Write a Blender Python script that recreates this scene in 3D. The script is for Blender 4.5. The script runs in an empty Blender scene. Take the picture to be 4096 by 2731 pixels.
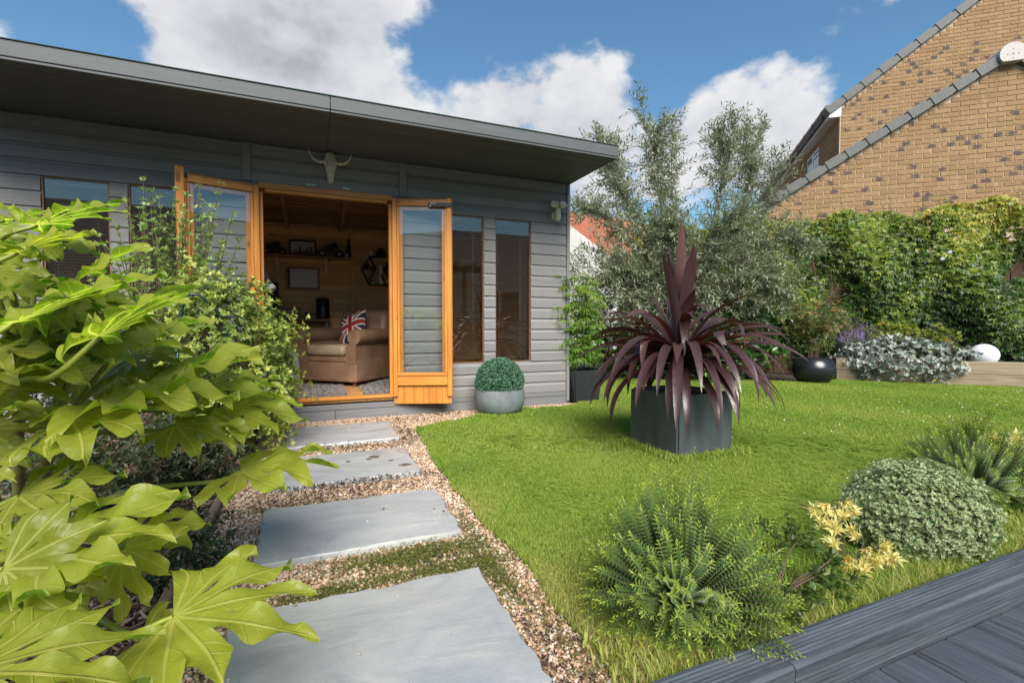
import bpy, bmesh, math, random
import numpy as np
from mathutils import Matrix, Vector

# ---------------------------------------------------------------- camera
scene = bpy.context.scene
R = math.radians
CAM_H, YAW, PITCH, FPX = 0.85, R(22.8), R(1.96), 1900.0
cam_d = bpy.data.cameras.new('camera')
cam = bpy.data.objects.new('camera', cam_d)
scene.collection.objects.link(cam)
cam.location = (0, 0, CAM_H)
cam.rotation_euler = (R(90) - PITCH, 0, -YAW)
cam_d.sensor_width = 36.0
cam_d.lens = FPX / 4096 * 36
cam_d.clip_start = 0.02
cam_d.clip_end = 600
scene.camera = cam
FW = np.array([math.sin(YAW) * math.cos(PITCH), math.cos(YAW) * math.cos(PITCH), -math.sin(PITCH)])
RT = np.array([math.cos(YAW), -math.sin(YAW), 0.0])
UP = np.cross(RT, FW)
C0 = np.array([0, 0, CAM_H])
def ray(u, v): return FW + RT * (u - 2048) / FPX + UP * (1365.5 - v) / FPX
def ground(u, v, z=0.0):
    d = ray(u, v); return C0 + d * ((z - CAM_H) / d[2])
def at(u, v, depth): return C0 + ray(u, v) * depth
def on_y(u, v, Y):
    d = ray(u, v); return C0 + d * (Y / d[1])

# ---------------------------------------------------------------- sun, sky, exposure
SUN_EL, SUN_AZ = R(41), R(193)      # azimuth measured clockwise from +Y (behind and left of the camera)
sd = bpy.data.lights.new('sun', 'SUN')
sun = bpy.data.objects.new('sun', sd)
scene.collection.objects.link(sun)
sun.location = (-6, -8, 14)
sdir = Vector((math.sin(SUN_AZ) * math.cos(SUN_EL), math.cos(SUN_AZ) * math.cos(SUN_EL), math.sin(SUN_EL)))
sun.rotation_euler = sdir.to_track_quat('Z', 'Y').to_euler()
sd.energy = 4.3
sd.angle = R(38)
sd.color = (1.0, 0.94, 0.85)
scene.view_settings.view_transform = 'Standard'
scene.view_settings.look = 'None'
scene.view_settings.exposure = 0.84
scene.view_settings.gamma = 1.0
scene.cycles.adaptive_threshold = .02; scene.cycles.max_bounces = 6; scene.cycles.diffuse_bounces = 4; scene.cycles.glossy_bounces = 3
scene.cycles.transmission_bounces = 3; scene.cycles.transparent_max_bounces = 10

world = bpy.data.worlds.new('World')
scene.world = world
world.use_nodes = True
wt = world.node_tree
for n_ in list(wt.nodes): wt.nodes.remove(n_)
def wn(t, **kw):
    n = wt.nodes.new(t)
    for k, v in kw.items(): setattr(n, k, v)
    return n
def wl(a, b): wt.links.new(a, b)
def wmath(op, a, b=None, c=None, clamp=False):
    n = wn('ShaderNodeMath', operation=op); n.use_clamp = clamp
    for i, x in enumerate((a, b, c)):
        if x is None: continue
        if hasattr(x, 'is_linked'): wl(x, n.inputs[i])
        else: n.inputs[i].default_value = x
    return n.outputs[0]
w_out = wn('ShaderNodeOutputWorld'); w_bg = wn('ShaderNodeBackground')
w_bg.inputs['Strength'].default_value = 0.105
sky = wn('ShaderNodeTexSky', sky_type='NISHITA')
sky.sun_disc = False
sky.sun_elevation = SUN_EL
sky.sun_rotation = SUN_AZ
sky.air_density = 1.35; sky.dust_density = 0.35; sky.ozone_density = 4.0
tc = wn('ShaderNodeTexCoord')
vn = wn('ShaderNodeVectorMath', operation='NORMALIZE'); wl(tc.outputs['Generated'], vn.inputs[0])
DIR = vn.outputs[0]
def fbm(vec, scale, detail, rough, off=(0, 0, 0), sy=1.0):
    m = wn('ShaderNodeMapping'); m.inputs['Location'].default_value = off
    m.inputs['Scale'].default_value = (1, 1, sy)
    wl(vec, m.inputs['Vector'])
    n = wn('ShaderNodeTexNoise'); n.inputs['Scale'].default_value = scale
    n.inputs['Detail'].default_value = detail; n.inputs['Roughness'].default_value = rough
    wl(m.outputs[0], n.inputs['Vector'])
    return n.outputs['Fac']
# large cloud banks seen from the garden: direction (pixel), angular radius in radians, weight
BANKS = [(560, 30, .30, .26), (950, 130, .26, .24), (1480, 10, .24, .28), (1180, 230, .18, .14), (20, 40, .16, .22),
         (1350, 330, .22, .26), (1950, 400, .30, .30), (2380, 360, .19, .26),
         (2930, 430, .28, .36), (3120, 480, .26, .28), (2450, 740, .30, .24), (3600, -120, .16, .24),
         (300, 160, .15, -.22), (2450, 70, .36, -.22), (3250, 90, .26, -.30), (2620, 300, .15, -.20), (1750, 190, .18, -.26), (350, 330, .14, -.10)]
def density(n1, n2, vec):
    tot = wmath('MULTIPLY_ADD', n1, 1.05, -0.76)
    tot = wmath('MULTIPLY_ADD', n2, 0.45, tot)
    for (u, v, rad, wgt) in BANKS:
        d = ray(u, v); d = d / np.linalg.norm(d)
        dn = wn('ShaderNodeVectorMath', operation='DISTANCE'); wl(vec, dn.inputs[0]); dn.inputs[1].default_value = d
        mr = wn('ShaderNodeMapRange', interpolation_type='SMOOTHSTEP'); wl(dn.outputs['Value'], mr.inputs['Value'])
        mr.inputs['From Min'].default_value = 0; mr.inputs['From Max'].default_value = rad
        mr.inputs['To Min'].default_value = wgt; mr.inputs['To Max'].default_value = 0
        tot = wmath('ADD', tot, mr.outputs[0])
    return tot
n1 = fbm(DIR, 5.2, 8, .58, (3.1, 1.7, .4), 1.5)
n2 = fbm(DIR, 1.6, 2, .5, (7.3, 2.2, 5.1), 1.5)
den = density(n1, n2, DIR)
mask = wn('ShaderNodeMapRange', interpolation_type='SMOOTHSTEP'); wl(den, mask.inputs['Value'])
mask.inputs['From Min'].default_value = .10; mask.inputs['From Max'].default_value = .26
# self shading of the clouds: compare the noise with the noise a little further up towards the sun
s2 = fbm(DIR, 5.2, 5, .58, (3.1 + .02, 1.7 + .02, .4 + .075), 1.5)
lit = wmath('MULTIPLY_ADD', wmath('SUBTRACT', n1, s2), 1.6, .66)
thick = wn('ShaderNodeMapRange'); wl(den, thick.inputs['Value'])
thick.inputs['From Min'].default_value = .22; thick.inputs['From Max'].default_value = .60
thick.inputs['To Min'].default_value = 0.0; thick.inputs['To Max'].default_value = .36
lit = wmath('SUBTRACT', lit, thick.outputs[0], clamp=True)
cr = wn('ShaderNodeValToRGB'); wl(lit, cr.inputs[0])
cr.color_ramp.elements[0].position = .12; cr.color_ramp.elements[0].color = (2.2, 2.4, 2.75, 1)
cr.color_ramp.elements[1].position = .80; cr.color_ramp.elements[1].color = (4.6, 4.6, 4.7, 1)
e_ = cr.color_ramp.elements.new(.42); e_.color = (3.45, 3.55, 3.8, 1)
skc = wn('ShaderNodeMixRGB', blend_type='MULTIPLY'); skc.inputs[0].default_value = 1.0
wl(sky.outputs[0], skc.inputs[1]); skc.inputs[2].default_value = (.54, .70, .74, 1)
mx = wn('ShaderNodeMixRGB'); wl(mask.outputs[0], mx.inputs[0]); wl(skc.outputs[0], mx.inputs[1]); wl(cr.outputs[0], mx.inputs[2])
wl(mx.outputs[0], w_bg.inputs['Color']); wl(w_bg.outputs[0], w_out.inputs['Surface'])

# ---------------------------------------------------------------- scene helpers
COL = scene.collection
def wm(o):
    if o is None: return Matrix.Identity(4)
    b = Matrix.LocRotScale(o.location, o.rotation_euler, o.scale)
    return (wm(o.parent) @ o.matrix_parent_inverse @ b) if o.parent else b
def attach(o, p):
    if p is not None:
        o.parent = p; o.matrix_parent_inverse = wm(p).inverted()
def tag(o, label=None, cat=None, group=None, kind=None):
    if label: o['label'] = label
    if cat: o['category'] = cat
    if group: o['group'] = group
    if kind: o['kind'] = kind
    return o
def thing(name, loc, label, cat, group=None, rz=0.0):
    o = bpy.data.objects.new(name, None); COL.objects.link(o)
    o.location = Vector([float(x) for x in loc]); o.rotation_euler = (0, 0, rz); o.empty_display_size = .1
    return tag(o, label, cat, group)
def link(name, me, mat, parent=None, loc=(0, 0, 0)):
    o = bpy.data.objects.new(name, me); COL.objects.link(o)
    if mat is not None and len(me.materials) == 0: me.materials.append(mat)
    o.location = Vector([float(x) for x in loc])
    attach(o, parent)
    return o
def setsmooth(me, ang=None):
    me.polygons.foreach_set('use_smooth', np.ones(len(me.polygons), bool))
    if ang is not None: me.set_sharp_from_angle(angle=R(ang))
class MB:
    """collects verts and faces of one mesh"""
    def __init__(s): s.v = []; s.f = []
    def add(s, V, F):
        k = len(s.v); s.v += [tuple(float(c) for c in p) for p in V]; s.f += [tuple(i + k for i in f) for f in F]; return s
    def box(s, a, b, ch=0.0, rot=None, piv=None):
        V, F = cbox(a, b, ch)
        if rot is not None:
            p = Vector(piv) if piv is not None else (Vector(a) + Vector(b)) / 2
            V = [tuple(rot @ (Vector(q) - p) + p) for q in V]
        return s.add(V, F)
    def tube(s, P, rad, n=8, cap=True):
        V, F = tube(P, rad, n, cap); return s.add(V, F)
    def lathe(s, prof, c=(0, 0, 0), n=32, cap=True):
        V, F = lathe(prof, c, n, cap); return s.add(V, F)
    def mesh(s, name, smooth=None):
        me = bpy.data.meshes.new(name); me.from_pydata(s.v, [], s.f); me.update()
        if smooth is not None: setsmooth(me, smooth)
        return me
    def build(s, name, mat, parent=None, smooth=None, loc=(0, 0, 0)):
        return link(name, s.mesh(name, smooth), mat, parent, loc)
def cbox(a, b, ch=0.0):
    lo = [min(a[i], b[i]) for i in range(3)]; hi = [max(a[i], b[i]) for i in range(3)]
    ch = min(ch, min(hi[i] - lo[i] for i in range(3)) * .45)
    if ch <= 0:
        V = [(x, y, z) for z in (lo[2], hi[2]) for y in (lo[1], hi[1]) for x in (lo[0], hi[0])]
        return V, [(0, 2, 3, 1), (4, 5, 7, 6), (0, 1, 5, 4), (2, 6, 7, 3), (0, 4, 6, 2), (1, 3, 7, 5)]
    V = []; idx = {}
    for sx in (0, 1):
        for sy in (0, 1):
            for sz in (0, 1):
                c = [(lo, hi)[s][i] for i, s in enumerate((sx, sy, sz))]
                sg = [1 if s == 0 else -1 for s in (sx, sy, sz)]
                for ax in range(3):
                    p = list(c)
                    for j in range(3):
                        if j != ax: p[j] += sg[j] * ch
                    idx[(sx, sy, sz, ax)] = len(V); V.append(tuple(p))
    F = []
    I = lambda s, ax: idx[(s[0], s[1], s[2], ax)]
    for ax in range(3):
        o = [i for i in range(3) if i != ax]
        for sd_ in (0, 1):
            q = []
            for (p, r) in ((0, 0), (1, 0), (1, 1), (0, 1)):
                s = [0, 0, 0]; s[ax] = sd_; s[o[0]] = p; s[o[1]] = r; q.append(I(s, ax))
            F.append(tuple(q))
        for p in (0, 1):
            for r in (0, 1):
                s0 = [0, 0, 0]; s1_ = [0, 0, 0]
                s0[o[0]] = s1_[o[0]] = p; s0[o[1]] = s1_[o[1]] = r; s1_[ax] = 1
                F.append((I(s0, o[0]), I(s1_, o[0]), I(s1_, o[1]), I(s0, o[1])))
    for sx in (0, 1):
        for sy in (0, 1):
            for sz in (0, 1): F.append(tuple(I((sx, sy, sz), ax) for ax in range(3)))
    cen = Vector([(lo[i] + hi[i]) / 2 for i in range(3)])
    G_ = []
    for f in F:
        p = [Vector(V[i]) for i in f]; nn = (p[1] - p[0]).cross(p[2] - p[0])
        m = sum(p, Vector()) / len(p)
        G_.append(f if nn.dot(m - cen) >= 0 else tuple(reversed(f)))
    return V, G_
def box(name, a, b, mat, parent=None, ch=.003):
    c = [(a[i] + b[i]) / 2 for i in range(3)]
    V, F = cbox([a[i] - c[i] for i in range(3)], [b[i] - c[i] for i in range(3)], ch)
    me = bpy.data.meshes.new(name); me.from_pydata(V, [], F); me.update()
    return link(name, me, mat, parent, c)
def tube(P, rad, n=8, cap=True):
    P = [Vector([float(c) for c in p]) for p in P]; m = len(P)
    if not hasattr(rad, '__len__'): rad = [rad] * m
    V = []; F = []; ref = None
    for i, p in enumerate(P):
        t = (P[min(i + 1, m - 1)] - P[max(i - 1, 0)]).normalized()
        if ref is None:
            ref = Vector((0, 0, 1)) if abs(t.z) < .9 else Vector((1, 0, 0))
            ref = (ref - t * ref.dot(t)).normalized()
        else:
            ref = (ref - t * ref.dot(t))
            ref = ref.normalized() if ref.length > 1e-6 else t.orthogonal().normalized()
        b = t.cross(ref)
        for k in range(n):
            a = 2 * math.pi * k / n
            V.append(tuple(p + (ref * math.cos(a) + b * math.sin(a)) * rad[i]))
    for i in range(m - 1):
        for k in range(n):
            a = i * n + k; b2 = i * n + (k + 1) % n
            F.append((a, b2, b2 + n, a + n))
    if cap:
        F.append(tuple(reversed(range(n)))); F.append(tuple(range((m - 1) * n, m * n)))
    return V, F
def lathe(prof, c=(0, 0, 0), n=32, cap=True):
    V = []; F = []
    for (r, z) in prof:
        for k in range(n):
            a = 2 * math.pi * k / n
            V.append((c[0] + r * math.cos(a), c[1] + r * math.sin(a), c[2] + z))
    m = len(prof)
    for i in range(m - 1):
        for k in range(n):
            a = i * n + k; b = i * n + (k + 1) % n
            F.append((a, b, b + n, a + n))
    if cap:
        F.append(tuple(reversed(range(n)))); F.append(tuple(range((m - 1) * n, m * n)))
    return V, F
def spline(P, n=12):
    """Catmull-Rom through points"""
    P = [np.array(p, float) for p in P]; Q = [2 * P[0] - P[1]] + P + [2 * P[-1] - P[-2]]
    out = []
    for i in range(1, len(Q) - 2):
        for k in range(n):
            t = k / n
            a, b, c, d = Q[i - 1], Q[i], Q[i + 1], Q[i + 2]
            out.append(.5 * (2 * b + (c - a) * t + (2 * a - 5 * b + 4 * c - d) * t * t + (3 * b - a - 3 * c + d) * t ** 3))
    out.append(P[-1]); return out
def npmesh(name, V, T, r=None, smooth=False):
    """fast mesh of triangles (or quads) from arrays, with one float per vertex called r"""
    me = bpy.data.meshes.new(name)
    V = np.ascontiguousarray(V, dtype=np.float32); T = np.ascontiguousarray(T, dtype=np.int32)
    k = T.shape[1]
    me.vertices.add(len(V)); me.vertices.foreach_set('co', V.ravel())
    me.loops.add(T.size); me.loops.foreach_set('vertex_index', T.ravel())
    me.polygons.add(len(T))
    me.polygons.foreach_set('loop_start', np.arange(0, T.size, k, dtype=np.int32))
    me.polygons.foreach_set('loop_total', np.full(len(T), k, dtype=np.int32))
    if smooth: me.polygons.foreach_set('use_smooth', np.ones(len(T), bool))
    if r is not None:
        a = me.attributes.new('r', 'FLOAT', 'POINT'); a.data.foreach_set('value', np.ascontiguousarray(r, dtype=np.float32))
    me.update(calc_edges=True); me.validate()
    return me
def unit(a): return a / np.maximum(np.linalg.norm(a, axis=-1, keepdims=True), 1e-9)
LEAF_T = {4: [(0, 2, 4), (2, 3, 4), (3, 1, 4), (1, 0, 4)],
          8: [(0, 4, 6), (4, 5, 7), (4, 7, 6), (5, 3, 7), (0, 6, 1), (1, 6, 7), (1, 7, 2), (2, 7, 3)]}
def leaf_geo(P, D, N, L, W, rnd, fold=.25, droop=.15, kind=4):
    """leaf blades: P base, D direction, N face normal, L length, W width; fold lifts the edges, droop bends the tip"""
    D = unit(D); S = unit(np.cross(D, N)); N = unit(np.cross(S, D)); n = len(P)
    L = np.broadcast_to(np.asarray(L, float), (n,))[:, None]; W = np.broadcast_to(np.asarray(W, float), (n,))[:, None]
    if kind == 4:
        rows = [P, P + D * L * .45 - S * W * .5 + N * W * fold, P + D * L * .45 + S * W * .5 + N * W * fold,
                P + D * L - N * L * droop, P + D * L * .48 + N * L * .03]
    else:
        rows = [P, P + D * L * .28 - S * W * .42 + N * W * fold, P + D * L * .66 - S * W * .42 + N * (W * fold - L * droop * .45),
                P + D * L - N * L * droop,
                P + D * L * .28 + S * W * .42 + N * W * fold, P + D * L * .66 + S * W * .42 + N * (W * fold - L * droop * .45),
                P + D * L * .3, P + D * L * .66 - N * L * droop * .45]
    k = len(rows)
    V = np.stack(rows, 1).reshape(-1, 3)
    T = (np.arange(n)[:, None, None] * k + np.array(LEAF_T[kind])[None]).reshape(-1, 3)
    return V, T, np.repeat(rnd, k)
def join_geo(parts):
    Vs, Ts, Rs = [], [], []; o = 0
    for V, T, r in parts:
        Vs.append(V); Ts.append(T + o); Rs.append(r); o += len(V)
    return np.concatenate(Vs), np.concatenate(Ts), np.concatenate(Rs)
def leaf_obj(name, parts, mat, parent=None):
    V, T, r = join_geo(parts)
    c = np.array([V[:, 0].mean(), V[:, 1].mean(), V[:, 2].min()])
    return link(name, npmesh(name, V - c, T, r), mat, parent, c)
def copy_to(src, parent, loc, rot=None, scale=None, name=None):
    o = src.copy(); COL.objects.link(o)
    o.parent = None; o.matrix_parent_inverse = Matrix.Identity(4)
    o.location = Vector([float(x) for x in loc])
    if rot is not None: o.rotation_euler = rot
    if scale is not None: o.scale = scale
    attach(o, parent)
    return o
def scatter(name, pts, protos, idx, rot, scl, mat=None):
    """a point cloud carrying instances of a few small meshes through geometry nodes"""
    me = bpy.data.meshes.new(name)
    me.vertices.add(len(pts)); me.vertices.foreach_set('co', np.ascontiguousarray(pts, np.float32).ravel())
    for nm, ty, dat in (('rot', 'FLOAT_VECTOR', rot), ('scl', 'FLOAT', scl), ('idx', 'INT', idx)):
        a = me.attributes.new(nm, ty, 'POINT')
        a.data.foreach_set('vector' if ty == 'FLOAT_VECTOR' else 'value', np.ascontiguousarray(dat, np.int32 if ty == 'INT' else np.float32).ravel())
    o = link(name, me, mat)
    coll = bpy.data.collections.new(name + '_pieces')
    for i, p in enumerate(protos):
        q = bpy.data.objects.new('%s_%02d' % (name, i), p); coll.objects.link(q)
    ng = bpy.data.node_groups.new(name + '_scatter', 'GeometryNodeTree')
    ng.interface.new_socket('Geometry', in_out='INPUT', socket_type='NodeSocketGeometry')
    ng.interface.new_socket('Geometry', in_out='OUTPUT', socket_type='NodeSocketGeometry')
    N = ng.nodes; gi = N.new('NodeGroupInput'); go = N.new('NodeGroupOutput')
    ci = N.new('GeometryNodeCollectionInfo'); ci.inputs[0].default_value = coll
    ci.inputs['Separate Children'].default_value = True; ci.inputs['Reset Children'].default_value = True
    ip = N.new('GeometryNodeInstanceOnPoints')
    ip.inputs['Pick Instance'].default_value = True
    def na(nm, ty):
        q = N.new('GeometryNodeInputNamedAttribute'); q.data_type = ty; q.inputs['Name'].default_value = nm
        return [s for s in q.outputs if s.name == 'Attribute' and s.enabled][0]
    Lk = ng.links.new
    Lk(gi.outputs[0], ip.inputs['Points']); Lk(ci.outputs[0], ip.inputs['Instance'])
    Lk(na('idx', 'INT'), ip.inputs['Instance Index']); Lk(na('rot', 'FLOAT_VECTOR'), ip.inputs['Rotation']); Lk(na('scl', 'FLOAT'), ip.inputs['Scale'])
    Lk(ip.outputs[0], go.inputs[0])
    md = o.modifiers.new('scatter', 'NODES'); md.node_group = ng
    return o

# ---------------------------------------------------------------- materials
class NT:
    def __init__(s, name):
        s.m = bpy.data.materials.new(name); s.m.use_nodes = True; s.t = s.m.node_tree
        s.b = s.t.nodes['Principled BSDF']; s.out = s.t.nodes['Material Output']
    def n(s, t, **kw):
        q = s.t.nodes.new(t)
        for k, v in kw.items(): setattr(q, k, v)
        return q
    def l(s, a, b): s.t.links.new(a, b)
    def coord(s, which='Object', scale=(1, 1, 1), rot=(0, 0, 0), loc=(0, 0, 0)):
        tcn = s.n('ShaderNodeTexCoord'); m = s.n('ShaderNodeMapping')
        m.inputs['Scale'].default_value = scale; m.inputs['Rotation'].default_value = rot; m.inputs['Location'].default_value = loc
        s.l(tcn.outputs[which], m.inputs[0]); return m.outputs[0]
    def rcoord(s, scale=(1, 1, 1)):
        """object coordinates shifted by the object's random number so that copies differ"""
        tcn = s.n('ShaderNodeTexCoord'); oi = s.n('ShaderNodeObjectInfo')
        mu = s.n('ShaderNodeMath', operation='MULTIPLY'); mu.inputs[1].default_value = 37.0; s.l(oi.outputs['Random'], mu.inputs[0])
        ad = s.n('ShaderNodeVectorMath', operation='ADD'); s.l(tcn.outputs['Object'], ad.inputs[0]); s.l(mu.outputs[0], ad.inputs[1])
        m = s.n('ShaderNodeMapping'); m.inputs['Scale'].default_value = scale; s.l(ad.outputs[0], m.inputs[0]); return m.outputs[0]
    def noise(s, vec, sc, det=4, ro=.55, dist=0.0):
        q = s.n('ShaderNodeTexNoise'); q.inputs['Scale'].default_value = sc; q.inputs['Detail'].default_value = det
        q.inputs['Roughness'].default_value = ro; q.inputs['Distortion'].default_value = dist
        s.l(vec, q.inputs['Vector']); return q.outputs['Fac']
    def ramp(s, fac, stops, interp='LINEAR'):
        q = s.n('ShaderNodeValToRGB'); e = q.color_ramp.elements; q.color_ramp.interpolation = interp
        while len(e) > 1: e.remove(e[0])
        for i, (p, c) in enumerate(stops):
            x = e[0] if i == 0 else e.new(p)
            x.position = p; x.color = (*c, 1) if len(c) == 3 else c
        s.l(fac, q.inputs[0]); return q.outputs[0]
    def mix(s, fac, a, b, bt='MIX'):
        q = s.n('ShaderNodeMixRGB', blend_type=bt)
        for i, x in enumerate((fac, a, b)):
            if hasattr(x, 'is_linked'): s.l(x, q.inputs[i])
            else: q.inputs[i].default_value = x if i == 0 else (*x, 1)
        return q.outputs[0]
    def math(s, op, a, b=0.0, clamp=False):
        q = s.n('ShaderNodeMath', operation=op); q.use_clamp = clamp
        for i, x in enumerate((a, b)):
            if hasattr(x, 'is_linked'): s.l(x, q.inputs[i])
            else: q.inputs[i].default_value = x
        return q.outputs[0]
    def bump(s, h, strength=.3, dist=.01):
        q = s.n('ShaderNodeBump'); q.inputs['Strength'].default_value = strength; q.inputs['Distance'].default_value = dist
        s.l(h, q.inputs['Height']); s.l(q.outputs[0], s.b.inputs['Normal'])
    def set(s, **kw):
        for k, v in kw.items():
            k = {'col': 'Base Color', 'rough': 'Roughness', 'metal': 'Metallic', 'spec': 'Specular IOR Level', 'coat': 'Coat Weight', 'sheen': 'Sheen Weight'}.get(k, k)
            if hasattr(v, 'is_linked'): s.l(v, s.b.inputs[k])
            else: s.b.inputs[k].default_value = (*v, 1) if isinstance(v, tuple) and len(v) == 3 else v
        return s.m
def sc_(c, k): return tuple(min(1, x * k) for x in c)
def m_plain(name, col, rough=.5, var=.12, scale=8, bump=0.0, bscale=60, metal=0.0, spec=.5, stretch=(1, 1, 1)):
    n = NT(name); v = n.rcoord(stretch)
    f = n.noise(v, scale, 5)
    n.set(col=n.ramp(f, [(.3, sc_(col, 1 - var)), (.7, sc_(col, 1 + var))]), rough=rough, metal=metal, spec=spec)
    if bump: n.bump(n.noise(v, bscale, 4), bump, .004)
    return n.m
def m_wood(name, c_lo, c_hi, axis='x', rough=.55, grain=1.0, knots=0.0, knot_col=(.05, .02, .008), bump=.25, spec=.4, board=.12):
    n = NT(name)
    st = {'x': (1.2, 22, 22), 'y': (22, 1.2, 22), 'z': (22, 22, 1.2)}[axis]
    v = n.rcoord(st)
    f = n.noise(v, 2.0 * grain, 6, .6, .6)
    oi = n.n('ShaderNodeObjectInfo')
    c = n.ramp(f, [(.25, c_lo), (.75, c_hi)])
    br = n.math('MULTIPLY_ADD', oi.outputs['Random'], board * 2); br.node.inputs[2].default_value = 1 - board
    c = n.mix(1.0, c, br, 'MULTIPLY')
    if knots:
        kst = {'x': (1.3, 3.2, 3.2), 'y': (3.2, 1.3, 3.2), 'z': (3.2, 3.2, 1.3)}[axis]
        kv = n.rcoord(kst); vo = n.n('ShaderNodeTexVoronoi'); vo.inputs['Scale'].default_value = knots; n.l(kv, vo.inputs['Vector'])
        sz = n.math('MULTIPLY_ADD', vo.outputs['Color'], .12); sz.node.inputs[2].default_value = -.012
        k = n.math('LESS_THAN', vo.outputs['Distance'], sz)
        ks = n.n('ShaderNodeMapRange', interpolation_type='SMOOTHSTEP'); n.l(n.math('SUBTRACT', vo.outputs['Distance'], sz), ks.inputs[0])
        ks.inputs[1].default_value = .0; ks.inputs[2].default_value = .07; ks.inputs[3].default_value = .9; ks.inputs[4].default_value = 0
        c = n.mix(ks.outputs[0], c, knot_col)
    n.set(col=c, rough=rough, spec=spec); n.bump(f, bump, .0015)
    return n.m
def m_leaf(name, stops, rough=.45, trans=.35, tcol=1.5, spec=.45, attr='r', back=None):
    """foliage: colour per leaf from the attribute r, light passing through the blade"""
    n = NT(name)
    a = n.n('ShaderNodeAttribute'); a.attribute_name = attr
    c = n.ramp(a.outputs['Fac'], stops)
    if back is not None:
        g = n.n('ShaderNodeNewGeometry'); c = n.mix(g.outputs['Backfacing'], c, n.mix(.75, c, back))
    n.set(col=c, rough=rough, spec=spec)
    tr = n.n('ShaderNodeBsdfTranslucent')
    n.l(n.mix(1.0, c, (tcol, tcol * 1.02, tcol * .55), 'MULTIPLY'), tr.inputs['Color'])
    ms = n.n('ShaderNodeMixShader'); ms.inputs[0].default_value = trans
    n.l(n.b.outputs[0], ms.inputs[1]); n.l(tr.outputs[0], ms.inputs[2]); n.l(ms.outputs[0], n.out.inputs['Surface'])
    return n.m
def m_glass(name, tint=(.93, .96, .95), base=.07, edge=.85):
    n = NT(name)
    lw = n.n('ShaderNodeLayerWeight'); lw.inputs['Blend'].default_value = .5
    f = n.math('MULTIPLY_ADD', n.math('POWER', lw.outputs['Facing'], 4.0), edge); f.node.inputs[2].default_value = base
    tr = n.n('ShaderNodeBsdfTransparent'); tr.inputs[0].default_value = (*tint, 1)
    gl = n.n('ShaderNodeBsdfGlossy'); gl.inputs['Roughness'].default_value = 0.0; gl.inputs[0].default_value = (1, 1, 1, 1)
    ms = n.n('ShaderNodeMixShader'); n.l(f, ms.inputs[0]); n.l(tr.outputs[0], ms.inputs[1]); n.l(gl.outputs[0], ms.inputs[2])
    n.l(ms.outputs[0], n.out.inputs['Surface']); return n.m

# ================================================================ GROUND
rng = np.random.default_rng(11)
M = {}
n = NT('soil'); v = n.coord(); f = n.noise(v, 14, 8, .65)
n.set(col=n.ramp(f, [(.3, (.022, .015, .010)), (.7, (.075, .052, .034))]), rough=.95); n.bump(f, .8, .02); M['soil'] = n.m
n = NT('lawn_turf'); v = n.coord(); f = n.noise(v, 1.3, 5, .6); g = n.noise(v, 26, 6, .7)
c = n.ramp(f, [(.3, (.075, .135, .012)), (.55, (.12, .19, .016)), (.75, (.17, .20, .03))])
c = n.mix(n.math('MULTIPLY', g, .75), c, (.025, .050, .006)); n.set(col=c, rough=.9); n.bump(g, .8, .02); M['lawn'] = n.m
n = NT('gravel_bed'); v = n.coord(); vo = n.n('ShaderNodeTexVoronoi'); vo.inputs['Scale'].default_value = 95; n.l(v, vo.inputs['Vector'])
c = n.ramp(n.noise(v, 120, 2), [(.3, (.34, .22, .13)), (.55, (.50, .35, .22)), (.75, (.60, .50, .37))])
c = n.mix(n.ramp(vo.outputs['Distance'], [(.35, (0, 0, 0)), (.7, (1, 1, 1))]), c, (.20, .13, .08)); n.set(col=c, rough=.9)
n.bump(vo.outputs['Distance'], -.8, .01); M['gravel_bed'] = n.m
n = NT('pebble'); v = n.rcoord(); a = n.n('ShaderNodeAttribute'); a.attribute_type = 'INSTANCER'; a.attribute_name = 'scl'
oi = n.n('ShaderNodeObjectInfo')
n.set(col=n.ramp(oi.outputs['Random'], [(0, (.28, .16, .09)), (.2, (.45, .28, .165)), (.5, (.56, .39, .255)), (.75, (.62, .49, .37)), (.93, (.68, .62, .54)), (1, (.22, .135, .09))]), rough=.75)
M['pebble'] = n.m

def sheet(name, poly, z, mat, kind='structure', thick=0.0):
    mb = MB(); k = len(poly)
    mb.add([(x, y, z) for x, y in poly], [tuple(range(k))])
    if thick:
        mb.add([(x, y, z - thick) for x, y in poly], [])
        mb.f += [(i, i + k, (i + 1) % k + k, (i + 1) % k) for i in range(k)]
    return tag(mb.build(name, mat), kind=kind)
tag(box('ground', (-150, -150, -.6), (150, 150, -.1), M['soil'], ch=0), kind='structure')
LAWN = [(.672, .845), (.668, 1.134), (.69, 1.40), (.685, 1.65), (.665, 1.93), (.68, 2.42), (.69, 2.89), (.74, 3.3), (.752, 3.54), (.755, 3.80), (.80, 3.90), (1.0, 4.02), (1.40, 4.20), (2.0, 4.34),
        (2.55, 4.37), (2.66, 4.45), (2.72, 4.9), (2.78, 7.4), (4.2, 7.3), (4.77, 5.88), (5.83, 5.43), (6.9, 4.75), (7.47, 4.82), (8.86, 3.22), (10.5, 1.33), (10.9, .845)]
def densify(poly, step=.12, jit=.012, seed=3):
    r_ = random.Random(seed); out = []
    for i in range(len(poly)):
        a = poly[i]; b = poly[(i + 1) % len(poly)]
        d = math.hypot(b[0] - a[0], b[1] - a[1]); k = max(1, int(d / step))
        for j in range(k):
            t = j / k; out.append((a[0] + (b[0] - a[0]) * t + r_.uniform(-jit, jit), a[1] + (b[1] - a[1]) * t + r_.uniform(-jit, jit)))
    return out
LAWN_D = densify(LAWN)
lawn = sheet('lawn', LAWN_D, 0.0, M['lawn'], thick=.05)
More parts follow.
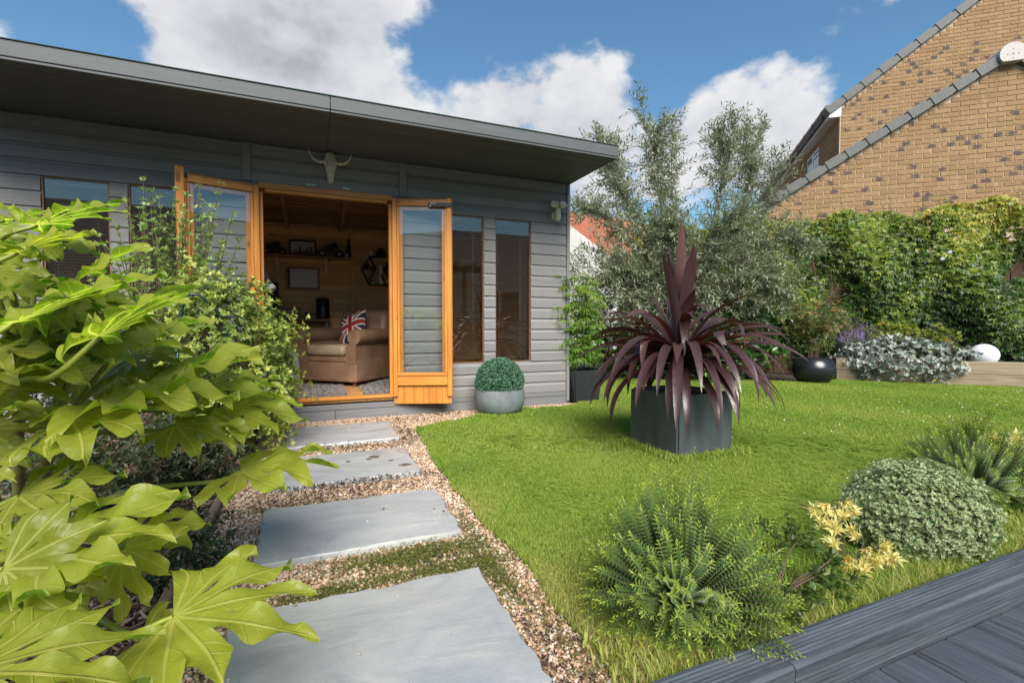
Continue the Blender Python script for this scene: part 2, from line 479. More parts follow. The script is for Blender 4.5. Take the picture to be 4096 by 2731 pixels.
# path bed and planting bed beside it
sheet('gravel_path', [(-.405, .2), (.76, .2), (.76, 3.9), (2.9, 4.3), (3.4, 4.5), (3.4, 5.2), (2.2, 5.2), (-.405, 4.9)], -.016, M['gravel_bed'])
n = NT('bark_soil'); v = n.coord(); f = n.noise(v, 45, 6, .7)
n.set(col=n.ramp(f, [(.3, (.012, .007, .005)), (.6, (.05, .03, .02)), (.8, (.11, .075, .05))]), rough=.9); n.bump(f, 1, .02); M['bark'] = n.m
sheet('planting_bed', [(-6, -.6), (-.435, -.6), (-.435, 4.9), (-6, 4.9)], -.012, M['bark'])
sheet('border_soil', [(2.78, 7.4), (4.2, 7.3), (4.77, 5.88), (5.83, 5.43), (6.9, 4.75), (7.47, 4.82), (12.5, 9.0), (3, 13)], -.03, M['soil'])

n = NT('buff_bounce_paving'); v = n.coord(); bk_ = n.n('ShaderNodeTexBrick'); n.l(v, bk_.inputs['Vector']); bk_.inputs['Scale'].default_value = 1.1; bk_.inputs['Mortar Size'].default_value = .012
bk_.inputs['Color1'].default_value = (.46, .41, .34, 1); bk_.inputs['Color2'].default_value = (.40, .36, .31, 1); bk_.inputs['Mortar'].default_value = (.2, .18, .15, 1); n.l(bk_.outputs['Color'], n.b.inputs['Base Color']); n.b.inputs['Roughness'].default_value = .85; M['paving'] = n.m
sheet('patio', [(-14, -6.2), (12, -6.2), (12, -2.22), (5.4, -2.22), (5.4, .72), (12, .72), (12, .83), (5.45, .83), (.19, .83), (.19, .19), (-.41, .19), (-.41, -.62), (-14, -.62)], -.062, M['paving'])  # unseen pale paving, added to bounce light up into the soffit and room
def in_poly(P, poly):
    x, y = P[:, 0], P[:, 1]; ins = np.zeros(len(P), bool); j = len(poly) - 1
    for i in range(len(poly)):
        xi, yi = poly[i]; xj, yj = poly[j]
        cnd = ((yi > y) != (yj > y)) & (x < (xj - xi) * (y - yi) / (yj - yi + 1e-12) + xi)
        ins ^= cnd; j = i
    return ins

# ---- stepping slabs of riven stone
def m_slab(name, stain):
    n = NT(name); v = n.rcoord((1, 1, 1)); w = n.rcoord((1.6, 4.5, 4))
    f = n.noise(w, 2.2, 9, .62, 1.2); g = n.noise(v, 2.6, 7, .62, .8); h = n.noise(v, 11, 8, .7)
    c = n.ramp(f, [(.28, (.31, .315, .315)), (.55, (.38, .385, .38)), (.78, (.43, .425, .41))])
    c = n.mix(n.ramp(g, [(.50, (0, 0, 0)), (.66, (1, 1, 1))]), c, stain)
    c = n.mix(n.ramp(h, [(.62, (0, 0, 0)), (.8, (.5, .5, .5))]), c, (.42, .37, .28))
    n.set(col=c, rough=n.ramp(g, [(.40, (.50,) * 3), (.62, (.24,) * 3)]), spec=.5); n.bump(n.math('ADD', f, n.math('MULTIPLY', h, .35)), .45, .008)
    return n.m
slab_m = m_slab('riven_stone', (.29, .315, .35)); slab_m2 = m_slab('riven_stone_dry', (.30, .30, .29))
def slab(y0, y1, x0, x1, label, mat, seed):
    r_ = random.Random(seed); mb = MB()
    P = []
    def edge(a, b, k):
        for j in range(k):
            t = j / k; P.append((a[0] + (b[0] - a[0]) * t + r_.gauss(0, .0045), a[1] + (b[1] - a[1]) * t + r_.gauss(0, .0045)))
    c = [(x0 + .006, y0), (x1 - .012, y0 + .012), (x1, y1 - .01), (x0 + .004, y1)]
    for i in range(4): edge(c[i], c[(i + 1) % 4], 16)
    k = len(P); cx, cy = (x0 + x1) / 2, (y0 + y1) / 2
    rings = [(0, .004), (.007, .012), (.03, .0135)]
    V = []
    for z in (-.04, 0.0): V += [(x - cx, y - cy, z) for x, y in P]
    for ins, z in rings[1:]:
        for x, y in P:
            dx, dy = cx - x, cy - y; d = math.hypot(dx, dy)
            V.append((x - cx + dx / d * ins, y - cy + dy / d * ins, z + r_.gauss(0, .0006)))
    F = []
    for ri in range(3):
        F += [(ri * k + i, ri * k + (i + 1) % k, (ri + 1) * k + (i + 1) % k, (ri + 1) * k + i) for i in range(k)]
    F.append(tuple(range(3 * k, 4 * k)))
    mb.add(V, F); o = mb.build('stepping_slab', mat, None, 35, (cx, cy, 0))
    return tag(o, label, 'paving slab', 'stone slabs stepping up the gravel path')
slab(3.57, 4.25, -.20, .605, 'grey stone slab directly in front of the shed threshold', slab_m2, 1)
slab(2.685, 3.30, -.225, .585, 'grey stone slab with brown lichen spots, second from the shed', slab_m2, 2)
slab(1.845, 2.40, -.215, .575, 'pale blue grey stone slab between the mossy gravel strips, third from the shed', slab_m, 3)
slab(.96, 1.555, -.235, .525, 'large wet looking stone slab overhung by the big palmate leaf, farthest from the shed', slab_m, 4)
SLABS = [(-.20, .605, 3.57, 4.25), (-.225, .585, 2.685, 3.30), (-.215, .575, 1.845, 2.40), (-.235, .525, .96, 1.555)]
# brown lichen patches on the second slab
M['lichen'] = m_plain('lichen_brown', (.10, .075, .05), .9, .3, 60)
s2_ = [o for o in bpy.data.objects if o.get('label', '').endswith('second from the shed')][0]
for (u, v_, rx_, ry_) in ((1495, 1826, .034, .030), (1563, 1840, .018, .016), (1622, 1857, .040, .026), (1393, 1845, .014, .018), (1475, 1835, .016, .02)):
    q_ = ground(u, v_, .014); rl = random.Random(u); mb = MB(); k = 18
    P_ = [(rx_ * (1 + rl.uniform(-.3, .3)) * math.cos(6.2832 * i / k), ry_ * (1 + rl.uniform(-.3, .3)) * math.sin(6.2832 * i / k)) for i in range(k)]
    mb.add([(x, y, -.001) for x, y in P_] + [(x * .8, y * .8, .0016) for x, y in P_], [(i, (i + 1) % k, (i + 1) % k + k, i + k) for i in range(k)] + [tuple(range(k, 2 * k))])
    mb.build('lichen_patch', M['lichen'], s2_, None, (q_[0], q_[1], .0145))
# ---- timber edging between bark and gravel
M['old_timber'] = m_wood('weathered_board', (.10, .068, .043), (.22, .165, .115), 'y', .85)
for i, (y0, y1) in enumerate(((.2, 2.02), (2.03, 4.5))):
    tag(box('edging_board', (-.437, y0, -.06), (-.402, y1, .028), M['old_timber'], ch=.004),
        ('weathered timber edging board between bark and gravel beside the near slabs', 'weathered timber edging board between bark and gravel running up to the shed')[i], 'edging', 'edging boards along the path')

# ---- pebbles on the path
def pebble_mesh(seed):
    r_ = np.random.default_rng(seed)
    bm = bmesh.new(); bmesh.ops.create_icosphere(bm, subdivisions=1, radius=1.0)
    s = r_.uniform(.6, 1.15, 3) * (1, 1, .7)
    for vtx in bm.verts:
        k = 1 + r_.uniform(-.16, .16); vtx.co = Vector((vtx.co.x * s[0] * k, vtx.co.y * s[1] * k, vtx.co.z * s[2] * k))
    me = bpy.data.meshes.new('pebble'); bm.to_mesh(me); bm.free(); setsmooth(me, 50); me.materials.append(M['pebble']); return me
def path_points(num, z, seed):
    r_ = np.random.default_rng(seed)
    # more stones close to the camera
    Y = .75 + (4.62 - .75) * r_.random(num) ** 1.35
    X = r_.uniform(-.40, 3.2, num)
    P = np.stack([X, Y, np.full(num, z)], 1)
    keep = (~in_poly(P, LAWN_D)) & ((X < .80) | (Y > 3.75)) & (Y < 4.555)
    for (a, b, c_, d) in SLABS: keep &= ~((X > a - .003) & (X < b + .003) & (Y > c_ - .003) & (Y < d + .003))
    return P[keep]
PP = path_points(150000, -.012, 5)
k_ = len(PP); r_ = np.random.default_rng(6)
PP[:, 2] += r_.uniform(0, .009, k_)
peb = scatter('pebbles', PP, [pebble_mesh(s) for s in range(6)], r_.integers(0, 6, k_), r_.uniform(0, 6.28, (k_, 3)) * (.12, .12, 1), r_.uniform(.0038, .0078, k_), M['pebble'])
tag(peb, 'loose golden pebbles filling the path around the slabs', 'gravel', kind='stuff')

# ---- bark chips
M['chip'] = NT('bark_chip'); n = M['chip']; oi = n.n('ShaderNodeObjectInfo')
n.set(col=n.ramp(oi.outputs['Random'], [(0, (.016, .009, .006)), (.5, (.055, .033, .022)), (.85, (.12, .085, .06)), (1, (.20, .16, .125))]), rough=.85); M['chip'] = n.m
def chip_mesh(seed):
    r_ = random.Random(seed); V, F = cbox((-1, -.25, -.12), (1, .25, .12), .08)
    V = [(x + .1 * math.sin(3 * y), y * (1 - .5 * abs(x)) + r_.uniform(-.05, .05), z + .15 * x * x) for x, y, z in V]
    me = bpy.data.meshes.new('bark_chip'); me.from_pydata(V, [], F); me.materials.append(M['chip']); return me
kk = 9000; r_ = np.random.default_rng(8)
BP = np.stack([-.45 - 1.6 * r_.random(kk) ** 1.5, r_.uniform(.4, 4.5, kk), r_.uniform(-.008, .012, kk)], 1)
tag(scatter('bark_chips', BP, [chip_mesh(s) for s in range(4)], r_.integers(0, 4, kk), r_.uniform(0, 6.28, (kk, 3)) * (.08, .08, 1), r_.uniform(.008, .03, kk), M['chip']),
    'dark bark chippings covering the planting bed', 'mulch', kind='stuff')

# ---- deck and its grooved edge beam
def m_deck(name, axis):
    n = NT(name); st = {'x': (1.5, 30, 30), 'y': (30, 1.5, 30)}[axis]; v = n.rcoord(st); f = n.noise(v, 2.2, 8, .65, .4)
    g = n.noise(n.rcoord(), 5, 5)
    c = n.ramp(f, [(.28, (.014, .017, .023)), (.44, (.062, .075, .095)), (.8, (.125, .148, .175))])
    c = n.mix(n.math('MULTIPLY', g, .25), c, (.03, .035, .045))
    n.set(col=c, rough=.55, spec=.4); n.bump(f, .6, .004); return n.m
M['deckx'] = m_deck('deck_paint_rail', 'x'); M['decky'] = m_deck('deck_paint_board', 'y')
deck = thing('garden_deck', (2.4, .3, -.03), 'blue grey painted timber deck with grooved edge beam beside the lawn', 'decking')
for i in range(34):
    x = .3 + i * .148
    o = box('deck_board', (x, -2.2, -.055), (x + .142, .735, -.03), M['decky'], deck, .004)
def grooved(x0, x1, nm):
    # profile of the edge beam in y,z: reeded top and reeded face
    P = [(.835, -.09)]
    P += [(.835, .050), (.829, .058)]
    ys = np.linspace(.815, .760, 6)
    for j, y in enumerate(ys):
        P += [(y + .0035, .060), (y + .0015, .0565), (y - .0015, .0565), (y - .0035, .060)]
    P += [(.742, .060), (.735, .053)]
    for z in np.linspace(.028, -.018, 5):
        P += [(.735, z + .0035), (.739, z + .0015), (.739, z - .0015), (.735, z - .0035)]
    P += [(.735, -.03), (.735, -.09)]
    k = len(P); mb = MB()
    mb.add([(x0, y, z) for y, z in P] + [(x1, y, z) for y, z in P], [(i, (i + 1) % k, (i + 1) % k + k, i + k) for i in range(k)])
    mb.f += [tuple(range(k)), tuple(reversed(range(k, 2 * k)))]
    c = ((x0 + x1) / 2, .78, 0); mb.v = [(a - c[0], b - c[1], z) for a, b, z in mb.v]
    mb.build('edge_beam', M['deckx'], deck, None, c)
for a, b in ((.2, 1.02), (1.023, 3.2), (3.203, 5.4)): grooved(a, b, 0)

# ================================================================ SUMMERHOUSE
YW = 4.57                      # outer face of the cladding
X0, X1 = -2.35, 2.60           # ends of the building
YB = 6.85                      # inner face of the back wall
def m_paint(name, col, axis='x'):
    n = NT(name); st = {'x': (1.0, 26, 26), 'z': (26, 26, 1.0)}[axis]
    v = n.rcoord(st); f = n.noise(v, 2.4, 7, .6, .5); g = n.noise(n.rcoord((1.5, 4, 4)), 2.0, 5)
    oi = n.n('ShaderNodeObjectInfo')
    c = n.ramp(f, [(.2, sc_(col, .80)), (.5, col), (.85, sc_(col, 1.14))])
    c = n.mix(n.math('MULTIPLY', g, .28), c, sc_(col, .72))
    br = n.math('MULTIPLY_ADD', oi.outputs['Random'], .16); br.node.inputs[2].default_value = .92
    c = n.mix(1.0, c, br, 'MULTIPLY')
    vo = n.n('ShaderNodeTexVoronoi'); vo.inputs['Scale'].default_value = 3.1; n.l(n.rcoord((1, 2.4, 2.4)), vo.inputs['Vector'])
    c = n.mix(n.ramp(vo.outputs['Distance'], [(.015, (.75,) * 3), (.04, (0,) * 3)]), c, (.03, .028, .027))
    n.set(col=c, rough=.62, spec=.35); n.bump(f, .28, .0015); return n.m
GREY = (.216, .209, .205)
M['paint'] = m_paint('grey_wood_paint', GREY); M['paint_v'] = m_paint('grey_wood_paint_upright', sc_(GREY, 1.04), 'z')
M['fascia'] = m_paint('grey_fascia_paint', (.098, .103, .106))
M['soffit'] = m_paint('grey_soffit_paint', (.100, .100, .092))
M['plinth'] = m_paint('grey_plinth_paint', (.185, .188, .195))
M['orange'] = m_wood('oiled_orange_softwood_z', (.36, .125, .020), (.66, .275, .055), 'z', .42, knots=2.0, knot_col=(.20, .06, .012), bump=.15, board=.1)
M['orange_x'] = m_wood('oiled_orange_softwood_x', (.38, .135, .022), (.68, .29, .06), 'x', .42, knots=2.0, knot_col=(.20, .06, .012), bump=.15, board=.1)
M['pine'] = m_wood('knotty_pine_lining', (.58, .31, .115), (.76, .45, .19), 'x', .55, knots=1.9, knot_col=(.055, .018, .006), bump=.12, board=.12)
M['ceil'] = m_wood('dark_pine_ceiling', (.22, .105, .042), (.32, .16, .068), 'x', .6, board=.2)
M['floor'] = m_wood('pine_floor_boards', (.36, .18, .065), (.52, .28, .11), 'y', .5, knots=1.6, board=.16)
M['felt'] = m_plain('green_roof_felt', (.035, .075, .055), .9, .2, 40)
M['glass'] = m_glass('window_glass', (.88, .88, .86), .065, .7)
M['glass_door'] = m_glass('door_glass', (.93, .95, .95), .07, .7)
M['black_metal'] = m_plain('black_metal', (.012, .013, .016), .35, .15, 30, metal=.3)
M['steel'] = m_plain('bright_steel', (.55, .56, .56), .3, .1, 30, metal=.9)

shed = thing('summerhouse', ((X0 + X1) / 2, YW, 0), 'grey timber summerhouse with flat overhanging roof and open orange double doors', 'shed')
OPEN = [(-.404, .703, .127, 2.0588), (1.214, 1.614, .4678, 1.9446), (1.738, 2.139, .4678, 1.9446), (-1.819, -1.417, .4678, 1.9446), (-1.301, -.90, .4678, 1.9446)]
wall = MB()
# wall core: panels around the openings
zs = sorted({.10, 2.385} | {o[2] for o in OPEN} | {o[3] for o in OPEN}); xs = sorted({X0, X1 - .04} | {o[0] for o in OPEN} | {o[1] for o in OPEN})
for i in range(len(xs) - 1):
    for j in range(len(zs) - 1):
        xm, zm = (xs[i] + xs[i + 1]) / 2, (zs[j] + zs[j + 1]) / 2
        if any(o[0] < xm < o[1] and o[2] < zm < o[3] for o in OPEN): continue
        wall.box((xs[i], YW + .017, zs[j]), (xs[i + 1], YW + .06, zs[j + 1]))
wall_o = wall.build('front_wall', M['paint'], shed)
def plank(x0, x1, z0, z1, ztop, par):
    P = [(YW + .016, z0), (YW, z0 + .001), (YW - .002, z0 + .004), (YW - .002, z0 + .080), (YW + .004, z0 + .090), (YW + .009, z0 + .097), (YW + .011, z0 + .1138), (YW + .016, z0 + .1138)]
    P = [(y, min(z, ztop)) for y, z in P]
    k = len(P); c = ((x0 + x1) / 2, YW, (z0 + z1) / 2); mb = MB()
    mb.add([(x0, y, z) for y, z in P] + [(x1, y, z) for y, z in P], [(i, i + k, (i + 1) % k + k, (i + 1) % k) for i in range(k)])
    mb.f += [tuple(reversed(range(k))), tuple(range(k, 2 * k))]
    mb.v = [(a - c[0], b - c[1], z - c[2]) for a, b, z in mb.v]
    mb.f = [tuple(reversed(f_)) for f_ in mb.f]
    mb.build('plank', M['paint'], par, None, c)
RZ, RH = .127, .1136
for k in range(20):
    z0 = RZ + RH * k; z1 = z0 + RH; zt = min(z1, 2.372); zm = (z0 + z1) / 2
    cuts = [(o[0], o[1]) for o in OPEN if o[2] < zm < o[3]]
    if k >= 17: cuts += [(-.528, -.455), (.769, .841)]
    cuts.sort(); x = X0
    for a, b in cuts + [(X1 - .038, 9)]:
        if a - x > .01: plank(x + .0008, a - .0008, z0, z1, zt, wall_o)
        x = b
nails = MB()
for k in range(19):
    for xn in np.arange(X0 + .06, X1 - .05, .415):
        zc = RZ + RH * k + .03
        for dz_ in (0, .036):
            if any(o[0] - .01 < xn < o[1] + .01 and o[2] - .01 < zc + dz_ < o[3] + .01 for o in OPEN): continue
            nails.add([(xn + .0035 * math.cos(a_) + .002 * math.sin(k * 3.1), YW - .0026, zc + dz_ + .0035 * math.sin(a_)) for a_ in np.arange(6) * math.pi / 3], [tuple(range(6))])
M['nail'] = m_plain('dark_nail', (.03, .028, .028), .5, .2, 40)
no_ = nails.build('nail_heads', M['nail'], wall_o); no_['kind'] = 'stuff'
for a, b, nm in ((-.528, -.455, 0), (.769, .841, 0)):
    box('trim_board', (a + .002, YW - .014, 2.060), (b - .002, YW + .016, 2.372), M['paint_v'], shed, .002)
box('corner_trim', (X1 - .036, YW - .016, .02), (X1, YW + .09, 2.372), M['paint_v'], shed, .002)
box('frieze_strip', (X0, YW - .006, 2.352), (-.530, YW + .012, 2.3715), M['paint'], shed, .002)
box('frieze_strip', (-.453, YW - .006, 2.352), (.767, YW + .012, 2.3715), M['paint'], shed, .002)
box('frieze_strip', (.843, YW - .006, 2.352), (X1 - .038, YW + .012, 2.3715), M['paint'], shed, .002)
# plinth boards
for x0, x1 in ((X0, .18), (.183, 1.9), (1.903, X1)):
    box('plinth_board', (x0, YW + .002, -.03), (x1, YW + .03, .078), M['plinth'], shed, .002)
box('plinth_board', (X0, YW - .004, .081), (X1 - .038, YW + .03, .1255), M['plinth'], shed, .002)
# side and back walls, floor
side = MB(); side.box((X1 - .035, YW + .092, .0), (X1 - .002, YB + .07, 2.30)).build('side_wall', M['paint'], shed)
sw = MB(); sw.box((X0, YW + .062, .0), (X0 + .035, YB + .07, 2.30)).build('side_wall', M['pine'], shed)
bw = MB(); bw.box((X0, YB + .018, .0), (X1 - .04, YB + .06, 2.2)).build('back_wall', M['pine'], shed)
bw_o = [o for o in bpy.data.objects if o.name == 'back_wall'][0]
iw = MB(); iw.box((X1 - .06, YW + .062, .17), (X1 - .037, YB + .0, 2.26)).build('side_lining', M['pine'], shed)
zb = .17
while zb < 2.14:                       # knotty pine lining, board by board, two bays wide with a cover stud
    for a, b in ((X0 + .04, .487), (.533, X1 - .062)):
        box('lining_board', (a, YB, zb), (b, YB + .016, min(zb + .0865, 2.17)), M['pine'], bw_o, .004)
    zb += .088
box('stud', (.49, YB - .02, .17), (.53, YB + .014, 2.13), M['pine'], bw_o, .002)
box('wall_plate', (X0 + .04, YB - .035, 2.085), (X1 - .062, YB - .001, 2.13), M['pine'], bw_o, .002)
fl = MB(); fl.box((X0 + .04, YW + .065, .06), (X1 - .06, YB + .015, .145)).build('floor_frame', M['floor'], shed)
fl_o = [o for o in bpy.data.objects if o.name == 'floor_frame'][0]
x = -.62
while x < 1.6:
    inn = -.40 < x < .60
    box('floor_board', (x, YW + (.012 if inn else .064), .1455), (x + .118, YB + .014, .1695), M['floor'], fl_o, .002); x += .12
box('threshold', (-.404, YW - .012, .170), (.703, YW + .062, .1975), M['orange_x'], shed, .004)
# roof
roof = thing  # placeholder name, replaced below
def slope_z(y): return 2.385 - (y - 3.68) * .0  # soffit under the overhang is level
rb = MB(); rb.add([(X0 - .02, 3.70, 2.398), (X1 - .02, 3.70, 2.398), (X1 - .02, 4.60, 2.388), (X0 - .02, 4.60, 2.388), (X0 - .02, 7.1, 2.17), (X1 - .02, 7.1, 2.17),
                   (X0 - .02, 3.70, 2.455), (X1 - .02, 3.70, 2.455), (X0 - .02, 7.1, 2.26), (X1 - .02, 7.1, 2.26)],
                  [(0, 3, 2, 1), (3, 4, 5, 2), (0, 1, 7, 6), (6, 7, 9, 8), (4, 8, 9, 5), (0, 6, 8, 4, 3), (1, 2, 5, 9, 7)])
roof = rb.build('roof', M['felt'], shed)
for x0, x1 in ((X0 - .03, .138), (.142, X1 - .005)):
    box('fascia_board', (x0, 3.668, 2.385), (x1, 3.692, 2.478), M['fascia'], roof, .003)
    box('fascia_batten', (x0, 3.674, 2.366), (x1, 3.694, 2.3835), M['fascia'], roof, .003)
box('felt_edge', (X0 - .03, 3.660, 2.4785), (X1 - .005, 3.74, 2.484), M['felt'], roof, .001)
box('barge_board', (X1 - .02, 3.694, 2.372), (X1 - .003, 4.75, 2.470), M['fascia'], roof, .003)
nb = 8; ys = np.linspace(3.695, 4.553, nb + 1)
for i in range(nb):
    for x0, x1 in ((X0 - .02, .139), (.141, X1 - .021)):
        box('soffit_board', (x0, ys[i] + .001, 2.3735), (x1, ys[i + 1] - .001, 2.3865), M['soffit'], roof, .004)
# ceiling boards and rafters inside
ceil_o = MB().box((X0 + .05, YW + .06, 2.6), (X0 + .06, YW + .07, 2.61)) if False else None
ny = 20
for i in range(ny):
    ya = 4.64 + (YB - 4.64) * i / ny; yb2 = 4.64 + (YB - 4.64) * (i + 1) / ny
    za = 2.372 - (ya - 4.6) * .0875
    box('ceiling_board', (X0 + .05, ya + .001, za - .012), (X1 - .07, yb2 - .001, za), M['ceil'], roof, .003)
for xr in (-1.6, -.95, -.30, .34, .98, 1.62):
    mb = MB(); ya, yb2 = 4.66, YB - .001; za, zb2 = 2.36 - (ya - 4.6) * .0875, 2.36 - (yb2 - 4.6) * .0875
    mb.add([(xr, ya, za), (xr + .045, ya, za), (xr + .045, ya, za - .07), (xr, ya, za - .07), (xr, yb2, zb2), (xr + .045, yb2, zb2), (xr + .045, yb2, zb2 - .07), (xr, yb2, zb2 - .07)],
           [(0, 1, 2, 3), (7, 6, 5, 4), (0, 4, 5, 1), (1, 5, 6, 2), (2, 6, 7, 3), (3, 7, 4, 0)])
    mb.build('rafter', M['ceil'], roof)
# door frame
box('door_head', (-.404, YW - .010, 2.012), (.703, YW + .06, 2.0575), M['orange_x'], shed, .003)
box('door_stop', (-.36, YW + .0, 1.985), (.66, YW + .045, 2.0105), M['orange_x'], shed, .003)
for a, b in ((-.404, -.374), (.673, .703)):
    box('door_jamb', (a, YW + .008, .198), (b, YW + .06, 1.984), M['orange'], shed, .003)
# windows
M['slat'] = m_plain('blind_slat_brown', (.19, .125, .085), .45, .1, 10)
M['dark_frame'] = m_plain('brown_window_bead', (.16, .07, .03), .5, .15, 10)
def window(x0, x1, z0, z1, pulled):
    f = MB(); t = .012
    for a, b in (((x0 + .0008, YW + .012, z0), (x0 + t, YW + .05, z1)), ((x1 - t, YW + .012, z0), (x1 - .0008, YW + .05, z1)),
                 ((x0 + t, YW + .012, z0 + .0008), (x1 - t, YW + .05, z0 + t)), ((x0 + t, YW + .012, z1 - t), (x1 - t, YW + .05, z1 - .0008))):
        f.box(a, b, .001)
    fo = f.build('window', M['dark_frame'], shed)
    box('pane', (x0 + t, YW + .022, z0 + t), (x1 - t, YW + .026, z1 - t), M['glass'], fo, 0)
    s = MB(); k = 0; z = z1 - .06
    ang = R(9)
    while z > z0 + .03:
        dy, dz = .0115 * math.cos(ang), .0115 * math.sin(ang)
        s.add([(x0 + .016, YW + .085 - dy, z - dz), (x1 - .016, YW + .085 - dy, z - dz), (x1 - .016, YW + .085, z + .002), (x0 + .016, YW + .085, z + .002), (x1 - .016, YW + .085 + dy, z + dz), (x0 + .016, YW + .085 + dy, z + dz)],
              [(0, 1, 2, 3), (3, 2, 4, 5)])
        z -= .0232
    bl = s.build('blind', M['slat'], fo); bl['kind'] = 'stuff'
    hd = box('blind_headrail', (x0 + .014, YW + .068, z1 - .045), (x1 - .014, YW + .100, z1 - .014), M['slat'], fo, .003)
    for xx in (x0 + .06, x1 - .10, x1 - .085):
        MB().tube([(xx, YW + .072, z1 - .04), (xx, YW + .072, z0 + .03)], .0012, 5).build('blind_cord', M['slat'], fo)
for o in OPEN[1:]: window(*o, 0)
# doors: x from the hinge, y towards the room when closed, built in the leaf's own frame then turned open
def door(hx, sgn, ang, label):
    lw = .548
    root = bpy.data.objects.new('door', None); COL.objects.link(root)
    root.location = (hx, YW - .022, 0); root.rotation_euler = (0, 0, -ang if sgn > 0 else ang); root.empty_display_size = .1
    attach(root, shed); root['label'] = label
    def B(nm, a, b, mat, ch=.003):
        mb = MB(); xa, xb = (a[0], b[0]) if sgn > 0 else (-b[0], -a[0])
        c = ((xa + xb) / 2, (a[1] + b[1]) / 2, (a[2] + b[2]) / 2)
        mb.box((xa - c[0], a[1] - c[1], a[2] - c[2]), (xb - c[0], b[1] - c[1], b[2] - c[2]), ch)
        me = mb.mesh(nm); o = bpy.data.objects.new(nm, me); me.materials.append(mat); COL.objects.link(o); o.parent = root; o.location = c; return o
    # back layer (outside face when shut)
    for a, b in ((.006, .052), (.053, .098)): pass
    B('back_stile', (.004, .003, .405), (.095, .018, 2.03), M['orange']); B('back_stile', (.455, .003, .405), (.544, .018, 2.03), M['orange'])
    w5 = (.544 - .004) / 6
    for i in range(6): B('lower_board', (.004 + i * w5 + .0006, .003, .107), (.004 + (i + 1) * w5 - .0006, .018, .404), M['orange'], .002)
    for i in range(5): B('head_board', (.096 + i * .0717 + .0006, .003, 1.922), (.096 + (i + 1) * .0717 - .0006, .018, 2.03), M['orange'], .002)
    B('outer_paint', (.002, .0185, .107), (.012, .024, 2.03), M['paint_v'])
    # front layer (room side)
    B('stile', (0, -.024, .180), (.040, .002, 2.026), M['orange']); B('stile', (.505, -.024, .180), (.546, .002, 2.026), M['orange'])
    B('rail', (.041, -.024, 1.958), (.504, .002, 2.012), M['orange_x']); B('rail', (.041, -.024, .285), (.504, .002, .372), M['orange_x'])
    B('ledge', (.041, -.032, .373), (.504, .002, .402), M['orange_x'])
    for a, b in ((.041, .062), (.484, .504)): B('glazing_bead', (a, -.012, .403), (b, .002, 1.957), M['orange'])
    B('pane', (.050, .0022, .405), (.498, .0028, 1.955), M['glass_door'], 0)
    return root, B
dr, B = door(.703, 1, R(20), 'right orange door leaf folded back towards the blinds')
B('cover_strip', (.506, .019, .18), (.552, .032, 2.045), M['orange'])
bo = B('bolt', (.335, -.038, 1.945), (.556, -.0245, 1.985), M['black_metal'], .004)
B('bolt_bar', (.352, -.044, 1.974), (.41, -.0385, 1.980), M['steel'], .002); B('bolt_bar', (.352, -.044, 1.945), (.358, -.0385, 1.973), M['steel'], .002)
dl, B = door(-.404, -1, R(17), 'left orange door leaf half hidden by shrubs')
B('cover_strip', (.520, -.045, .18), (.578, -.0245, 2.062), M['orange'])
B('bolt', (.50, -.05, 1.985), (.519, -.0245, 2.015), M['black_metal'], .004)

# ---- things fixed to the front
M['bone'] = m_plain('old_bone', (.55, .52, .42), .7, .35, 18, .4, 60)
def skull():
    t = thing('steer_skull', (.165, YW - .05, 2.28), 'weathered horned steer skull mounted above the open doorway', 'skull')
    mb = MB(); nseg = 20
    # z, half width, depth, centre offset forward
    prof = [(.085, .012, .02, .0), (.080, .030, .035, .0), (.062, .042, .045, .004), (.035, .044, .045, .008), (.012, .050, .048, .012), (-.012, .046, .050, .018), (-.035, .050, .046, .020), (-.060, .043, .044, .022),
            (-.085, .036, .040, .022), (-.115, .030, .034, .020), (-.145, .025, .030, .018), (-.165, .022, .026, .016), (-.180, .017, .020, .014), (-.188, .008, .012, .012)]
    for zi, (z, hw, dp, fo) in enumerate(prof):
        for k in range(nseg):
            a = 2 * math.pi * k / nseg; x = hw * math.cos(a); y = -fo - dp * math.sin(a)
            s = abs(math.cos(a))
            if -.05 < z < .0 and .45 < s < .9 and math.sin(a) > 0: x *= .80; y += .016      # eye sockets
            if -.17 < z < -.05 and abs(math.cos(a)) < .32 and math.sin(a) > 0: y += .018     # nasal opening
            mb.v.append((.165 + x + (.012 * (-z) if z < 0 else 0), YW - .055 + y + .03, 2.285 + z))
    for i in range(len(prof) - 1):
        for k in range(nseg):
            a = i * nseg + k; b = i * nseg + (k + 1) % nseg
            mb.f.append((a, a + nseg, b + nseg, b))
    mb.f += [tuple(range(nseg)), tuple(reversed(range((len(prof) - 1) * nseg, len(prof) * nseg)))]
    mb.build('cranium', M['bone'], t, 60)
    for s in (-1, 1):
        P = spline([(.165 + s * .03, YW - .055, 2.283), (.165 + s * .075, YW - .062, 2.272), (.165 + s * .125, YW - .068, 2.283), (.165 + s * .160, YW - .075, 2.318), (.165 + s * .175, YW - .085, 2.362)], 6)
        rr = np.linspace(.019, .003, len(P)) ** 1.0
        MB().tube(P, list(rr * (1 + .12 * np.sin(np.arange(len(P)) * 1.1))), 10).build('horn', M['bone'], t, 60)
skull()
M['ivory'] = m_plain('yellowed_plastic', (.62, .56, .40), .45, .12, 14)
M['ivory2'] = m_plain('cream_lamp_lens', (.68, .63, .45), .3, .2, 22)
t = thing('security_light', (2.42, YW - .01, 2.02), 'cream twin head security light on the wall corner', 'lamp')
MB().lathe([(.0, -.012), (.045, -.012), (.048, 0), (.040, .022), (.0, .024)], (0, 0, 0), 24, False).build('wall_plate', M['ivory'], t, 40)
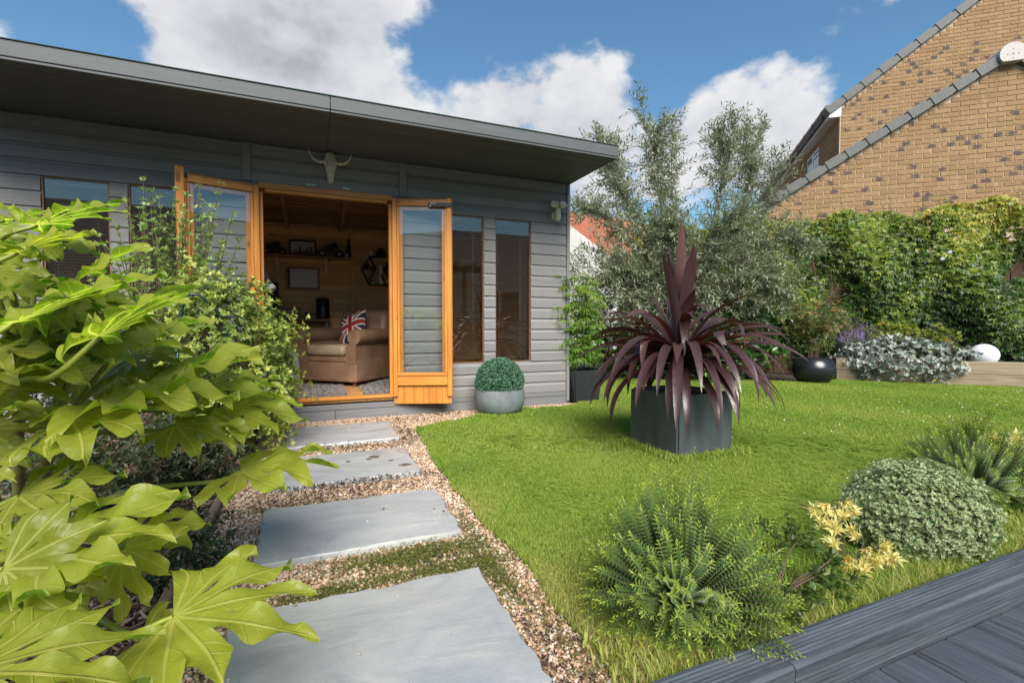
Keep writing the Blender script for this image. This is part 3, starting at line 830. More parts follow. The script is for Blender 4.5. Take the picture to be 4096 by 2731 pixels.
q = [o for o in t.children][0]; q.matrix_parent_inverse = Matrix.Identity(4); q.location = (0, .0, -.005); q.rotation_euler = (R(90), 0, 0)
MB().lathe([(.001, -.09), (.02, -.088), (.024, -.075), (.030, -.05), (.031, -.01), (.026, .03), (.024, .045), (.001, .046)], (2.425, YW - .062, 2.045), 20).build('sensor_body', M['ivory'], t, 40)
MB().tube([(2.42, YW - .005, 2.02), (2.424, YW - .045, 2.03)], .016, 10).build('arm', M['ivory'], t, 40)
for s in (-1, 1):
    mb = MB(); c = np.array((2.427 + s * .048, YW - .075, 2.125))
    rot = Matrix.Rotation(s * R(-8), 3, 'Y') @ Matrix.Rotation(R(-25), 3, 'X') @ Matrix.Rotation(s * R(12), 3, 'Z')
    prof = [(-.030, .020, .012), (-.020, .036, .026), (.0, .042, .030), (.020, .043, .031), (.024, .040, .028)]
    k = 16
    for y, hw, hh in prof:
        for j in range(k):
            a = 2 * math.pi * j / k; ca, sa = math.cos(a), math.sin(a)
            x_ = hw * math.copysign(abs(ca) ** .6, ca); z_ = hh * math.copysign(abs(sa) ** .6, sa)
            p = rot @ Vector((x_, -y, z_)); mb.v.append(tuple(c + np.array(p)))
    for i in range(len(prof) - 1): mb.f += [(i * k + j, i * k + (j + 1) % k, (i + 1) * k + (j + 1) % k, (i + 1) * k + j) for j in range(k)]
    mb.f += [tuple(reversed(range(k))), tuple(range((len(prof) - 1) * k, len(prof) * k))]
    mb.build('lamp_head', M['ivory2'], t, 40)
M['plaque'] = m_plain('dull_metal_plate', (.42, .41, .38), .5, .35, 60, metal=.3)
for x, lab in ((.008, 'small scratched metal plate above the doorway, on the side of the left leaf'), (.303, 'small scratched metal plate above the doorway, on the side of the right leaf')):
    t = thing('catch_plate', (x, YW - .006, 2.078), lab, 'plate', 'metal plates over the doorway')
    rr_ = Matrix.Rotation(R(3 if x > .1 else 0), 3, 'Y')
    MB().box((x - .034, YW - .010, 2.070), (x + .034, YW - .0025, 2.087), .001, rr_).build('plate', M['plaque'], t)
    for dx in (-.026, .026): MB().tube([(x + dx, YW - .0135, 2.0785), (x + dx, YW - .0095, 2.0785)], .0035, 8).build('screw', M['steel'], t)

# ================================================================ BRICK HOUSES BEHIND THE HEDGE
TH = R(40.9)
HN = np.array([math.sin(TH), math.cos(TH), 0.0]); HE = np.array([math.cos(TH), -math.sin(TH), 0.0])
def hp(s, k, z): return HE * s + HN * k + np.array([0, 0, z])
HROT = -TH                      # local x along the gable, local y away from the camera
n = NT('buff_brick'); oi = n.n('ShaderNodeObjectInfo'); tcn = n.n('ShaderNodeTexCoord'); v = n.rcoord()
a = n.n('ShaderNodeAttribute'); a.attribute_name = 'r'
rr = n.math('FRACT', n.math('ADD', oi.outputs['Random'], n.math('MULTIPLY', a.outputs['Fac'], 7.31)))
c = n.ramp(rr, [(0, (.185, .104, .050)), (.35, (.245, .142, .068)), (.7, (.285, .172, .086)), (1, (.210, .120, .058))])
c = n.mix(n.math('MULTIPLY', n.noise(v, 34, 4), .55), c, (.33, .215, .115))
c = n.mix(n.ramp(n.noise(n.rcoord((5, 5, 1)), 3.0, 3), [(.60, (0,) * 3), (.72, (.5,) * 3)]), c, (.40, .28, .165))
n.set(col=c, rough=.85, spec=.25); n.bump(n.noise(v, 90, 4), .5, .004); M['brick'] = n.m
n = NT('buff_brick_burnt'); v = n.rcoord(); tcn = n.n('ShaderNodeTexCoord')
mp = n.n('ShaderNodeMapping'); mp.inputs['Location'].default_value = (-.5, -.5, -.5); n.l(tcn.outputs['Generated'], mp.inputs[0])
sx = n.n('ShaderNodeSeparateXYZ'); n.l(mp.outputs[0], sx.inputs[0])
oi = n.n('ShaderNodeObjectInfo'); sh = n.math('MULTIPLY', n.math('SUBTRACT', oi.outputs['Random'], .5), .4)
dx = n.math('ADD', sx.outputs[0], sh)
d2 = n.math('ADD', n.math('MULTIPLY', n.math('MULTIPLY', dx, dx), 4.0), n.math('MULTIPLY', n.math('MULTIPLY', sx.outputs[2], sx.outputs[2]), .8))
d2 = n.math('ADD', d2, n.math('MULTIPLY', n.noise(v, 18, 5), 1.2))
c = n.ramp(rr := n.noise(v, 20, 3), [(.3, (.225, .13, .064)), (.7, (.31, .188, .094))])
c = n.mix(n.ramp(d2, [(.70, (.95,) * 3), (1.85, (0,) * 3)]), c, (.075, .056, .052))
n.set(col=c, rough=.85, spec=.25); n.bump(n.noise(v, 90, 4), .5, .004); M['brick_burnt'] = n.m
M['mortar'] = m_plain('pinkish_mortar', (.46, .35, .26), .95, .12, 30, .4, 120)
M['verge'] = m_plain('dark_grey_verge_tile', (.088, .090, .086), .6, .12, 12, .3, 90)
M['roof_tile'] = m_plain('grey_roof_tile', (.09, .085, .08), .8, .2, 10)
M['white_upvc'] = m_plain('white_upvc', (.72, .74, .76), .35, .03, 6)
M['brown_gutter'] = m_plain('brown_gutter', (.045, .022, .020), .35, .1, 10)
M['ridge_cap'] = m_plain('pale_ridge_end_cap', (.46, .42, .40), .8, .1, 30)
BL, BH, BT = .243, .081, .011           # brick module and joint
def brick_proto(l, nm, mat):
    V, F = cbox((-l / 2, -.02, -(BH - BT) / 2), (l / 2, .02, (BH - BT) / 2), .003)
    me = bpy.data.meshes.new(nm); me.from_pydata(V, [], F); me.update(); me.materials.append(mat); return me
def brick_wall(par, K, s0, s1, z0, z1, roofline, limit, seed, burnt=.20, side=False, s_fix=0, skip=None):
    """courses of single bricks proud of a mortar sheet; roofline(s) gives the wall's top"""
    r_ = random.Random(seed); full = {}
    items = []
    nrow = int((z1 - z0) / BH)
    for j in range(nrow):
        z = z0 + (j + .5) * BH; off = (BL / 2 if j % 2 else 0); s = s0 - off
        while s < s1:
            a, b = max(s, s0), min(s + BL, s1)
            # clip to the sloping verge
            top = z + BH / 2
            while b - a > .03 and roofline(a) < top: a += .01
            while b - a > .03 and roofline(b) < top: b -= .01
            if b - a > .05 and not (skip and skip((a + b) / 2, z)): items.append((a + BT / 2, b - BT / 2, z))
            s += BL
    cache = {}
    rest = MB(); made = 0
    for (a, b, z) in items:
        l = round(b - a, 2); bt = r_.random() < burnt
        c = (a + b) / 2; jy = r_.uniform(-.002, .002)
        p = hp(c, K + jy, z) if not side else hp(s_fix + jy, c, z)
        rot = HROT if not side else HROT + R(90)
        if made < limit:
            key = (l, bt)
            if key not in cache: cache[key] = brick_proto(max(l, .03), 'brick', M['brick_burnt'] if bt else M['brick'])
            o = bpy.data.objects.new('brick', cache[key]); COL.objects.link(o)
            o.location = Vector(p); o.rotation_euler = (0, 0, rot); attach(o, par); made += 1
        else:
            V, F = cbox((-l / 2, -.02, -(BH - BT) / 2), (l / 2, .02, (BH - BT) / 2), 0)
            rm = Matrix.Rotation(rot, 3, 'Z'); rest.add([tuple(rm @ Vector(q) + Vector(p)) for q in V], F)
    if rest.v:
        me = rest.mesh('brickwork'); at_ = me.attributes.new('r', 'FLOAT', 'POINT')
        at_.data.foreach_set('value', np.repeat(np.random.default_rng(seed).random(len(rest.v) // 8), 8).astype(np.float32))
        o = link('brickwork', me, M['brick'], par); o['kind'] = 'stuff'
    return made
def loc_mesh(name, mat, par, V, F, smooth=None):
    mb = MB(); mb.add([hp(*p) for p in V], F); return mb.build(name, mat, par, smooth)
def verge(par, K, pa, pb, npc, w=.10, h=.155):
    """overlapping dry-verge units climbing from pa to pb, given as s,z"""
    d = np.array([pb[0] - pa[0], pb[1] - pa[1]]); Lg = np.linalg.norm(d); d /= Lg; nn = np.array([-d[1], d[0]])
    if nn[1] < 0: nn = -nn
    st = Lg / npc
    for i in range(npc):
        def blk(t0, t1, lo, hi, kf, kb, mb):
            c2 = [np.array(pa) + d * t + nn * q for t, q in ((t0, lo), (t1, lo), (t1, hi), (t0, hi))]
            V = [hp(q[0], kf, q[1]) for q in c2] + [hp(q[0], kb, q[1]) for q in c2]
            mb.add(V, [(0, 1, 2, 3), (7, 6, 5, 4), (0, 4, 5, 1), (1, 5, 6, 2), (2, 6, 7, 3), (3, 7, 4, 0)])
        mb = MB()
        e = .006 * (1)
        blk(i * st, i * st + st * .80, 0, h, K - w - .01, K + .25, mb)                   # main body
        blk(i * st + st * .80, (i + 1) * st - .004, .010, h - .03, K - w + .004, K + .25, mb)   # narrower neck tucked under the next unit
        mb.build('verge_tile', M['verge'], par)
# --- near gable (garage)
K1 = 9.99
RS, RZ1 = 5.205, 5.06                                     # ridge under side of the verge
sl = (4.797 - 3.587) / (4.650 - 2.673)
line1 = lambda s: 3.587 + (s - 2.673) * sl if s < RS else 3.587 + (RS - 2.673) * sl - (s - RS) * sl
gar = thing('brick_garage', hp(5.2, K1, 0), 'buff brick gable with dark burnt bricks and pale round ridge cap, just behind the hedge', 'building')
EAV = .35
pts = [(EAV, 0), (10.05, 0), (10.05, line1(10.05)), (RS, line1(RS)), (EAV, line1(EAV))]
loc_mesh('wall', M['mortar'], gar, [(s, K1 - .006, z) for s, z in pts] + [(s, K1 + .25, z) for s, z in pts], [(0, 1, 2, 3, 4), (9, 8, 7, 6, 5), (0, 4, 9, 5), (1, 6, 7, 2), (2, 7, 8, 3), (3, 8, 9, 4)])
w_gar = [o for o in gar.children if o.name.startswith('wall')][0]
brick_wall(w_gar, K1 + .004, 1.2, 5.65, 2.55, 5.2, lambda s: line1(s) - .005, 300, 4)
verge(gar, K1, (RS - 5.05 / math.hypot(1, sl) * 1, line1(RS - 5.05 / math.hypot(1, sl))), (RS - .07, line1(RS - .07)), 14)
verge(gar, K1, (10.1, line1(10.1)), (RS + .07, line1(RS + .07)), 14)
loc_mesh('roof', M['roof_tile'], gar, [(s, k, z) for k in (K1 + .26, K1 + 2.6) for s, z in ((.1, line1(.1) + .03), (RS, line1(RS) + .03), (10.3, line1(10.3) + .03), (10.3, line1(10.3) + .12), (RS, line1(RS) + .12), (.1, line1(.1) + .12))],
         [(0, 1, 4, 5), (1, 2, 3, 4), (6, 11, 10, 7), (7, 10, 9, 8), (5, 4, 10, 11), (4, 3, 9, 10), (0, 6, 7, 1), (1, 7, 8, 2), (0, 5, 11, 6), (2, 8, 9, 3)])
mb = MB(); cap = []
for a in range(24):
    t_ = 2 * math.pi * a / 24; y_ = math.sin(t_); cap.append((RS + .175 * math.cos(t_), 5.185 + (.175 * y_ if y_ > -.62 else -.115)))
mb.add([hp(s, K1 - .16, z) for s, z in cap] + [hp(s, K1 + .3, z) for s, z in cap], [(i, (i + 1) % 24, (i + 1) % 24 + 24, i + 24) for i in range(24)] + [tuple(reversed(range(24))), tuple(range(24, 48))])
rc = mb.build('ridge_end_cap', M['ridge_cap'], gar, 40)
for ds, dz in ((-.07, -.01), (0, .0), (.07, -.01), (.0, -.07), (0, .07)):
    c = hp(RS + ds, K1 - .163, 5.185 + dz); MB().tube([c - HN * .004, c + HN * .004], .009 if (ds, dz) != (0, 0) else .016, 8).build('screw', M['mortar'], rc)
# --- far house
K2 = 13.06
s0, zE = 3.77, 5.93
sl2 = (7.689 - 5.944) / (6.114 - 3.768)
line2 = lambda s: 5.93 + (s - 3.77) * sl2
hou = thing('brick_house', hp(6.5, K2, 0), 'taller buff brick house with dark gutter, white fascia and upstairs window', 'building')
pts = [(s0, 0), (10.5, 0), (10.5, line2(10.5)), (s0, line2(s0))]
loc_mesh('wall', M['mortar'], hou, [(s, K2 - .006, z) for s, z in pts] + [(s, K2 + .25, z) for s, z in pts], [(0, 1, 2, 3), (7, 6, 5, 4), (0, 3, 7, 4), (1, 5, 6, 2), (2, 6, 7, 3)])
w_h = [o for o in hou.children if o.name.startswith('wall')][0]
brick_wall(w_h, K2 + .004, s0 + .02, 7.4, 4.2, 9.0, lambda s: line2(s) - .005, 300, 9, .22, skip=lambda s, z: z < 4.2 + (s - 3.8) * .56)
verge(hou, K2, (s0 - .22, line2(s0 - .22)), (10.4, line2(10.4)), 20, .08, .17)
loc_mesh('side_wall', M['mortar'], hou, [(s0 + .012, K2 + .26, 0), (s0 + .012, K2 + 9, 0), (s0 + .012, K2 + 9, 5.75), (s0 + .012, K2 + .26, 5.75), (s0 + .26, K2 + .26, 0), (s0 + .26, K2 + 9, 0), (s0 + .26, K2 + 9, 5.75), (s0 + .26, K2 + .26, 5.75)],
         [(0, 3, 2, 1), (4, 5, 6, 7), (3, 7, 6, 2), (0, 1, 5, 4)])
w_s = [o for o in hou.children if o.name.startswith('side_wall')][0]
WK0, WK1, WZ0, WZ1 = K2 + 1.55, K2 + 2.75, 4.45, 5.58
for (ka, kb, za, zb_) in ((K2 + .02, WK0, 4.0, 5.75), (WK1, K2 + 6.0, 4.0, 5.75)):
    brick_wall(w_s, 0, ka, kb, za, zb_, lambda s: 9, 95, 21, .1, side=True, s_fix=s0 + .004)
brick_wall(w_s, 0, WK0, WK1, WZ1, 5.75, lambda s: 9, 20, 22, .1, side=True, s_fix=s0 + .004)
loc_mesh('fascia', M['white_upvc'], hou, [(s0 - .22, K2 - .02, 5.70), (s0 - .22, K2 + 9, 5.70), (s0 - .22, K2 + 9, 5.93), (s0 - .22, K2 - .02, 5.93), (s0 + .02, K2 - .02, 5.70), (s0 + .02, K2 + 9, 5.70), (s0 + .02, K2 + 9, 5.93), (s0 + .02, K2 - .02, 5.93)],
         [(0, 1, 2, 3), (7, 6, 5, 4), (0, 4, 5, 1), (3, 2, 6, 7), (0, 3, 7, 4), (1, 5, 6, 2)])
gp = [hp(s0 - .275, K2 - .06 + i * .6, 5.93) for i in range(16)]
gut = MB().tube(gp, .055, 10).build('gutter', M['brown_gutter'], hou, 40)
for i in range(9):
    c = hp(s0 - .275, K2 + .25 + i * .75, 5.93); MB().tube([c - HN * .02, c + HN * .02], .064, 10).build('gutter_bracket', M['brown_gutter'], gut)
wf = MB()
def kbox(mb, sa, sb, ka, kb, za, zb_):
    V = [hp(s, k, z) for z in (za, zb_) for k in (ka, kb) for s in (sa, sb)]
    mb.add(V, [(0, 2, 3, 1), (4, 5, 7, 6), (0, 1, 5, 4), (2, 6, 7, 3), (0, 4, 6, 2), (1, 3, 7, 5)])
for ka, kb, za, zb_ in ((WK0, WK0 + .06, WZ0, WZ1), (WK1 - .06, WK1, WZ0, WZ1), (WK0 + .06, WK1 - .06, WZ0, WZ0 + .06), (WK0 + .06, WK1 - .06, WZ1 - .06, WZ1), ((WK0 + WK1) / 2 - .05, (WK0 + WK1) / 2 + .05, WZ0 + .06, WZ1 - .06)):
    kbox(wf, s0 + .004, s0 + .011, ka, kb, za, zb_)
kbox(wf, s0 - .012, s0 + .003, WK0 + .02, (WK0 + WK1) / 2 + .02, WZ1 - .2, WZ1 - .14)
wfo = wf.build('window', M['white_upvc'], hou)
M['pane_far'] = m_plain('far_window_pane', (.10, .13, .15), .08, .1, 4)
mb = MB(); kbox(mb, s0 + .0085, s0 + .0105, WK0 + .061, (WK0 + WK1) / 2 - .051, WZ0 + .061, WZ1 - .061); mb.build('pane', M['pane_far'], wfo)
mb = MB(); kbox(mb, s0 + .0085, s0 + .0105, (WK0 + WK1) / 2 + .051, WK1 - .061, WZ0 + .061, WZ1 - .061); mb.build('pane', M['pane_far'], wfo)
loc_mesh('roof', M['roof_tile'], hou, [(s, k, z) for k in (K2 + .26, K2 + 9) for s, z in ((s0 - .3, line2(s0 - .3) + .04), (10.4, line2(10.4) + .04), (10.4, line2(10.4) + .15), (s0 - .3, line2(s0 - .3) + .15))],
         [(0, 1, 2, 3), (7, 6, 5, 4), (0, 4, 5, 1), (3, 2, 6, 7), (0, 3, 7, 4), (1, 5, 6, 2)])
# --- white house with red pantiles far behind
far = thing('white_house', (13.5, 22.5, 0), 'distant white house with orange red pantile roof seen through the olive', 'building')
M['render_white'] = m_plain('white_render', (.46, .45, .43), .9, .06, 3)
n = NT('red_pantiles'); v = n.coord(); wv = n.n('ShaderNodeTexWave'); wv.wave_type = 'BANDS'; wv.bands_direction = 'X'; wv.inputs['Scale'].default_value = 2.2; n.l(v, wv.inputs['Vector'])
wv2 = n.n('ShaderNodeTexWave'); wv2.bands_direction = 'Y'; wv2.wave_profile = 'SAW'; wv2.inputs['Scale'].default_value = 1.6; n.l(v, wv2.inputs['Vector'])
c = n.ramp(n.noise(v, 9, 3), [(.3, (.30, .085, .045)), (.7, (.46, .15, .075))])
n.set(col=c, rough=.85); n.bump(n.math('ADD', wv.outputs['Fac'], wv2.outputs['Fac']), 1.0, .06); M['pantile'] = n.m
A = at(2287, 855, 22); Bp = at(2700, 880, 26)
d_ = (Bp - A); d_[2] = 0; d_ = d_ / np.linalg.norm(d_); nrm = np.array([d_[1], -d_[0], 0]);
if nrm @ A > 0: nrm = -nrm
rz = A[2]; mb = MB()
for ia, ib in ((-6., 14.),):
    e1 = A + d_ * ia; e2 = A + d_ * ib
    dn = nrm * 3.2 + np.array([0, 0, -2.6]); 
    mb.add([e1, e2, e2 + dn, e1 + dn, e1 + (0, 0, .12), e2 + (0, 0, .12), e2 + dn + (0, 0, .12), e1 + dn + (0, 0, .12)], [(0, 1, 2, 3), (7, 6, 5, 4), (0, 4, 5, 1), (1, 5, 6, 2), (2, 6, 7, 3), (3, 7, 4, 0)])
mb.build('roof', M['pantile'], far)
# projecting white gable wing
w0 = at(2285, 905, 16.5); w1 = at(2440, 1025, 16.5); du = w1 - w0; hx_ = np.array([du[0], du[1], 0]); sl_ = du[2] / np.linalg.norm(hx_); hx_ = hx_ / np.linalg.norm(hx_)
pk = lambda q, z: (*(w0 + hx_ * q)[:2], z)
G5 = [pk(-4.4, 0), pk(1.6, 0), pk(1.6, w0[2] + 1.6 * sl_), pk(-1.4, w0[2] - 1.4 * sl_), pk(-4.4, w0[2] + 1.6 * sl_)]
bk = np.array([-hx_[1], hx_[0], 0]); bk = bk if bk @ w0 > 0 else -bk
mb = MB(); mb.add(G5 + [tuple(np.array(p) + bk * 1.5) for p in G5], [(0, 1, 2, 3, 4), (9, 8, 7, 6, 5), (0, 5, 6, 1), (1, 6, 7, 2), (2, 7, 8, 3), (3, 8, 9, 4), (4, 9, 5, 0)])
mb.build('wall', M['render_white'], far)
mb = MB(); e1 = A + d_ * -6 + nrm * 2.6; e2 = A + d_ * 14 + nrm * 2.6
mb.add([(*e1[:2], 0), (*e2[:2], 0), (*e2[:2], rz - 2.2), (*e1[:2], rz - 2.2)] + [(*(e1 - nrm * .3)[:2], 0), (*(e2 - nrm * .3)[:2], 0), (*(e2 - nrm * .3)[:2], rz - 2.2), (*(e1 - nrm * .3)[:2], rz - 2.2)],
       [(0, 1, 2, 3), (7, 6, 5, 4), (3, 2, 6, 7), (0, 3, 7, 4), (1, 5, 6, 2)])
mb.build('wall', M['render_white'], far)

# ================================================================ PLANTERS AND PLANTS ON THE LAWN SIDE
def rand_dirs(r_, n_):
    a = r_.normal(size=(n_, 3)); return unit(a)
def rosettes(r_, P, A, nleaf, L, W, spread, kind=4, fold=.2, droop=.1, rbase=None, rj=.25):
    """whorls of leaves: P positions, A axes"""
    n_ = len(P); A = unit(A)
    t = np.where(np.abs(A[:, 2:3]) < .9, np.array([[0, 0, 1.]]), np.array([[1., 0, 0]])); U = unit(np.cross(A, t)); V2 = np.cross(A, U)
    out = []
    rb_ = r_.random(n_) if rbase is None else rbase
    for j in range(nleaf):
        ph = 2 * math.pi * (j * .382) + r_.uniform(-.3, .3, n_) + np.arange(n_)
        el = spread * (1 - .55 * j / nleaf) + r_.normal(0, .12, n_)     # angle from the axis
        S = U * np.cos(ph)[:, None] + V2 * np.sin(ph)[:, None]
        D = A * np.cos(el)[:, None] + S * np.sin(el)[:, None]
        N = A * np.sin(el)[:, None] - S * np.cos(el)[:, None]
        sc = r_.uniform(.75, 1.2, n_) * (1 - .35 * j / nleaf)
        out.append(leaf_geo(P + D * .002, D, N, L * sc, W * sc, np.clip(rb_ + r_.normal(0, rj * .4, n_) + .18 * (j / nleaf - .5), 0, 1), fold, droop, kind))
    return out
def tubes(name, paths, mat, parent=None, n=6):
    mb = MB()
    for P, rad in paths: mb.tube(P, rad, n)
    return mb.build(name, mat, parent, 60)
M['stone_pot'] = m_plain('blue_grey_fibre_pot', (.15, .175, .185), .6, .25, 9, .3, 70)
M['slate_pot'] = m_plain('dark_slate_planter', (.062, .078, .085), .55, .32, 9, .3, 90, spec=.45, stretch=(1, 1, .3))
M['black_pot'] = m_plain('black_glazed_pot', (.012, .013, .016), .28, .2, 20, spec=.6)
n = NT('speckled_black_pot'); v = n.coord(); f = n.noise(v, 150, 2); n.set(col=n.ramp(f, [(.62, (.022, .026, .030)), (.74, (.12, .13, .14))]), rough=.38); n.bump(n.noise(v, 40, 3), .2, .004); M['speck_pot'] = n.m
M['bark_brown'] = m_plain('brown_twig', (.11, .075, .05), .9, .3, 30, .5, 60)
M['bark_grey'] = m_plain('grey_olive_bark', (.15, .13, .105), .9, .3, 24, .6, 60)
M['bark_black'] = m_plain('black_cane', (.018, .016, .015), .5, .2, 20)

def square_pot(name, x0, x1, y0, y1, h, taper, mat, label, bev=.012):
    t = thing(name, ((x0 + x1) / 2, (y0 + y1) / 2, 0), label, 'planter')
    cx, cy, hx, hy = (x0 + x1) / 2, (y0 + y1) / 2, (x1 - x0) / 2, (y1 - y0) / 2
    bm = bmesh.new()
    prof = [(taper, .0, 0), (1.0, h, 0), (1.0, h, .026), (.97, h - .07, .03)]
    rings = []
    for tp, z, ins in prof:
        rings.append([bm.verts.new((sx * (hx * tp - ins), sy * (hy * tp - ins), z)) for sx, sy in ((-1, -1), (1, -1), (1, 1), (-1, 1))])
    bm.faces.new(list(reversed(rings[0])))
    for i in range(len(rings) - 1):
        for k in range(4): bm.faces.new((rings[i][k], rings[i][(k + 1) % 4], rings[i + 1][(k + 1) % 4], rings[i + 1][k]))
    bm.faces.new(rings[-1])
    ed = [e for e in bm.edges if not (e.verts[0] in rings[-1] and e.verts[1] in rings[-1])]
    bmesh.ops.bevel(bm, geom=ed, offset=bev, segments=2, affect='EDGES', clamp_overlap=True)
    me = bpy.data.meshes.new('pot'); bm.to_mesh(me); bm.free(); setsmooth(me, 40)
    link('pot', me, mat, t, (cx, cy, 0))
    box('soil', (x0 + .034, y0 + .034, h - .068), (x1 - .034, y1 - .034, h - .045), M['soil'], t, .004)
    return t
# ---- big slate planter with the purple cordyline
square_pot('slate_planter', 2.11, 2.58, 2.33, 2.82, .405, 1.0, M['slate_pot'], 'large square slate planter on the lawn holding the purple cordyline', .014)
n = NT('cordyline_leaf'); a = n.n('ShaderNodeAttribute'); a.attribute_name = 'r'; oi = n.n('ShaderNodeObjectInfo')
st = n.noise(n.rcoord((1, 1, 1)), 30, 4)
tcn = n.n('ShaderNodeAttribute'); tcn.attribute_name = 'across'
wv = n.noise(n.rcoord((60, 60, 4)), 3, 3)
c = n.ramp(oi.outputs['Random'], [(0, (.018, .007, .008)), (.5, (.032, .011, .012)), (.85, (.055, .018, .017)), (1, (.085, .036, .022))])
c = n.mix(n.math('MULTIPLY', wv, .45), c, (.095, .050, .046))
sp_ = n.noise(n.rcoord((9, 9, 9)), 4, 3)
c = n.mix(n.ramp(n.math('ADD', a.outputs['Fac'], n.math('MULTIPLY', sp_, .25)), [(1.0, (0,) * 3), (1.10, (1,) * 3)]), c, (.16, .09, .045))
stp = n.math('ABSOLUTE', n.math('SINE', n.math('MULTIPLY', tcn.outputs['Fac'], 14.0)))
c = n.mix(n.math('MULTIPLY', n.ramp(stp, [(.75, (0,) * 3), (1.0, (1,) * 3)]), .35), c, (.13, .06, .055))
n.set(col=c, rough=n.ramp(st, [(.3, (.30,) * 3), (.7, (.48,) * 3)]), spec=.75); n.bump(wv, .25, .003)
tr = n.n('ShaderNodeBsdfTranslucent'); tr.inputs[0].default_value = (.16, .03, .02, 1); ms = n.n('ShaderNodeMixShader'); ms.inputs[0].default_value = .12
n.l(n.b.outputs[0], ms.inputs[1]); n.l(tr.outputs[0], ms.inputs[2]); n.l(ms.outputs[0], n.out.inputs['Surface']); M['cordy'] = n.m
cor = thing('cordyline', (2.345, 2.575, .36), 'purple leaved cordyline with arching sword leaves in the slate planter', 'plant')
MB().tube([(2.345, 2.575, .34), (2.347, 2.572, .50), (2.345, 2.575, .66)], [.035, .032, .02], 10).build('trunk', M['bark_brown'], cor, 50)
def strap(p0, az, el, L, W, bend, twist=0.0, kink=None, nn=15, late=1.4):
    d = np.array([math.cos(el) * math.cos(az), math.cos(el) * math.sin(az), math.sin(el)])
    hz = np.array([-math.sin(az), math.cos(az), 0.0]); p = np.array(p0, float); V = []; F = []
    e = el; ds = L / nn
    for i in range(nn + 1):
        t = i / nn
        if kink is not None and abs(t - kink[0]) < .5 / nn: e -= kink[1]
        w = W * (.42 + .58 * min(1, t / .35)) * (1 - max(0, (t - .55) / .45) ** 2.2) + .0015
        d = np.array([math.cos(e) * math.cos(az), math.cos(e) * math.sin(az), math.sin(e)])
        nrm = np.cross(hz, d); nrm = -nrm if nrm[2] < 0 and abs(e) < 1.2 else nrm
        tw = twist * t; s = hz * math.cos(tw) + np.cross(d, hz) * math.sin(tw)
        nr = np.cross(d, s); fold = .34 * (1 - .7 * t) * w
        up_ = np.cross(s, d) if np.cross(s, d)[2] > 0 else np.cross(d, s)
        V += [tuple(p - s * w / 2 + up_ * fold), tuple(p), tuple(p + s * w / 2 + up_ * fold)]
        p = p + d * ds
        if p[2] < .012: p[2] = .012
        e -= bend / nn * (.35 + late * t)
        e = max(e, -1.50)
    for i in range(nn):
        a_ = i * 3; F += [(a_, a_ + 1, a_ + 4, a_ + 3), (a_ + 1, a_ + 2, a_ + 5, a_ + 4)]
    return V, F
r_ = np.random.default_rng(21)
CX, CY = 2.345, 2.575
view_az = math.atan2(-CY, -CX)         # azimuth of the camera seen from the plant
right_az = view_az + math.pi / 2       # picture right
def cleaf(*a, **k):
    V, F = strap(*a, **k); mb = MB(); o = np.array(V[0]); mb.add([tuple(np.array(q) - o) for q in V], F); ob = mb.build('leaf', M['cordy'], cor, 60, o)
    at_r = ob.data.attributes.new('r', 'FLOAT', 'POINT'); m_ = len(V) // 3; at_r.data.foreach_set('value', np.repeat(np.arange(m_) / (m_ - 1), 3).astype(np.float32))
    at_s = ob.data.attributes.new('across', 'FLOAT', 'POINT'); at_s.data.foreach_set('value', np.tile([-1, 0, 1], m_).astype(np.float32))
RA = right_az
# upright spears (azimuth, elevation, length, width, bend)
for az, el, L, W, bd in ((view_az + .12, R(87), .93, .080, .05), (view_az + math.pi - .5, R(86), .90, .072, .06), (view_az + .9, R(82), .66, .060, .2), (view_az - 2.2, R(84), .80, .05, .1), (view_az - .9, R(84), .72, .06, .15), (view_az + .35, R(79), .78, .07, .3), (view_az - .5, R(77), .74, .07, .35), (view_az + 2.6, R(80), .80, .07, .2), (view_az + .4, R(80), .50, .085, .75), (RA + .5, R(68), .55, .07, 1.5)):
    cleaf((CX + r_.normal(0, .008), CY + r_.normal(0, .008), .64), az, el, L, W, bd)
# arching fountain
for k in range(46):
    az = k * 2.39996 + r_.uniform(-.2, .2); el = R(r_.uniform(26, 68)); L = r_.uniform(.58, .82)
    cleaf((CX + .02 * math.cos(az), CY + .02 * math.sin(az), .58 + .08 * r_.random()), az, el, L, r_.uniform(.04, .068), r_.uniform(.9, 1.9), twist=r_.normal(0, .35), kink=((r_.uniform(.45, .75), r_.uniform(.3, 1.0)) if r_.random() < .3 else None))
# wide ones left and right as in the picture
for az, el, L, bd, kk_ in ((RA + .05, R(30), .72, .75, None), (RA - .15, R(38), .74, 1.0, (.8, .5)), (RA + .25, R(20), .66, .5, None), (RA + math.pi - .2, R(32), .68, 1.0, None), (RA + math.pi + .1, R(22), .66, .85, None), (RA + math.pi + .3, R(44), .70, 1.5, None), (RA + math.pi - .5, R(38), .70, 1.2, None), (RA - .35, R(48), .70, 1.4, None)):
    cleaf((CX, CY, .60), az, el, L, .062, bd, twist=r_.normal(0, .3), kink=kk_)
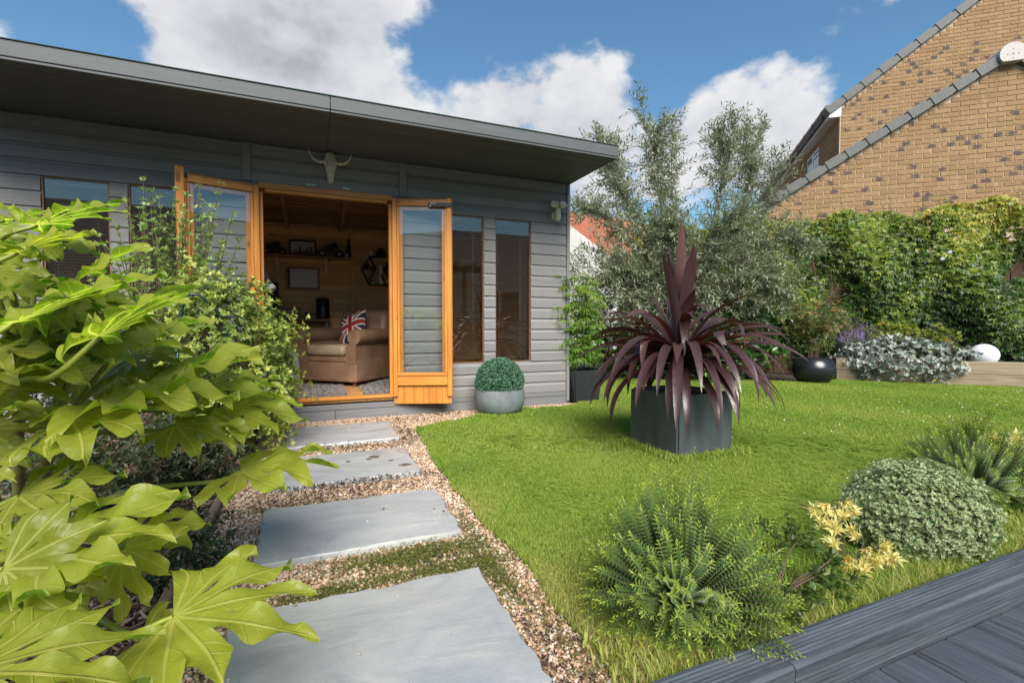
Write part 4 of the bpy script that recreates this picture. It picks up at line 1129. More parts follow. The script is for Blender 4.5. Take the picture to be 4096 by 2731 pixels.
# skirt hanging over the rim
for k in range(34):
    az = k * 2.39996 + .7 + r_.uniform(-.25, .25); el = R(r_.uniform(5, 42)); L = r_.uniform(.62, .82)
    cleaf((CX + .03 * math.cos(az), CY + .03 * math.sin(az), .50 + .08 * r_.random()), az, el, L, r_.uniform(.05, .07), r_.uniform(2.4, 3.6), twist=r_.normal(0, .3), late=.6)
for da in (-1.5, -1.25, -1.0, -.75, -.58, -.40, -.18, -.02, .16, .34, .55, .75, .95, 1.2, 1.45):
    cleaf((CX, CY, .54), view_az + da * .8, R(r_.uniform(30, 46)), r_.uniform(.95, 1.12) * (1 - .22 * min(1, abs(da) / 1.2)), .058, 3.5, twist=r_.normal(0, .2), late=.5)

# ---- stone bowl with clipped ball
BX, BY = 1.665, 4.27
bowl = thing('stone_bowl', (BX, BY, 0), 'round blue grey stone bowl planter against the shed wall', 'planter')
MB().lathe([(.0, 0), (.15, 0), (.19, .012), (.225, .06), (.243, .13), (.243, .175), (.236, .215), (.232, .240), (.222, .243), (.212, .236), (.208, .20), (0, .195)], (BX, BY, 0), 48, False).build('bowl', M['stone_pot'], bowl, 50)
ball = thing('topiary_ball', (BX, BY, .2), 'clipped bluish green topiary ball sitting in the stone bowl', 'plant')
M['topiary'] = m_leaf('topiary_leaf', [(0, (.03, .09, .05)), (.5, (.075, .19, .11)), (.85, (.13, .27, .165)), (1, (.19, .33, .22))], .5, .2)
r_ = np.random.default_rng(4)
D_ = rand_dirs(r_, 5200); D_ = D_[D_[:, 2] > -.45]; rad = .225 * (1 + r_.normal(0, .012, len(D_)) + .02 * np.sin(D_[:, 0] * 9) * np.sin(D_[:, 2] * 8))
P = np.array([BX, BY, .30]) + D_ * rad[:, None]; P[:, 2] = np.maximum(P[:, 2], .21)
k = len(P); ax = unit(D_ * .7 + rand_dirs(r_, k) * .7)
leaf_obj('foliage', rosettes(r_, P, ax, 3, .020, .011, 1.0, 4), M['topiary'], ball)
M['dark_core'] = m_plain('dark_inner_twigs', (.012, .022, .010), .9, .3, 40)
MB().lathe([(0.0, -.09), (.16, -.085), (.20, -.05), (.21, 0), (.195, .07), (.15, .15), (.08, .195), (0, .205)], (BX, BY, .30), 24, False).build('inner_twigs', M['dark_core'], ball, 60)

# ---- tapered black pot with bamboo like shrub by the shed corner
square_pot('tapered_planter', 2.60, 2.985, 4.46, 4.86, .355, .80, M['speck_pot'], 'speckled black tapered square planter beside the shed corner', .03)
bam = thing('bamboo_shrub', (2.79, 4.66, .3), 'feathery bright green bamboo like shrub with black canes', 'plant')
M['bamboo'] = m_leaf('feathery_green', [(0, (.07, .15, .025)), (.5, (.15, .27, .04)), (.8, (.24, .36, .06)), (1, (.36, .38, .08))], .45, .45)
r_ = np.random.default_rng(14)
canes = []; P = []; A = []
for i in range(7):
    b = np.array([2.79 + r_.uniform(-.07, .07), 4.66 + r_.uniform(-.07, .07), .29]); tp = b + np.array([r_.uniform(-.26, .16), r_.uniform(-.22, .12), r_.uniform(.75, 1.22)])
    sp = spline([b, b * .6 + tp * .4 + r_.normal(0, .02, 3), tp], 8); canes.append((sp, list(np.linspace(.006, .0025, len(sp)))))
    for j in range(4, len(sp)):
        for q in range(5):
            dd = unit(np.array([r_.normal(), r_.normal(), r_.uniform(-.1, .5)])); P.append(sp[j] + dd * r_.uniform(.05, .20)); A.append(dd + np.array([0, 0, -.35]))
            canes.append(([sp[j], P[-1]], .0012))
tubes('canes', canes, M['bark_black'], bam, 5)
P = np.array(P); A = np.array(A); k = len(P)
fr = []
Az = unit(A)
for j in range(7):                                  # palmate fans of thin leaflets
    sidev = unit(np.cross(Az, np.array([0, 0, 1.0]))); ang = (j - 3) * .42 + r_.normal(0, .08, k)
    D2 = Az * np.cos(ang)[:, None] + sidev * np.sin(ang)[:, None] + np.array([0, 0, -.28])
    fr.append(leaf_geo(P, D2, np.tile([0, 0, 1.0], (k, 1)) + r_.normal(0, .3, (k, 3)), r_.uniform(.08, .14, k), .013, np.clip(.35 + .35 * (P[:, 2] - .4) + r_.normal(0, .2, k), 0, 1), .1, .2))
leaf_obj('foliage', fr, M['bamboo'], bam)

# ---- grey fence behind the shed corner
M['fence_grey'] = m_paint('grey_fence_paint', (.17, .19, .21), 'z')
fe = thing('grey_fence', (3.4, 7.9, 0), 'grey painted board fence behind the shed corner and the bamboo', 'fence')
for i in range(14):
    p = np.array([2.75 + i * .125, 7.7 + i * .02]); box('fence_board', (p[0], p[1], 0), (p[0] + .118, p[1] + .02, 1.72 + .01 * (i % 3)), M['fence_grey'], fe, .003)
box('fence_rail', (2.75, 7.99, .4), (4.5, 8.03, .48), M['fence_grey'], fe, .003)

# ---- dark timber fence carrying the climber
BD = np.array([.656, -.755, 0.0]); BNn = np.array([.755, .656, 0.0]); B0 = np.array([7.475, 4.816, 0.0])
def bed(s, o, z): return B0 + BD * s + BNn * o + np.array([0, 0, z])
bed_rz = math.atan2(BD[1], BD[0])
M['fence_brown'] = m_wood('brown_fence_board', (.045, .024, .014), (.10, .055, .032), 'z', .8)
fen = thing('board_fence', bed(1, 1.05, 0), 'brown vertical board fence almost hidden by the climber', 'fence')
me_ = None
for i in range(58):
    s = -3.6 + i * .13
    V, F = cbox((-.0625, -.01, -1.0), (.0625, .01, 1.0), .003)
    if me_ is None: me_ = bpy.data.meshes.new('fence_board'); me_.from_pydata(V, [], F); me_.materials.append(M['fence_brown'])
    o = bpy.data.objects.new('fence_board', me_); COL.objects.link(o); o.location = Vector(bed(s, 1.02 + (.012 if i % 2 else 0), .98)); o.rotation_euler = (0, 0, bed_rz); attach(o, fen)
for s in (-3.0, -1.2, .6, 2.4):
    V, F = cbox((-.05, -.05, 0), (.05, .05, 2.1), .004); me = bpy.data.meshes.new('post'); me.from_pydata(V, [], F)
    o = link('post', me, M['fence_brown'], None, bed(s, 1.10, -.05)); o.rotation_euler = (0, 0, bed_rz); attach(o, fen)
vine = thing('climbing_vine', bed(.8, .95, .0), 'dense yellow green passion flower climber covering the fence below the brick gable', 'hedge')
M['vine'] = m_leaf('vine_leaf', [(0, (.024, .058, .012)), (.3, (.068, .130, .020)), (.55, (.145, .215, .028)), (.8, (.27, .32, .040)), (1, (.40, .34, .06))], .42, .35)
r_ = np.random.default_rng(31)
def lump(s, z): return .11 * np.sin(s * 2.1 + 1.3 * z) * np.sin(z * 2.6 + .6) + .07 * np.sin(s * 5.3 + 2.2 * z + 1) + .05 * np.sin(s * 9.1 - 6.3 * z)
def vtop(s): return 2.68 + .05 * np.sin(s * 1.7 + .8) + .05 * np.sin(s * 4.1) + .03 * np.sin(s * 9.7) - .035 * s + .14 * np.clip((s - .6) / 1.4, 0, 1)
NV = 24000
s = r_.uniform(-3.3, 4.2, NV); z = .05 + (vtop(s) - .05) * r_.random(NV) ** .9
bulge = .16 * np.sqrt(np.clip(1 - ((z - 1.5) / 1.55) ** 4, 0, 1))
off = .95 - bulge - lump(s, z) * 1.3 + np.abs(r_.normal(0, .07, NV))
# sparse patches where the fence shows through
gap = (np.sin(s * 3.3 + .5) * np.sin(z * 4.1 + 1.2) > .93) & (z < 1.9) & (r_.random(NV) < .8); keep = ~gap & ~((z < .45) & (r_.random(NV) < .6))
s, z, off = s[keep], z[keep], off[keep]; k = len(s)
P = B0 + BD * s[:, None] + BNn * off[:, None]; P[:, 2] = z
A = unit(-BNn * .9 + np.array([0, 0, .25]) + r_.normal(0, .45, (k, 3)))
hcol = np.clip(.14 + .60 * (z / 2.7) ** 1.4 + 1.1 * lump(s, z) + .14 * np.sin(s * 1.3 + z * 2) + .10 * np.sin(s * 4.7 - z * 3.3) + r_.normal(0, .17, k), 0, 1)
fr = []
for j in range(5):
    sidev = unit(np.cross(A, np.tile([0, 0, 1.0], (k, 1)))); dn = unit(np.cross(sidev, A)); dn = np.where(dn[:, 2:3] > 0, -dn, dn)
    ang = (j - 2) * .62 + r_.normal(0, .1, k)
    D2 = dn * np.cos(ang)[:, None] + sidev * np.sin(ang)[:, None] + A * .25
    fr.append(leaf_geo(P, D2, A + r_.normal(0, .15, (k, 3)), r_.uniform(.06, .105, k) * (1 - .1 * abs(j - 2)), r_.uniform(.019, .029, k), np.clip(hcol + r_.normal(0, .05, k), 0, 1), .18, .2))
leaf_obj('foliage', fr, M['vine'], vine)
# shoots standing above the top
shoots = []; fr = []
for i in range(46):
    s_ = r_.uniform(-2.6, 3.8); b = bed(s_, .93 + r_.uniform(-.1, .12), vtop(s_) - .1); tp = b + np.array([r_.normal(0, .10), r_.normal(0, .08), r_.uniform(.12, .36)])
    sp = spline([b, (b + tp) / 2 + r_.normal(0, .02, 3), tp], 5); shoots.append((sp, .0022))
    Q = np.repeat(np.array(sp[2:]), 2, 0); fr.append(leaf_geo(Q, r_.normal(0, 1, Q.shape) + (0, 0, .5), r_.normal(0, 1, Q.shape), r_.uniform(.03, .07, len(Q)), .014, r_.uniform(.5, 1, len(Q)), .15, .2))
leaf_obj('foliage', fr, M['vine'], vine); tubes('shoots', shoots, M['bark_brown'], vine, 4)
tw = []
for i in range(70):
    s_ = r_.uniform(-3, 4); q = [bed(s_, 1.0, .05)]
    for j in range(6): q.append(bed(s_ + r_.normal(0, .2), .95 + r_.uniform(-.1, .05), .05 + (j + 1) * r_.uniform(.3, .42)))
    tw.append((spline(q, 4), .005))
tubes('stems', tw, M['bark_brown'], vine, 4)
M['passion'] = m_plain('pale_lilac_petal', (.45, .42, .50), .5, .15, 20)
for (u, v_) in ((3770, 1035), (3800, 1008)):
    c = at(u, v_, 6.75 if u > 3500 else 7.2); mb = MB()
    t_ = Vector(-BNn + np.array([0, 0, .3])).to_track_quat('Z', 'Y').to_matrix()
    for j in range(10):
        a = j * math.pi / 5; pts_ = [(0, 0, .004), (.014, -.006, .006), (.030, 0, .002), (.014, .006, .006)]
        rm = Matrix.Rotation(a, 3, 'Z'); mb.add([tuple(t_ @ (rm @ Vector(p))) for p in pts_], [(0, 1, 2, 3)])
    mb.build('flower', M['passion'], vine, None, c)

# ---- raised bed of sleepers
M['sleeper'] = m_wood('weathered_sleeper', (.17, .125, .085), (.34, .275, .20), 'x', .85, .8, knots=.9, knot_col=(.09, .06, .04), bump=.6)
rbed = thing('raised_bed', bed(1.0, .05, 0), 'raised flower bed edged with two courses of weathered timber sleepers', 'flower bed')
def bbox(name, s0_, s1_, o0, o1, z0, z1, mat, par, ch=.006):
    c = bed((s0_ + s1_) / 2, (o0 + o1) / 2, (z0 + z1) / 2); V, F = cbox((-(s1_ - s0_) / 2, -(o1 - o0) / 2, -(z1 - z0) / 2), ((s1_ - s0_) / 2, (o1 - o0) / 2, (z1 - z0) / 2), ch)
    me = bpy.data.meshes.new(name); me.from_pydata(V, [], F); o = link(name, me, mat, None, c); o.rotation_euler = (0, 0, bed_rz); attach(o, par); return o
bbox('sleeper', 0, 2.4, 0, .12, -.03, .168, M['sleeper'], rbed); bbox('sleeper', 2.404, 4.9, 0, .12, -.03, .167, M['sleeper'], rbed)
bbox('sleeper', -.008, 1.3, -.004, .116, .170, .345, M['sleeper'], rbed); bbox('sleeper', 1.304, 3.8, -.004, .116, .170, .343, M['sleeper'], rbed)
bbox('sleeper', 3.804, 4.9, -.004, .116, .170, .344, M['sleeper'], rbed)
bbox('sleeper', .0, .12, .122, .80, -.03, .168, M['sleeper'], rbed); bbox('sleeper', .0, .12, .118, .80, .170, .34, M['sleeper'], rbed)
bbox('bed_soil', .122, 4.9, .123, .80, .0, .285, M['bark'], rbed, .01)

def mound(name, label, cat, c, rx, ry, rz_, n_, nleaf, L, W, mat, seed, spread=1.1, kind=4, axes=None, lo=-.35, rb=None, rough=.12, core=True, fold=.2, droop=.12, group=None, stemmat=None, lump_f=7.0, inner=.25):
    """a shrub: whorls of leaves on and in a lumpy ellipsoid, over a few stems"""
    r_ = np.random.default_rng(seed); t = thing(name, (c[0], c[1], max(c[2] + rz_ * lo, 0)), label, cat, group)
    D_ = rand_dirs(r_, n_ * 2); D_ = D_[D_[:, 2] > lo][:n_]; k = len(D_)
    lm = 1 + rough * np.sin(D_[:, 0] * lump_f + 1) * np.sin(D_[:, 1] * lump_f * 1.2 + 2) + rough * .8 * np.sin(D_[:, 2] * lump_f * 1.4 + D_[:, 0] * 5) + r_.normal(0, .05, k)
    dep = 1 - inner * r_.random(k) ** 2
    if axes is None: E = np.eye(3)
    else: E = np.array(axes)
    off = D_ * np.array([rx, ry, rz_]) * (lm * dep)[:, None]
    P = np.array(c) + off @ E
    A = unit(unit(D_ / np.array([rx, ry, rz_])) @ E + r_.normal(0, .35, (k, 3)) + np.array([0, 0, .25]))
    P[:, 2] = np.maximum(P[:, 2], .02)
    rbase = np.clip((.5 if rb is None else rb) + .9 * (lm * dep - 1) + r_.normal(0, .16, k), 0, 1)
    leaf_obj('foliage', rosettes(r_, P, A, nleaf, L, W, spread, kind, fold, droop, rbase), mat, t)
    st = []
    base = np.array([c[0], c[1], max(c[2] + rz_ * lo, 0) + .005])
    for i in range(0, k, max(1, k // 90)):
        st.append((spline([base + np.array([*(r_.normal(0, .04 * min(rx, .6), 2)), 0]), base * .5 + P[i] * .5, base * .18 + P[i] * .82], 4), [.004] * 4 + [.003] * 4 + [.0015]))
    tubes('stems', st, stemmat or M['bark_brown'], t, 4)
    return t
BE = [BD, BNn, np.array([0, 0, 1.0])]
M['silver'] = m_leaf('silver_leaf', [(0, (.13, .16, .13)), (.4, (.25, .29, .25)), (.8, (.38, .42, .38)), (1, (.48, .52, .47))], .6, .15, 1.1)
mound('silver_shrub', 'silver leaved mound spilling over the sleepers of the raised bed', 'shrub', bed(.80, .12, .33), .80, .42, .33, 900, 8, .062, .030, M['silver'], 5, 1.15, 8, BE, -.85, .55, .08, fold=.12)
M['yell_flower'] = m_plain('yellow_daisy', (.75, .45, .01), .5, .1, 10)
sil = [o for o in bpy.data.objects if o.name.startswith('silver_shrub')][0]
for (u, v_) in ((3722, 1407), (3738, 1521)):
    c = at(u, v_, 6.38); mb = MB(); mb.lathe([(.001, .0), (.018, .002), (.016, .008), (.001, .011)], (0, 0, 0), 10, False); mb.build('flower_head', M['yell_flower'], sil, None, c)
M['lime'] = m_leaf('lime_leaf', [(0, (.07, .11, .012)), (.5, (.17, .22, .022)), (.85, (.30, .30, .04)), (1, (.40, .22, .05))], .45, .35)
mound('lime_shrub', 'lime green shrub with orange tips behind the silver mound', 'shrub', bed(.78, .50, .60), .42, .20, .30, 190, 8, .055, .020, M['lime'], 6, 1.0, 4, BE, -.2, .6, .12)
mound('lime_shrub', 'small lime green shrub beside the white globe light', 'shrub', bed(1.38, .50, .56), .22, .18, .28, 120, 8, .055, .020, M['lime'], 7, 1.0, 4, BE, -.2, .5, .12)
# lavender and heather
def spikes(name, label, cat, c, rad, h, n_, mat, hmat, seed, L=.05, W=.012, group=None, headlen=.05, headr=.007):
    r_ = np.random.default_rng(seed); t = thing(name, c, label, cat, group); st = []; fr = []; hd = []
    for i in range(n_):
        a = r_.uniform(0, 6.28); q = math.sqrt(r_.random()) * rad; b = np.array(c) + np.array([q * .3 * math.cos(a), q * .3 * math.sin(a), 0])
        tp = np.array(c) + np.array([q * math.cos(a), q * math.sin(a), h * r_.uniform(.7, 1.05) * (1 - .3 * (q / rad) ** 2)])
        sp = spline([b, (b + tp) / 2 + np.array([0, 0, .03]), tp], 4); st.append((sp, .0016))
        d = unit(tp - np.array(sp[-3])); m_ = 10
        Q = tp + d * np.linspace(-headlen * .3, headlen, m_)[:, None] + r_.normal(0, headr * .5, (m_, 3))
        hd.append(leaf_geo(Q, r_.normal(0, 1, (m_, 3)) + d, r_.normal(0, 1, (m_, 3)), headr * 2.2, headr * 1.3, r_.random(m_), .2, 0))
        Q = np.array(sp[:-2]); Q = np.repeat(Q, 3, 0) + r_.normal(0, .01, (len(Q) * 3, 3)); fr.append(leaf_geo(Q, r_.normal(0, .6, Q.shape) + d, r_.normal(0, 1, Q.shape), L, W * .5, r_.random(len(Q)), .1, .1))
    leaf_obj('foliage', fr, mat, t); leaf_obj('flower_spikes', hd, hmat, t); tubes('stems', st, M['bark_brown'], t, 4)
M['lav_leaf'] = m_leaf('lavender_leaf', [(0, (.06, .09, .06)), (1, (.19, .24, .18))], .6, .2)
M['lav_head'] = m_leaf('lavender_head', [(0, (.20, .12, .36)), (1, (.42, .32, .62))], .6, .2)
M['heath_head'] = m_leaf('faded_heather', [(0, (.06, .035, .03)), (1, (.20, .12, .11))], .7, .2)
M['dull_leaf'] = m_leaf('dull_dark_leaf', [(0, (.015, .025, .012)), (1, (.06, .075, .04))], .6, .2)
spikes('lavender', 'purple lavender at the end of the raised bed near the black pot', 'plant', bed(.26, .30, .30), .22, .46, 80, M['lav_leaf'], M['lav_head'], 41, .06, group='lavenders in the raised bed')
spikes('lavender', 'purple lavender between the silver mound and the lime shrub', 'plant', bed(.46, .50, .30), .18, .56, 60, M['lav_leaf'], M['lav_head'], 42, .06, group='lavenders in the raised bed')
spikes('heather', 'dark faded heather rising behind the lavender', 'plant', bed(.18, .62, .30), .24, .72, 90, M['dull_leaf'], M['heath_head'], 43, .05, headlen=.14)
# white globe light
M['globe'] = m_plain('white_opal_globe', (.66, .66, .74), .45, .02, 3)
gc = at(3935, 1424, 6.72); g_ = thing('globe_light', (gc[0], gc[1], .285), 'white opal globe garden light on the raised bed', 'lamp')
MB().lathe([(max(.0008, .165 * math.sin(a)), -.155 * math.cos(a)) for a in np.linspace(0, math.pi, 22)], (gc[0], gc[1], .43), 36, False).build('globe', M['globe'], g_, 60)
MB().lathe([(.0, .26), (.075, .26), (.07, .285), (0, .285)], (gc[0], gc[1], 0), 20, False).build('base', M['black_pot'], g_, 40)
# round black pot with nandina
pc = ground(3258, 1530); pc = np.array([pc[0], pc[1] + .02, 0])
bp = thing('round_black_pot', pc, 'round shiny black pot in the corner left of the sleepers', 'planter')
MB().lathe([(.0, 0), (.15, 0), (.20, .02), (.26, .09), (.285, .17), (.28, .25), (.245, .33), (.20, .375), (.185, .38), (.178, .37), (.2, .32), (0, .31)], pc, 48, False).build('pot', M['black_pot'], bp, 50)
M['nandina'] = m_leaf('nandina_leaf', [(0, (.05, .085, .028)), (.5, (.12, .165, .045)), (.8, (.22, .22, .07)), (1, (.36, .14, .07))], .45, .3)
def nandina(label, c, h, rad, n_, seed, L=.05, mat=None, group=None, name='nandina'):
    r_ = np.random.default_rng(seed); t = thing(name, c, label, 'plant', group); st = []; P = []; A = []
    for i in range(n_):
        a = r_.uniform(0, 6.28); q = rad * math.sqrt(r_.random()); b = np.array(c) + np.array([.12 * q * math.cos(a), .12 * q * math.sin(a), 0])
        tp = np.array(c) + np.array([q * math.cos(a), q * math.sin(a), h * r_.uniform(.55, 1.0)]); sp = spline([b, b * .5 + tp * .5 + np.array([-.1 * q * math.cos(a), -.1 * q * math.sin(a), .05]), tp], 5); st.append((sp, .0025))
        for p in sp[5:]:
            for _ in range(4): P.append(p + r_.normal(0, .045, 3)); A.append(unit(r_.normal(0, .6, 3) + np.array([.4 * math.cos(a), .4 * math.sin(a), .3])))
    P = np.array(P); A = np.array(A); P[:, 2] = np.maximum(P[:, 2], c[2] + .02)
    leaf_obj('foliage', rosettes(r_, P, A, 5, L, L * .3, 1.25, 4, .15, .25), mat or M['nandina'], t); tubes('stems', st, M['bark_brown'], t, 4)
nandina('ferny nandina with bronze stems growing in the round black pot', (pc[0], pc[1], .32), .95, .42, 34, 51, .06)
# photinia under the olive
M['photinia'] = m_leaf('glossy_photinia', [(0, (.018, .042, .012)), (.5, (.045, .100, .022)), (.78, (.085, .145, .03)), (.88, (.24, .14, .04)), (1, (.44, .11, .07))], .28, .2, spec=.6)
ph = ground(2850, 1515)
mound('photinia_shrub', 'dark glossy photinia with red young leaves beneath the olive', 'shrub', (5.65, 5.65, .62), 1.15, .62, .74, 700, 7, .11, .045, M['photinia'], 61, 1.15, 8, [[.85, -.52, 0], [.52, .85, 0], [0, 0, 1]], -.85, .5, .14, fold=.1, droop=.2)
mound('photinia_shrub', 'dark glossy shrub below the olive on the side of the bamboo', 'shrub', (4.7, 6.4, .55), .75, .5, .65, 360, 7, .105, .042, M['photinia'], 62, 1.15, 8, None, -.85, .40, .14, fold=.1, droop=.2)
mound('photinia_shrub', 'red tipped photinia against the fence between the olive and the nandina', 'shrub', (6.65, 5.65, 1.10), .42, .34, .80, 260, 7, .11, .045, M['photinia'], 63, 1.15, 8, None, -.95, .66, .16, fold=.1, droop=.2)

# ---- olive tree
ol = thing('olive_tree', ground(2790, 1500), 'grey green olive tree with open twiggy top behind the cordyline', 'tree')
M['olive'] = m_leaf('olive_leaf', [(0, (.10, .125, .062)), (.45, (.205, .235, .14)), (.8, (.31, .335, .22)), (1, (.42, .44, .32))], .5, .22, 1.2, back=(.26, .29, .21))
r_ = np.random.default_rng(71)
BR = [[(2770, 1500, 7.2), (2700, 1150, 7.2), (2650, 850, 7.1), (2570, 425, 7.0)], [(2770, 1500, 7.2), (2740, 1120, 7.3), (2690, 800, 7.4), (2690, 490, 7.4)],
      [(2780, 1500, 7.2), (2790, 1150, 7.1), (2860, 850, 7.0), (2930, 470, 6.9)], [(2780, 1500, 7.2), (2850, 1150, 7.3), (2960, 850, 7.4), (3040, 520, 7.4)],
      [(2780, 1500, 7.2), (2900, 1150, 7.1), (3040, 900, 7.0), (3110, 640, 6.9)], [(2730, 1250, 7.2), (2600, 950, 7.0), (2480, 760, 6.9), (2440, 600, 6.9)],
      [(2730, 1250, 7.2), (2560, 1000, 6.8), (2430, 880, 6.7), (2330, 840, 6.6)], [(2720, 1200, 7.2), (2540, 900, 7.3), (2450, 700, 7.3), (2390, 560, 7.3)],
      [(2830, 1250, 7.2), (3000, 1050, 6.8), (3120, 960, 6.6), (3200, 985, 6.5)], [(2800, 1300, 7.2), (2950, 1150, 6.6), (3060, 1100, 6.4), (3120, 1180, 6.4)],
      [(2740, 1300, 7.2), (2620, 1150, 6.6), (2500, 1080, 6.5), (2420, 1130, 6.4)], [(2760, 1300, 7.2), (2740, 1050, 6.5), (2700, 950, 6.4), (2660, 900, 6.3)],
      [(2790, 1300, 7.2), (2850, 1050, 6.5), (2900, 930, 6.4), (2960, 860, 6.3)], [(2690, 900, 7.2), (2620, 700, 7.2), (2630, 520, 7.2)], [(2860, 850, 7.0), (2900, 680, 7.1), (2880, 540, 7.1)], [(2960, 850, 7.3), (3000, 700, 7.2), (2980, 540, 7.2)]]
br = []; TW = []
for bi, b in enumerate(BR):
    sp = spline([at(*q) for q in b], 8); br.append((sp, list(np.linspace(.032 if len(b) == 4 else .014, .004, len(sp)))))
    L_ = len(sp); open_top = b[-1][1] < 700
    for i in range(int(L_ * .28), L_):
        d = unit(np.array(sp[min(i + 1, L_ - 1)]) - np.array(sp[max(i - 1, 0)]))
        for _ in range(7 if i < L_ - 3 else 8):
            a = unit(d * .8 + r_.normal(0, .80, 3) + np.array([0, 0, .15])); TW.append((np.array(sp[i]) + r_.normal(0, .02, 3), a, r_.uniform(.20, .46) * (1.0 if i < L_ - 2 else .7)))
# dense lower skirt of foliage
cen = at(2720, 1130, 6.9)
for _ in range(1000):
    d = rand_dirs(r_, 1)[0]; q = r_.random() ** .45
    p = cen + RT * d[0] * 1.55 * q + np.array([FW[0], FW[1], 0]) * d[1] * .75 * q + np.array([0, 0, 1]) * d[2] * .92 * q
    if _ % 6 == 0: p = at(2440, 1150, 6.5) + RT * d[0] * .55 * q + np.array([FW[0], FW[1], 0]) * d[1] * .5 * q + np.array([0, 0, 1]) * d[2] * .8 * q
    if p[2] < .75: continue
    TW.append((p, unit(d * .7 + r_.normal(0, .5, 3) + np.array([0, 0, .05])), r_.uniform(.15, .30)))
fr = []; tws = []
for p, a, L in TW:
    m_ = max(3, int(L / .036)); tt = np.linspace(.12, 1, m_); bendv = np.array([0, 0, -.06 * L * 4]); Q = p + a * (L * tt)[:, None] + bendv * (tt ** 2)[:, None] * .35
    tws.append(([p, p + a * L * .5 + bendv * .09, p + a * L + bendv * .35], [.0026, .002, .001]))
    sd_ = unit(np.cross(a, rand_dirs(r_, 1)[0])); up2 = np.cross(a, sd_); ph = np.arange(m_) * 1.57
    sdv = sd_ * np.cos(ph)[:, None] + up2 * np.sin(ph)[:, None]
    for sg in (1, -1):
        D2 = a * .75 + sdv * sg * .75 + r_.normal(0, .12, (m_, 3)); rb_ = np.clip(.42 + .12 * (p[2] - 1.5) * 0 + r_.normal(0, .2, m_), 0, 1)
        fr.append(leaf_geo(Q, D2, r_.normal(0, .5, (m_, 3)) + np.array([0, 0, 1.0]), r_.uniform(.06, .105, m_), r_.uniform(.016, .024, m_), rb_, .12, .1))
tubes('trunk', br, M['bark_grey'], ol, 7)
mb = MB(); 
for P_, rad in tws: mb.tube(P_, rad, 3, False)
mb.build('twigs', M['bark_grey'], ol)
leaf_obj('crown', fr, M['olive'], ol)

# ================================================================ FATSIA AND THE PLANTING BED BESIDE THE PATH
n = NT('fatsia_leaf'); uv = n.n('ShaderNodeUVMap'); sx = n.n('ShaderNodeSeparateXYZ'); n.l(uv.outputs[0], sx.inputs[0])
au = n.math('ABSOLUTE', sx.outputs[0]); vv = sx.outputs[1]
at_ = n.n('ShaderNodeAttribute'); at_.attribute_name = 'r'
nz = n.noise(n.coord('Object'), 16, 4); nz2 = n.noise(n.coord('Object'), 5, 3)
c = n.ramp(at_.outputs['Fac'], [(0, (.020, .065, .009)), (.3, (.060, .150, .012)), (.6, (.135, .262, .020)), (.85, (.245, .345, .026)), (1, (.34, .32, .030))])
c = n.mix(n.ramp(nz2, [(.45, (0,) * 3), (.7, (.35,) * 3)]), c, (.30, .30, .03)); c = n.mix(n.ramp(n.noise(n.coord('Object'), 42, 3), [(.70, (0,) * 3), (.76, (.55,) * 3)]), c, (.16, .12, .03))
mid = n.ramp(n.math('DIVIDE', au, n.math('SUBTRACT', .021, n.math('MULTIPLY', vv, .014))), [(.45, (1,) * 3), (1.0, (0,) * 3)])
sv = n.math('FRACT', n.math('MULTIPLY', n.math('SUBTRACT', vv, n.math('MULTIPLY', au, .95)), 9.0))
sec = n.ramp(n.math('ABSOLUTE', n.math('SUBTRACT', sv, .5)), [(.02, (.50,) * 3), (.07, (0,) * 3)])
vein = n.mix(1.0, mid, sec, 'LIGHTEN')
c = n.mix(vein, c, (.50, .54, .17))
geo = n.n('ShaderNodeNewGeometry'); c2 = n.mix(geo.outputs['Backfacing'], c, n.mix(.65, c, (.30, .31, .035)))
n.set(col=c2, rough=n.ramp(nz, [(.3, (.36,) * 3), (.7, (.50,) * 3)]), spec=.5)
vo = n.n('ShaderNodeTexVoronoi'); vo.inputs['Scale'].default_value = 55; n.l(n.coord('Object'), vo.inputs['Vector']); bh = n.math('ADD', n.math('MULTIPLY', vo.outputs['Distance'], .7), n.math('MULTIPLY', vein, -.8)); n.bump(bh, .55, .005)
tr = n.n('ShaderNodeBsdfTranslucent'); n.l(n.mix(1.0, c2, (1.8, 1.8, .8), 'MULTIPLY'), tr.inputs[0]); ms = n.n('ShaderNodeMixShader'); ms.inputs[0].default_value = .48
n.l(n.b.outputs[0], ms.inputs[1]); n.l(tr.outputs[0], ms.inputs[2]); n.l(ms.outputs[0], n.out.inputs['Surface']); M['fatsia'] = n.m
M['petiole'] = m_plain('green_petiole', (.20, .24, .03), .45, .2, 14)
M['fatsia_stem'] = m_plain('brown_green_stem', (.13, .12, .035), .7, .3, 20, .4, 40)
fat = thing('fatsia', ground(130, 2280), 'big fatsia with glossy lime green palmate leaves beside the path', 'plant')
fr_ = random.Random(77)
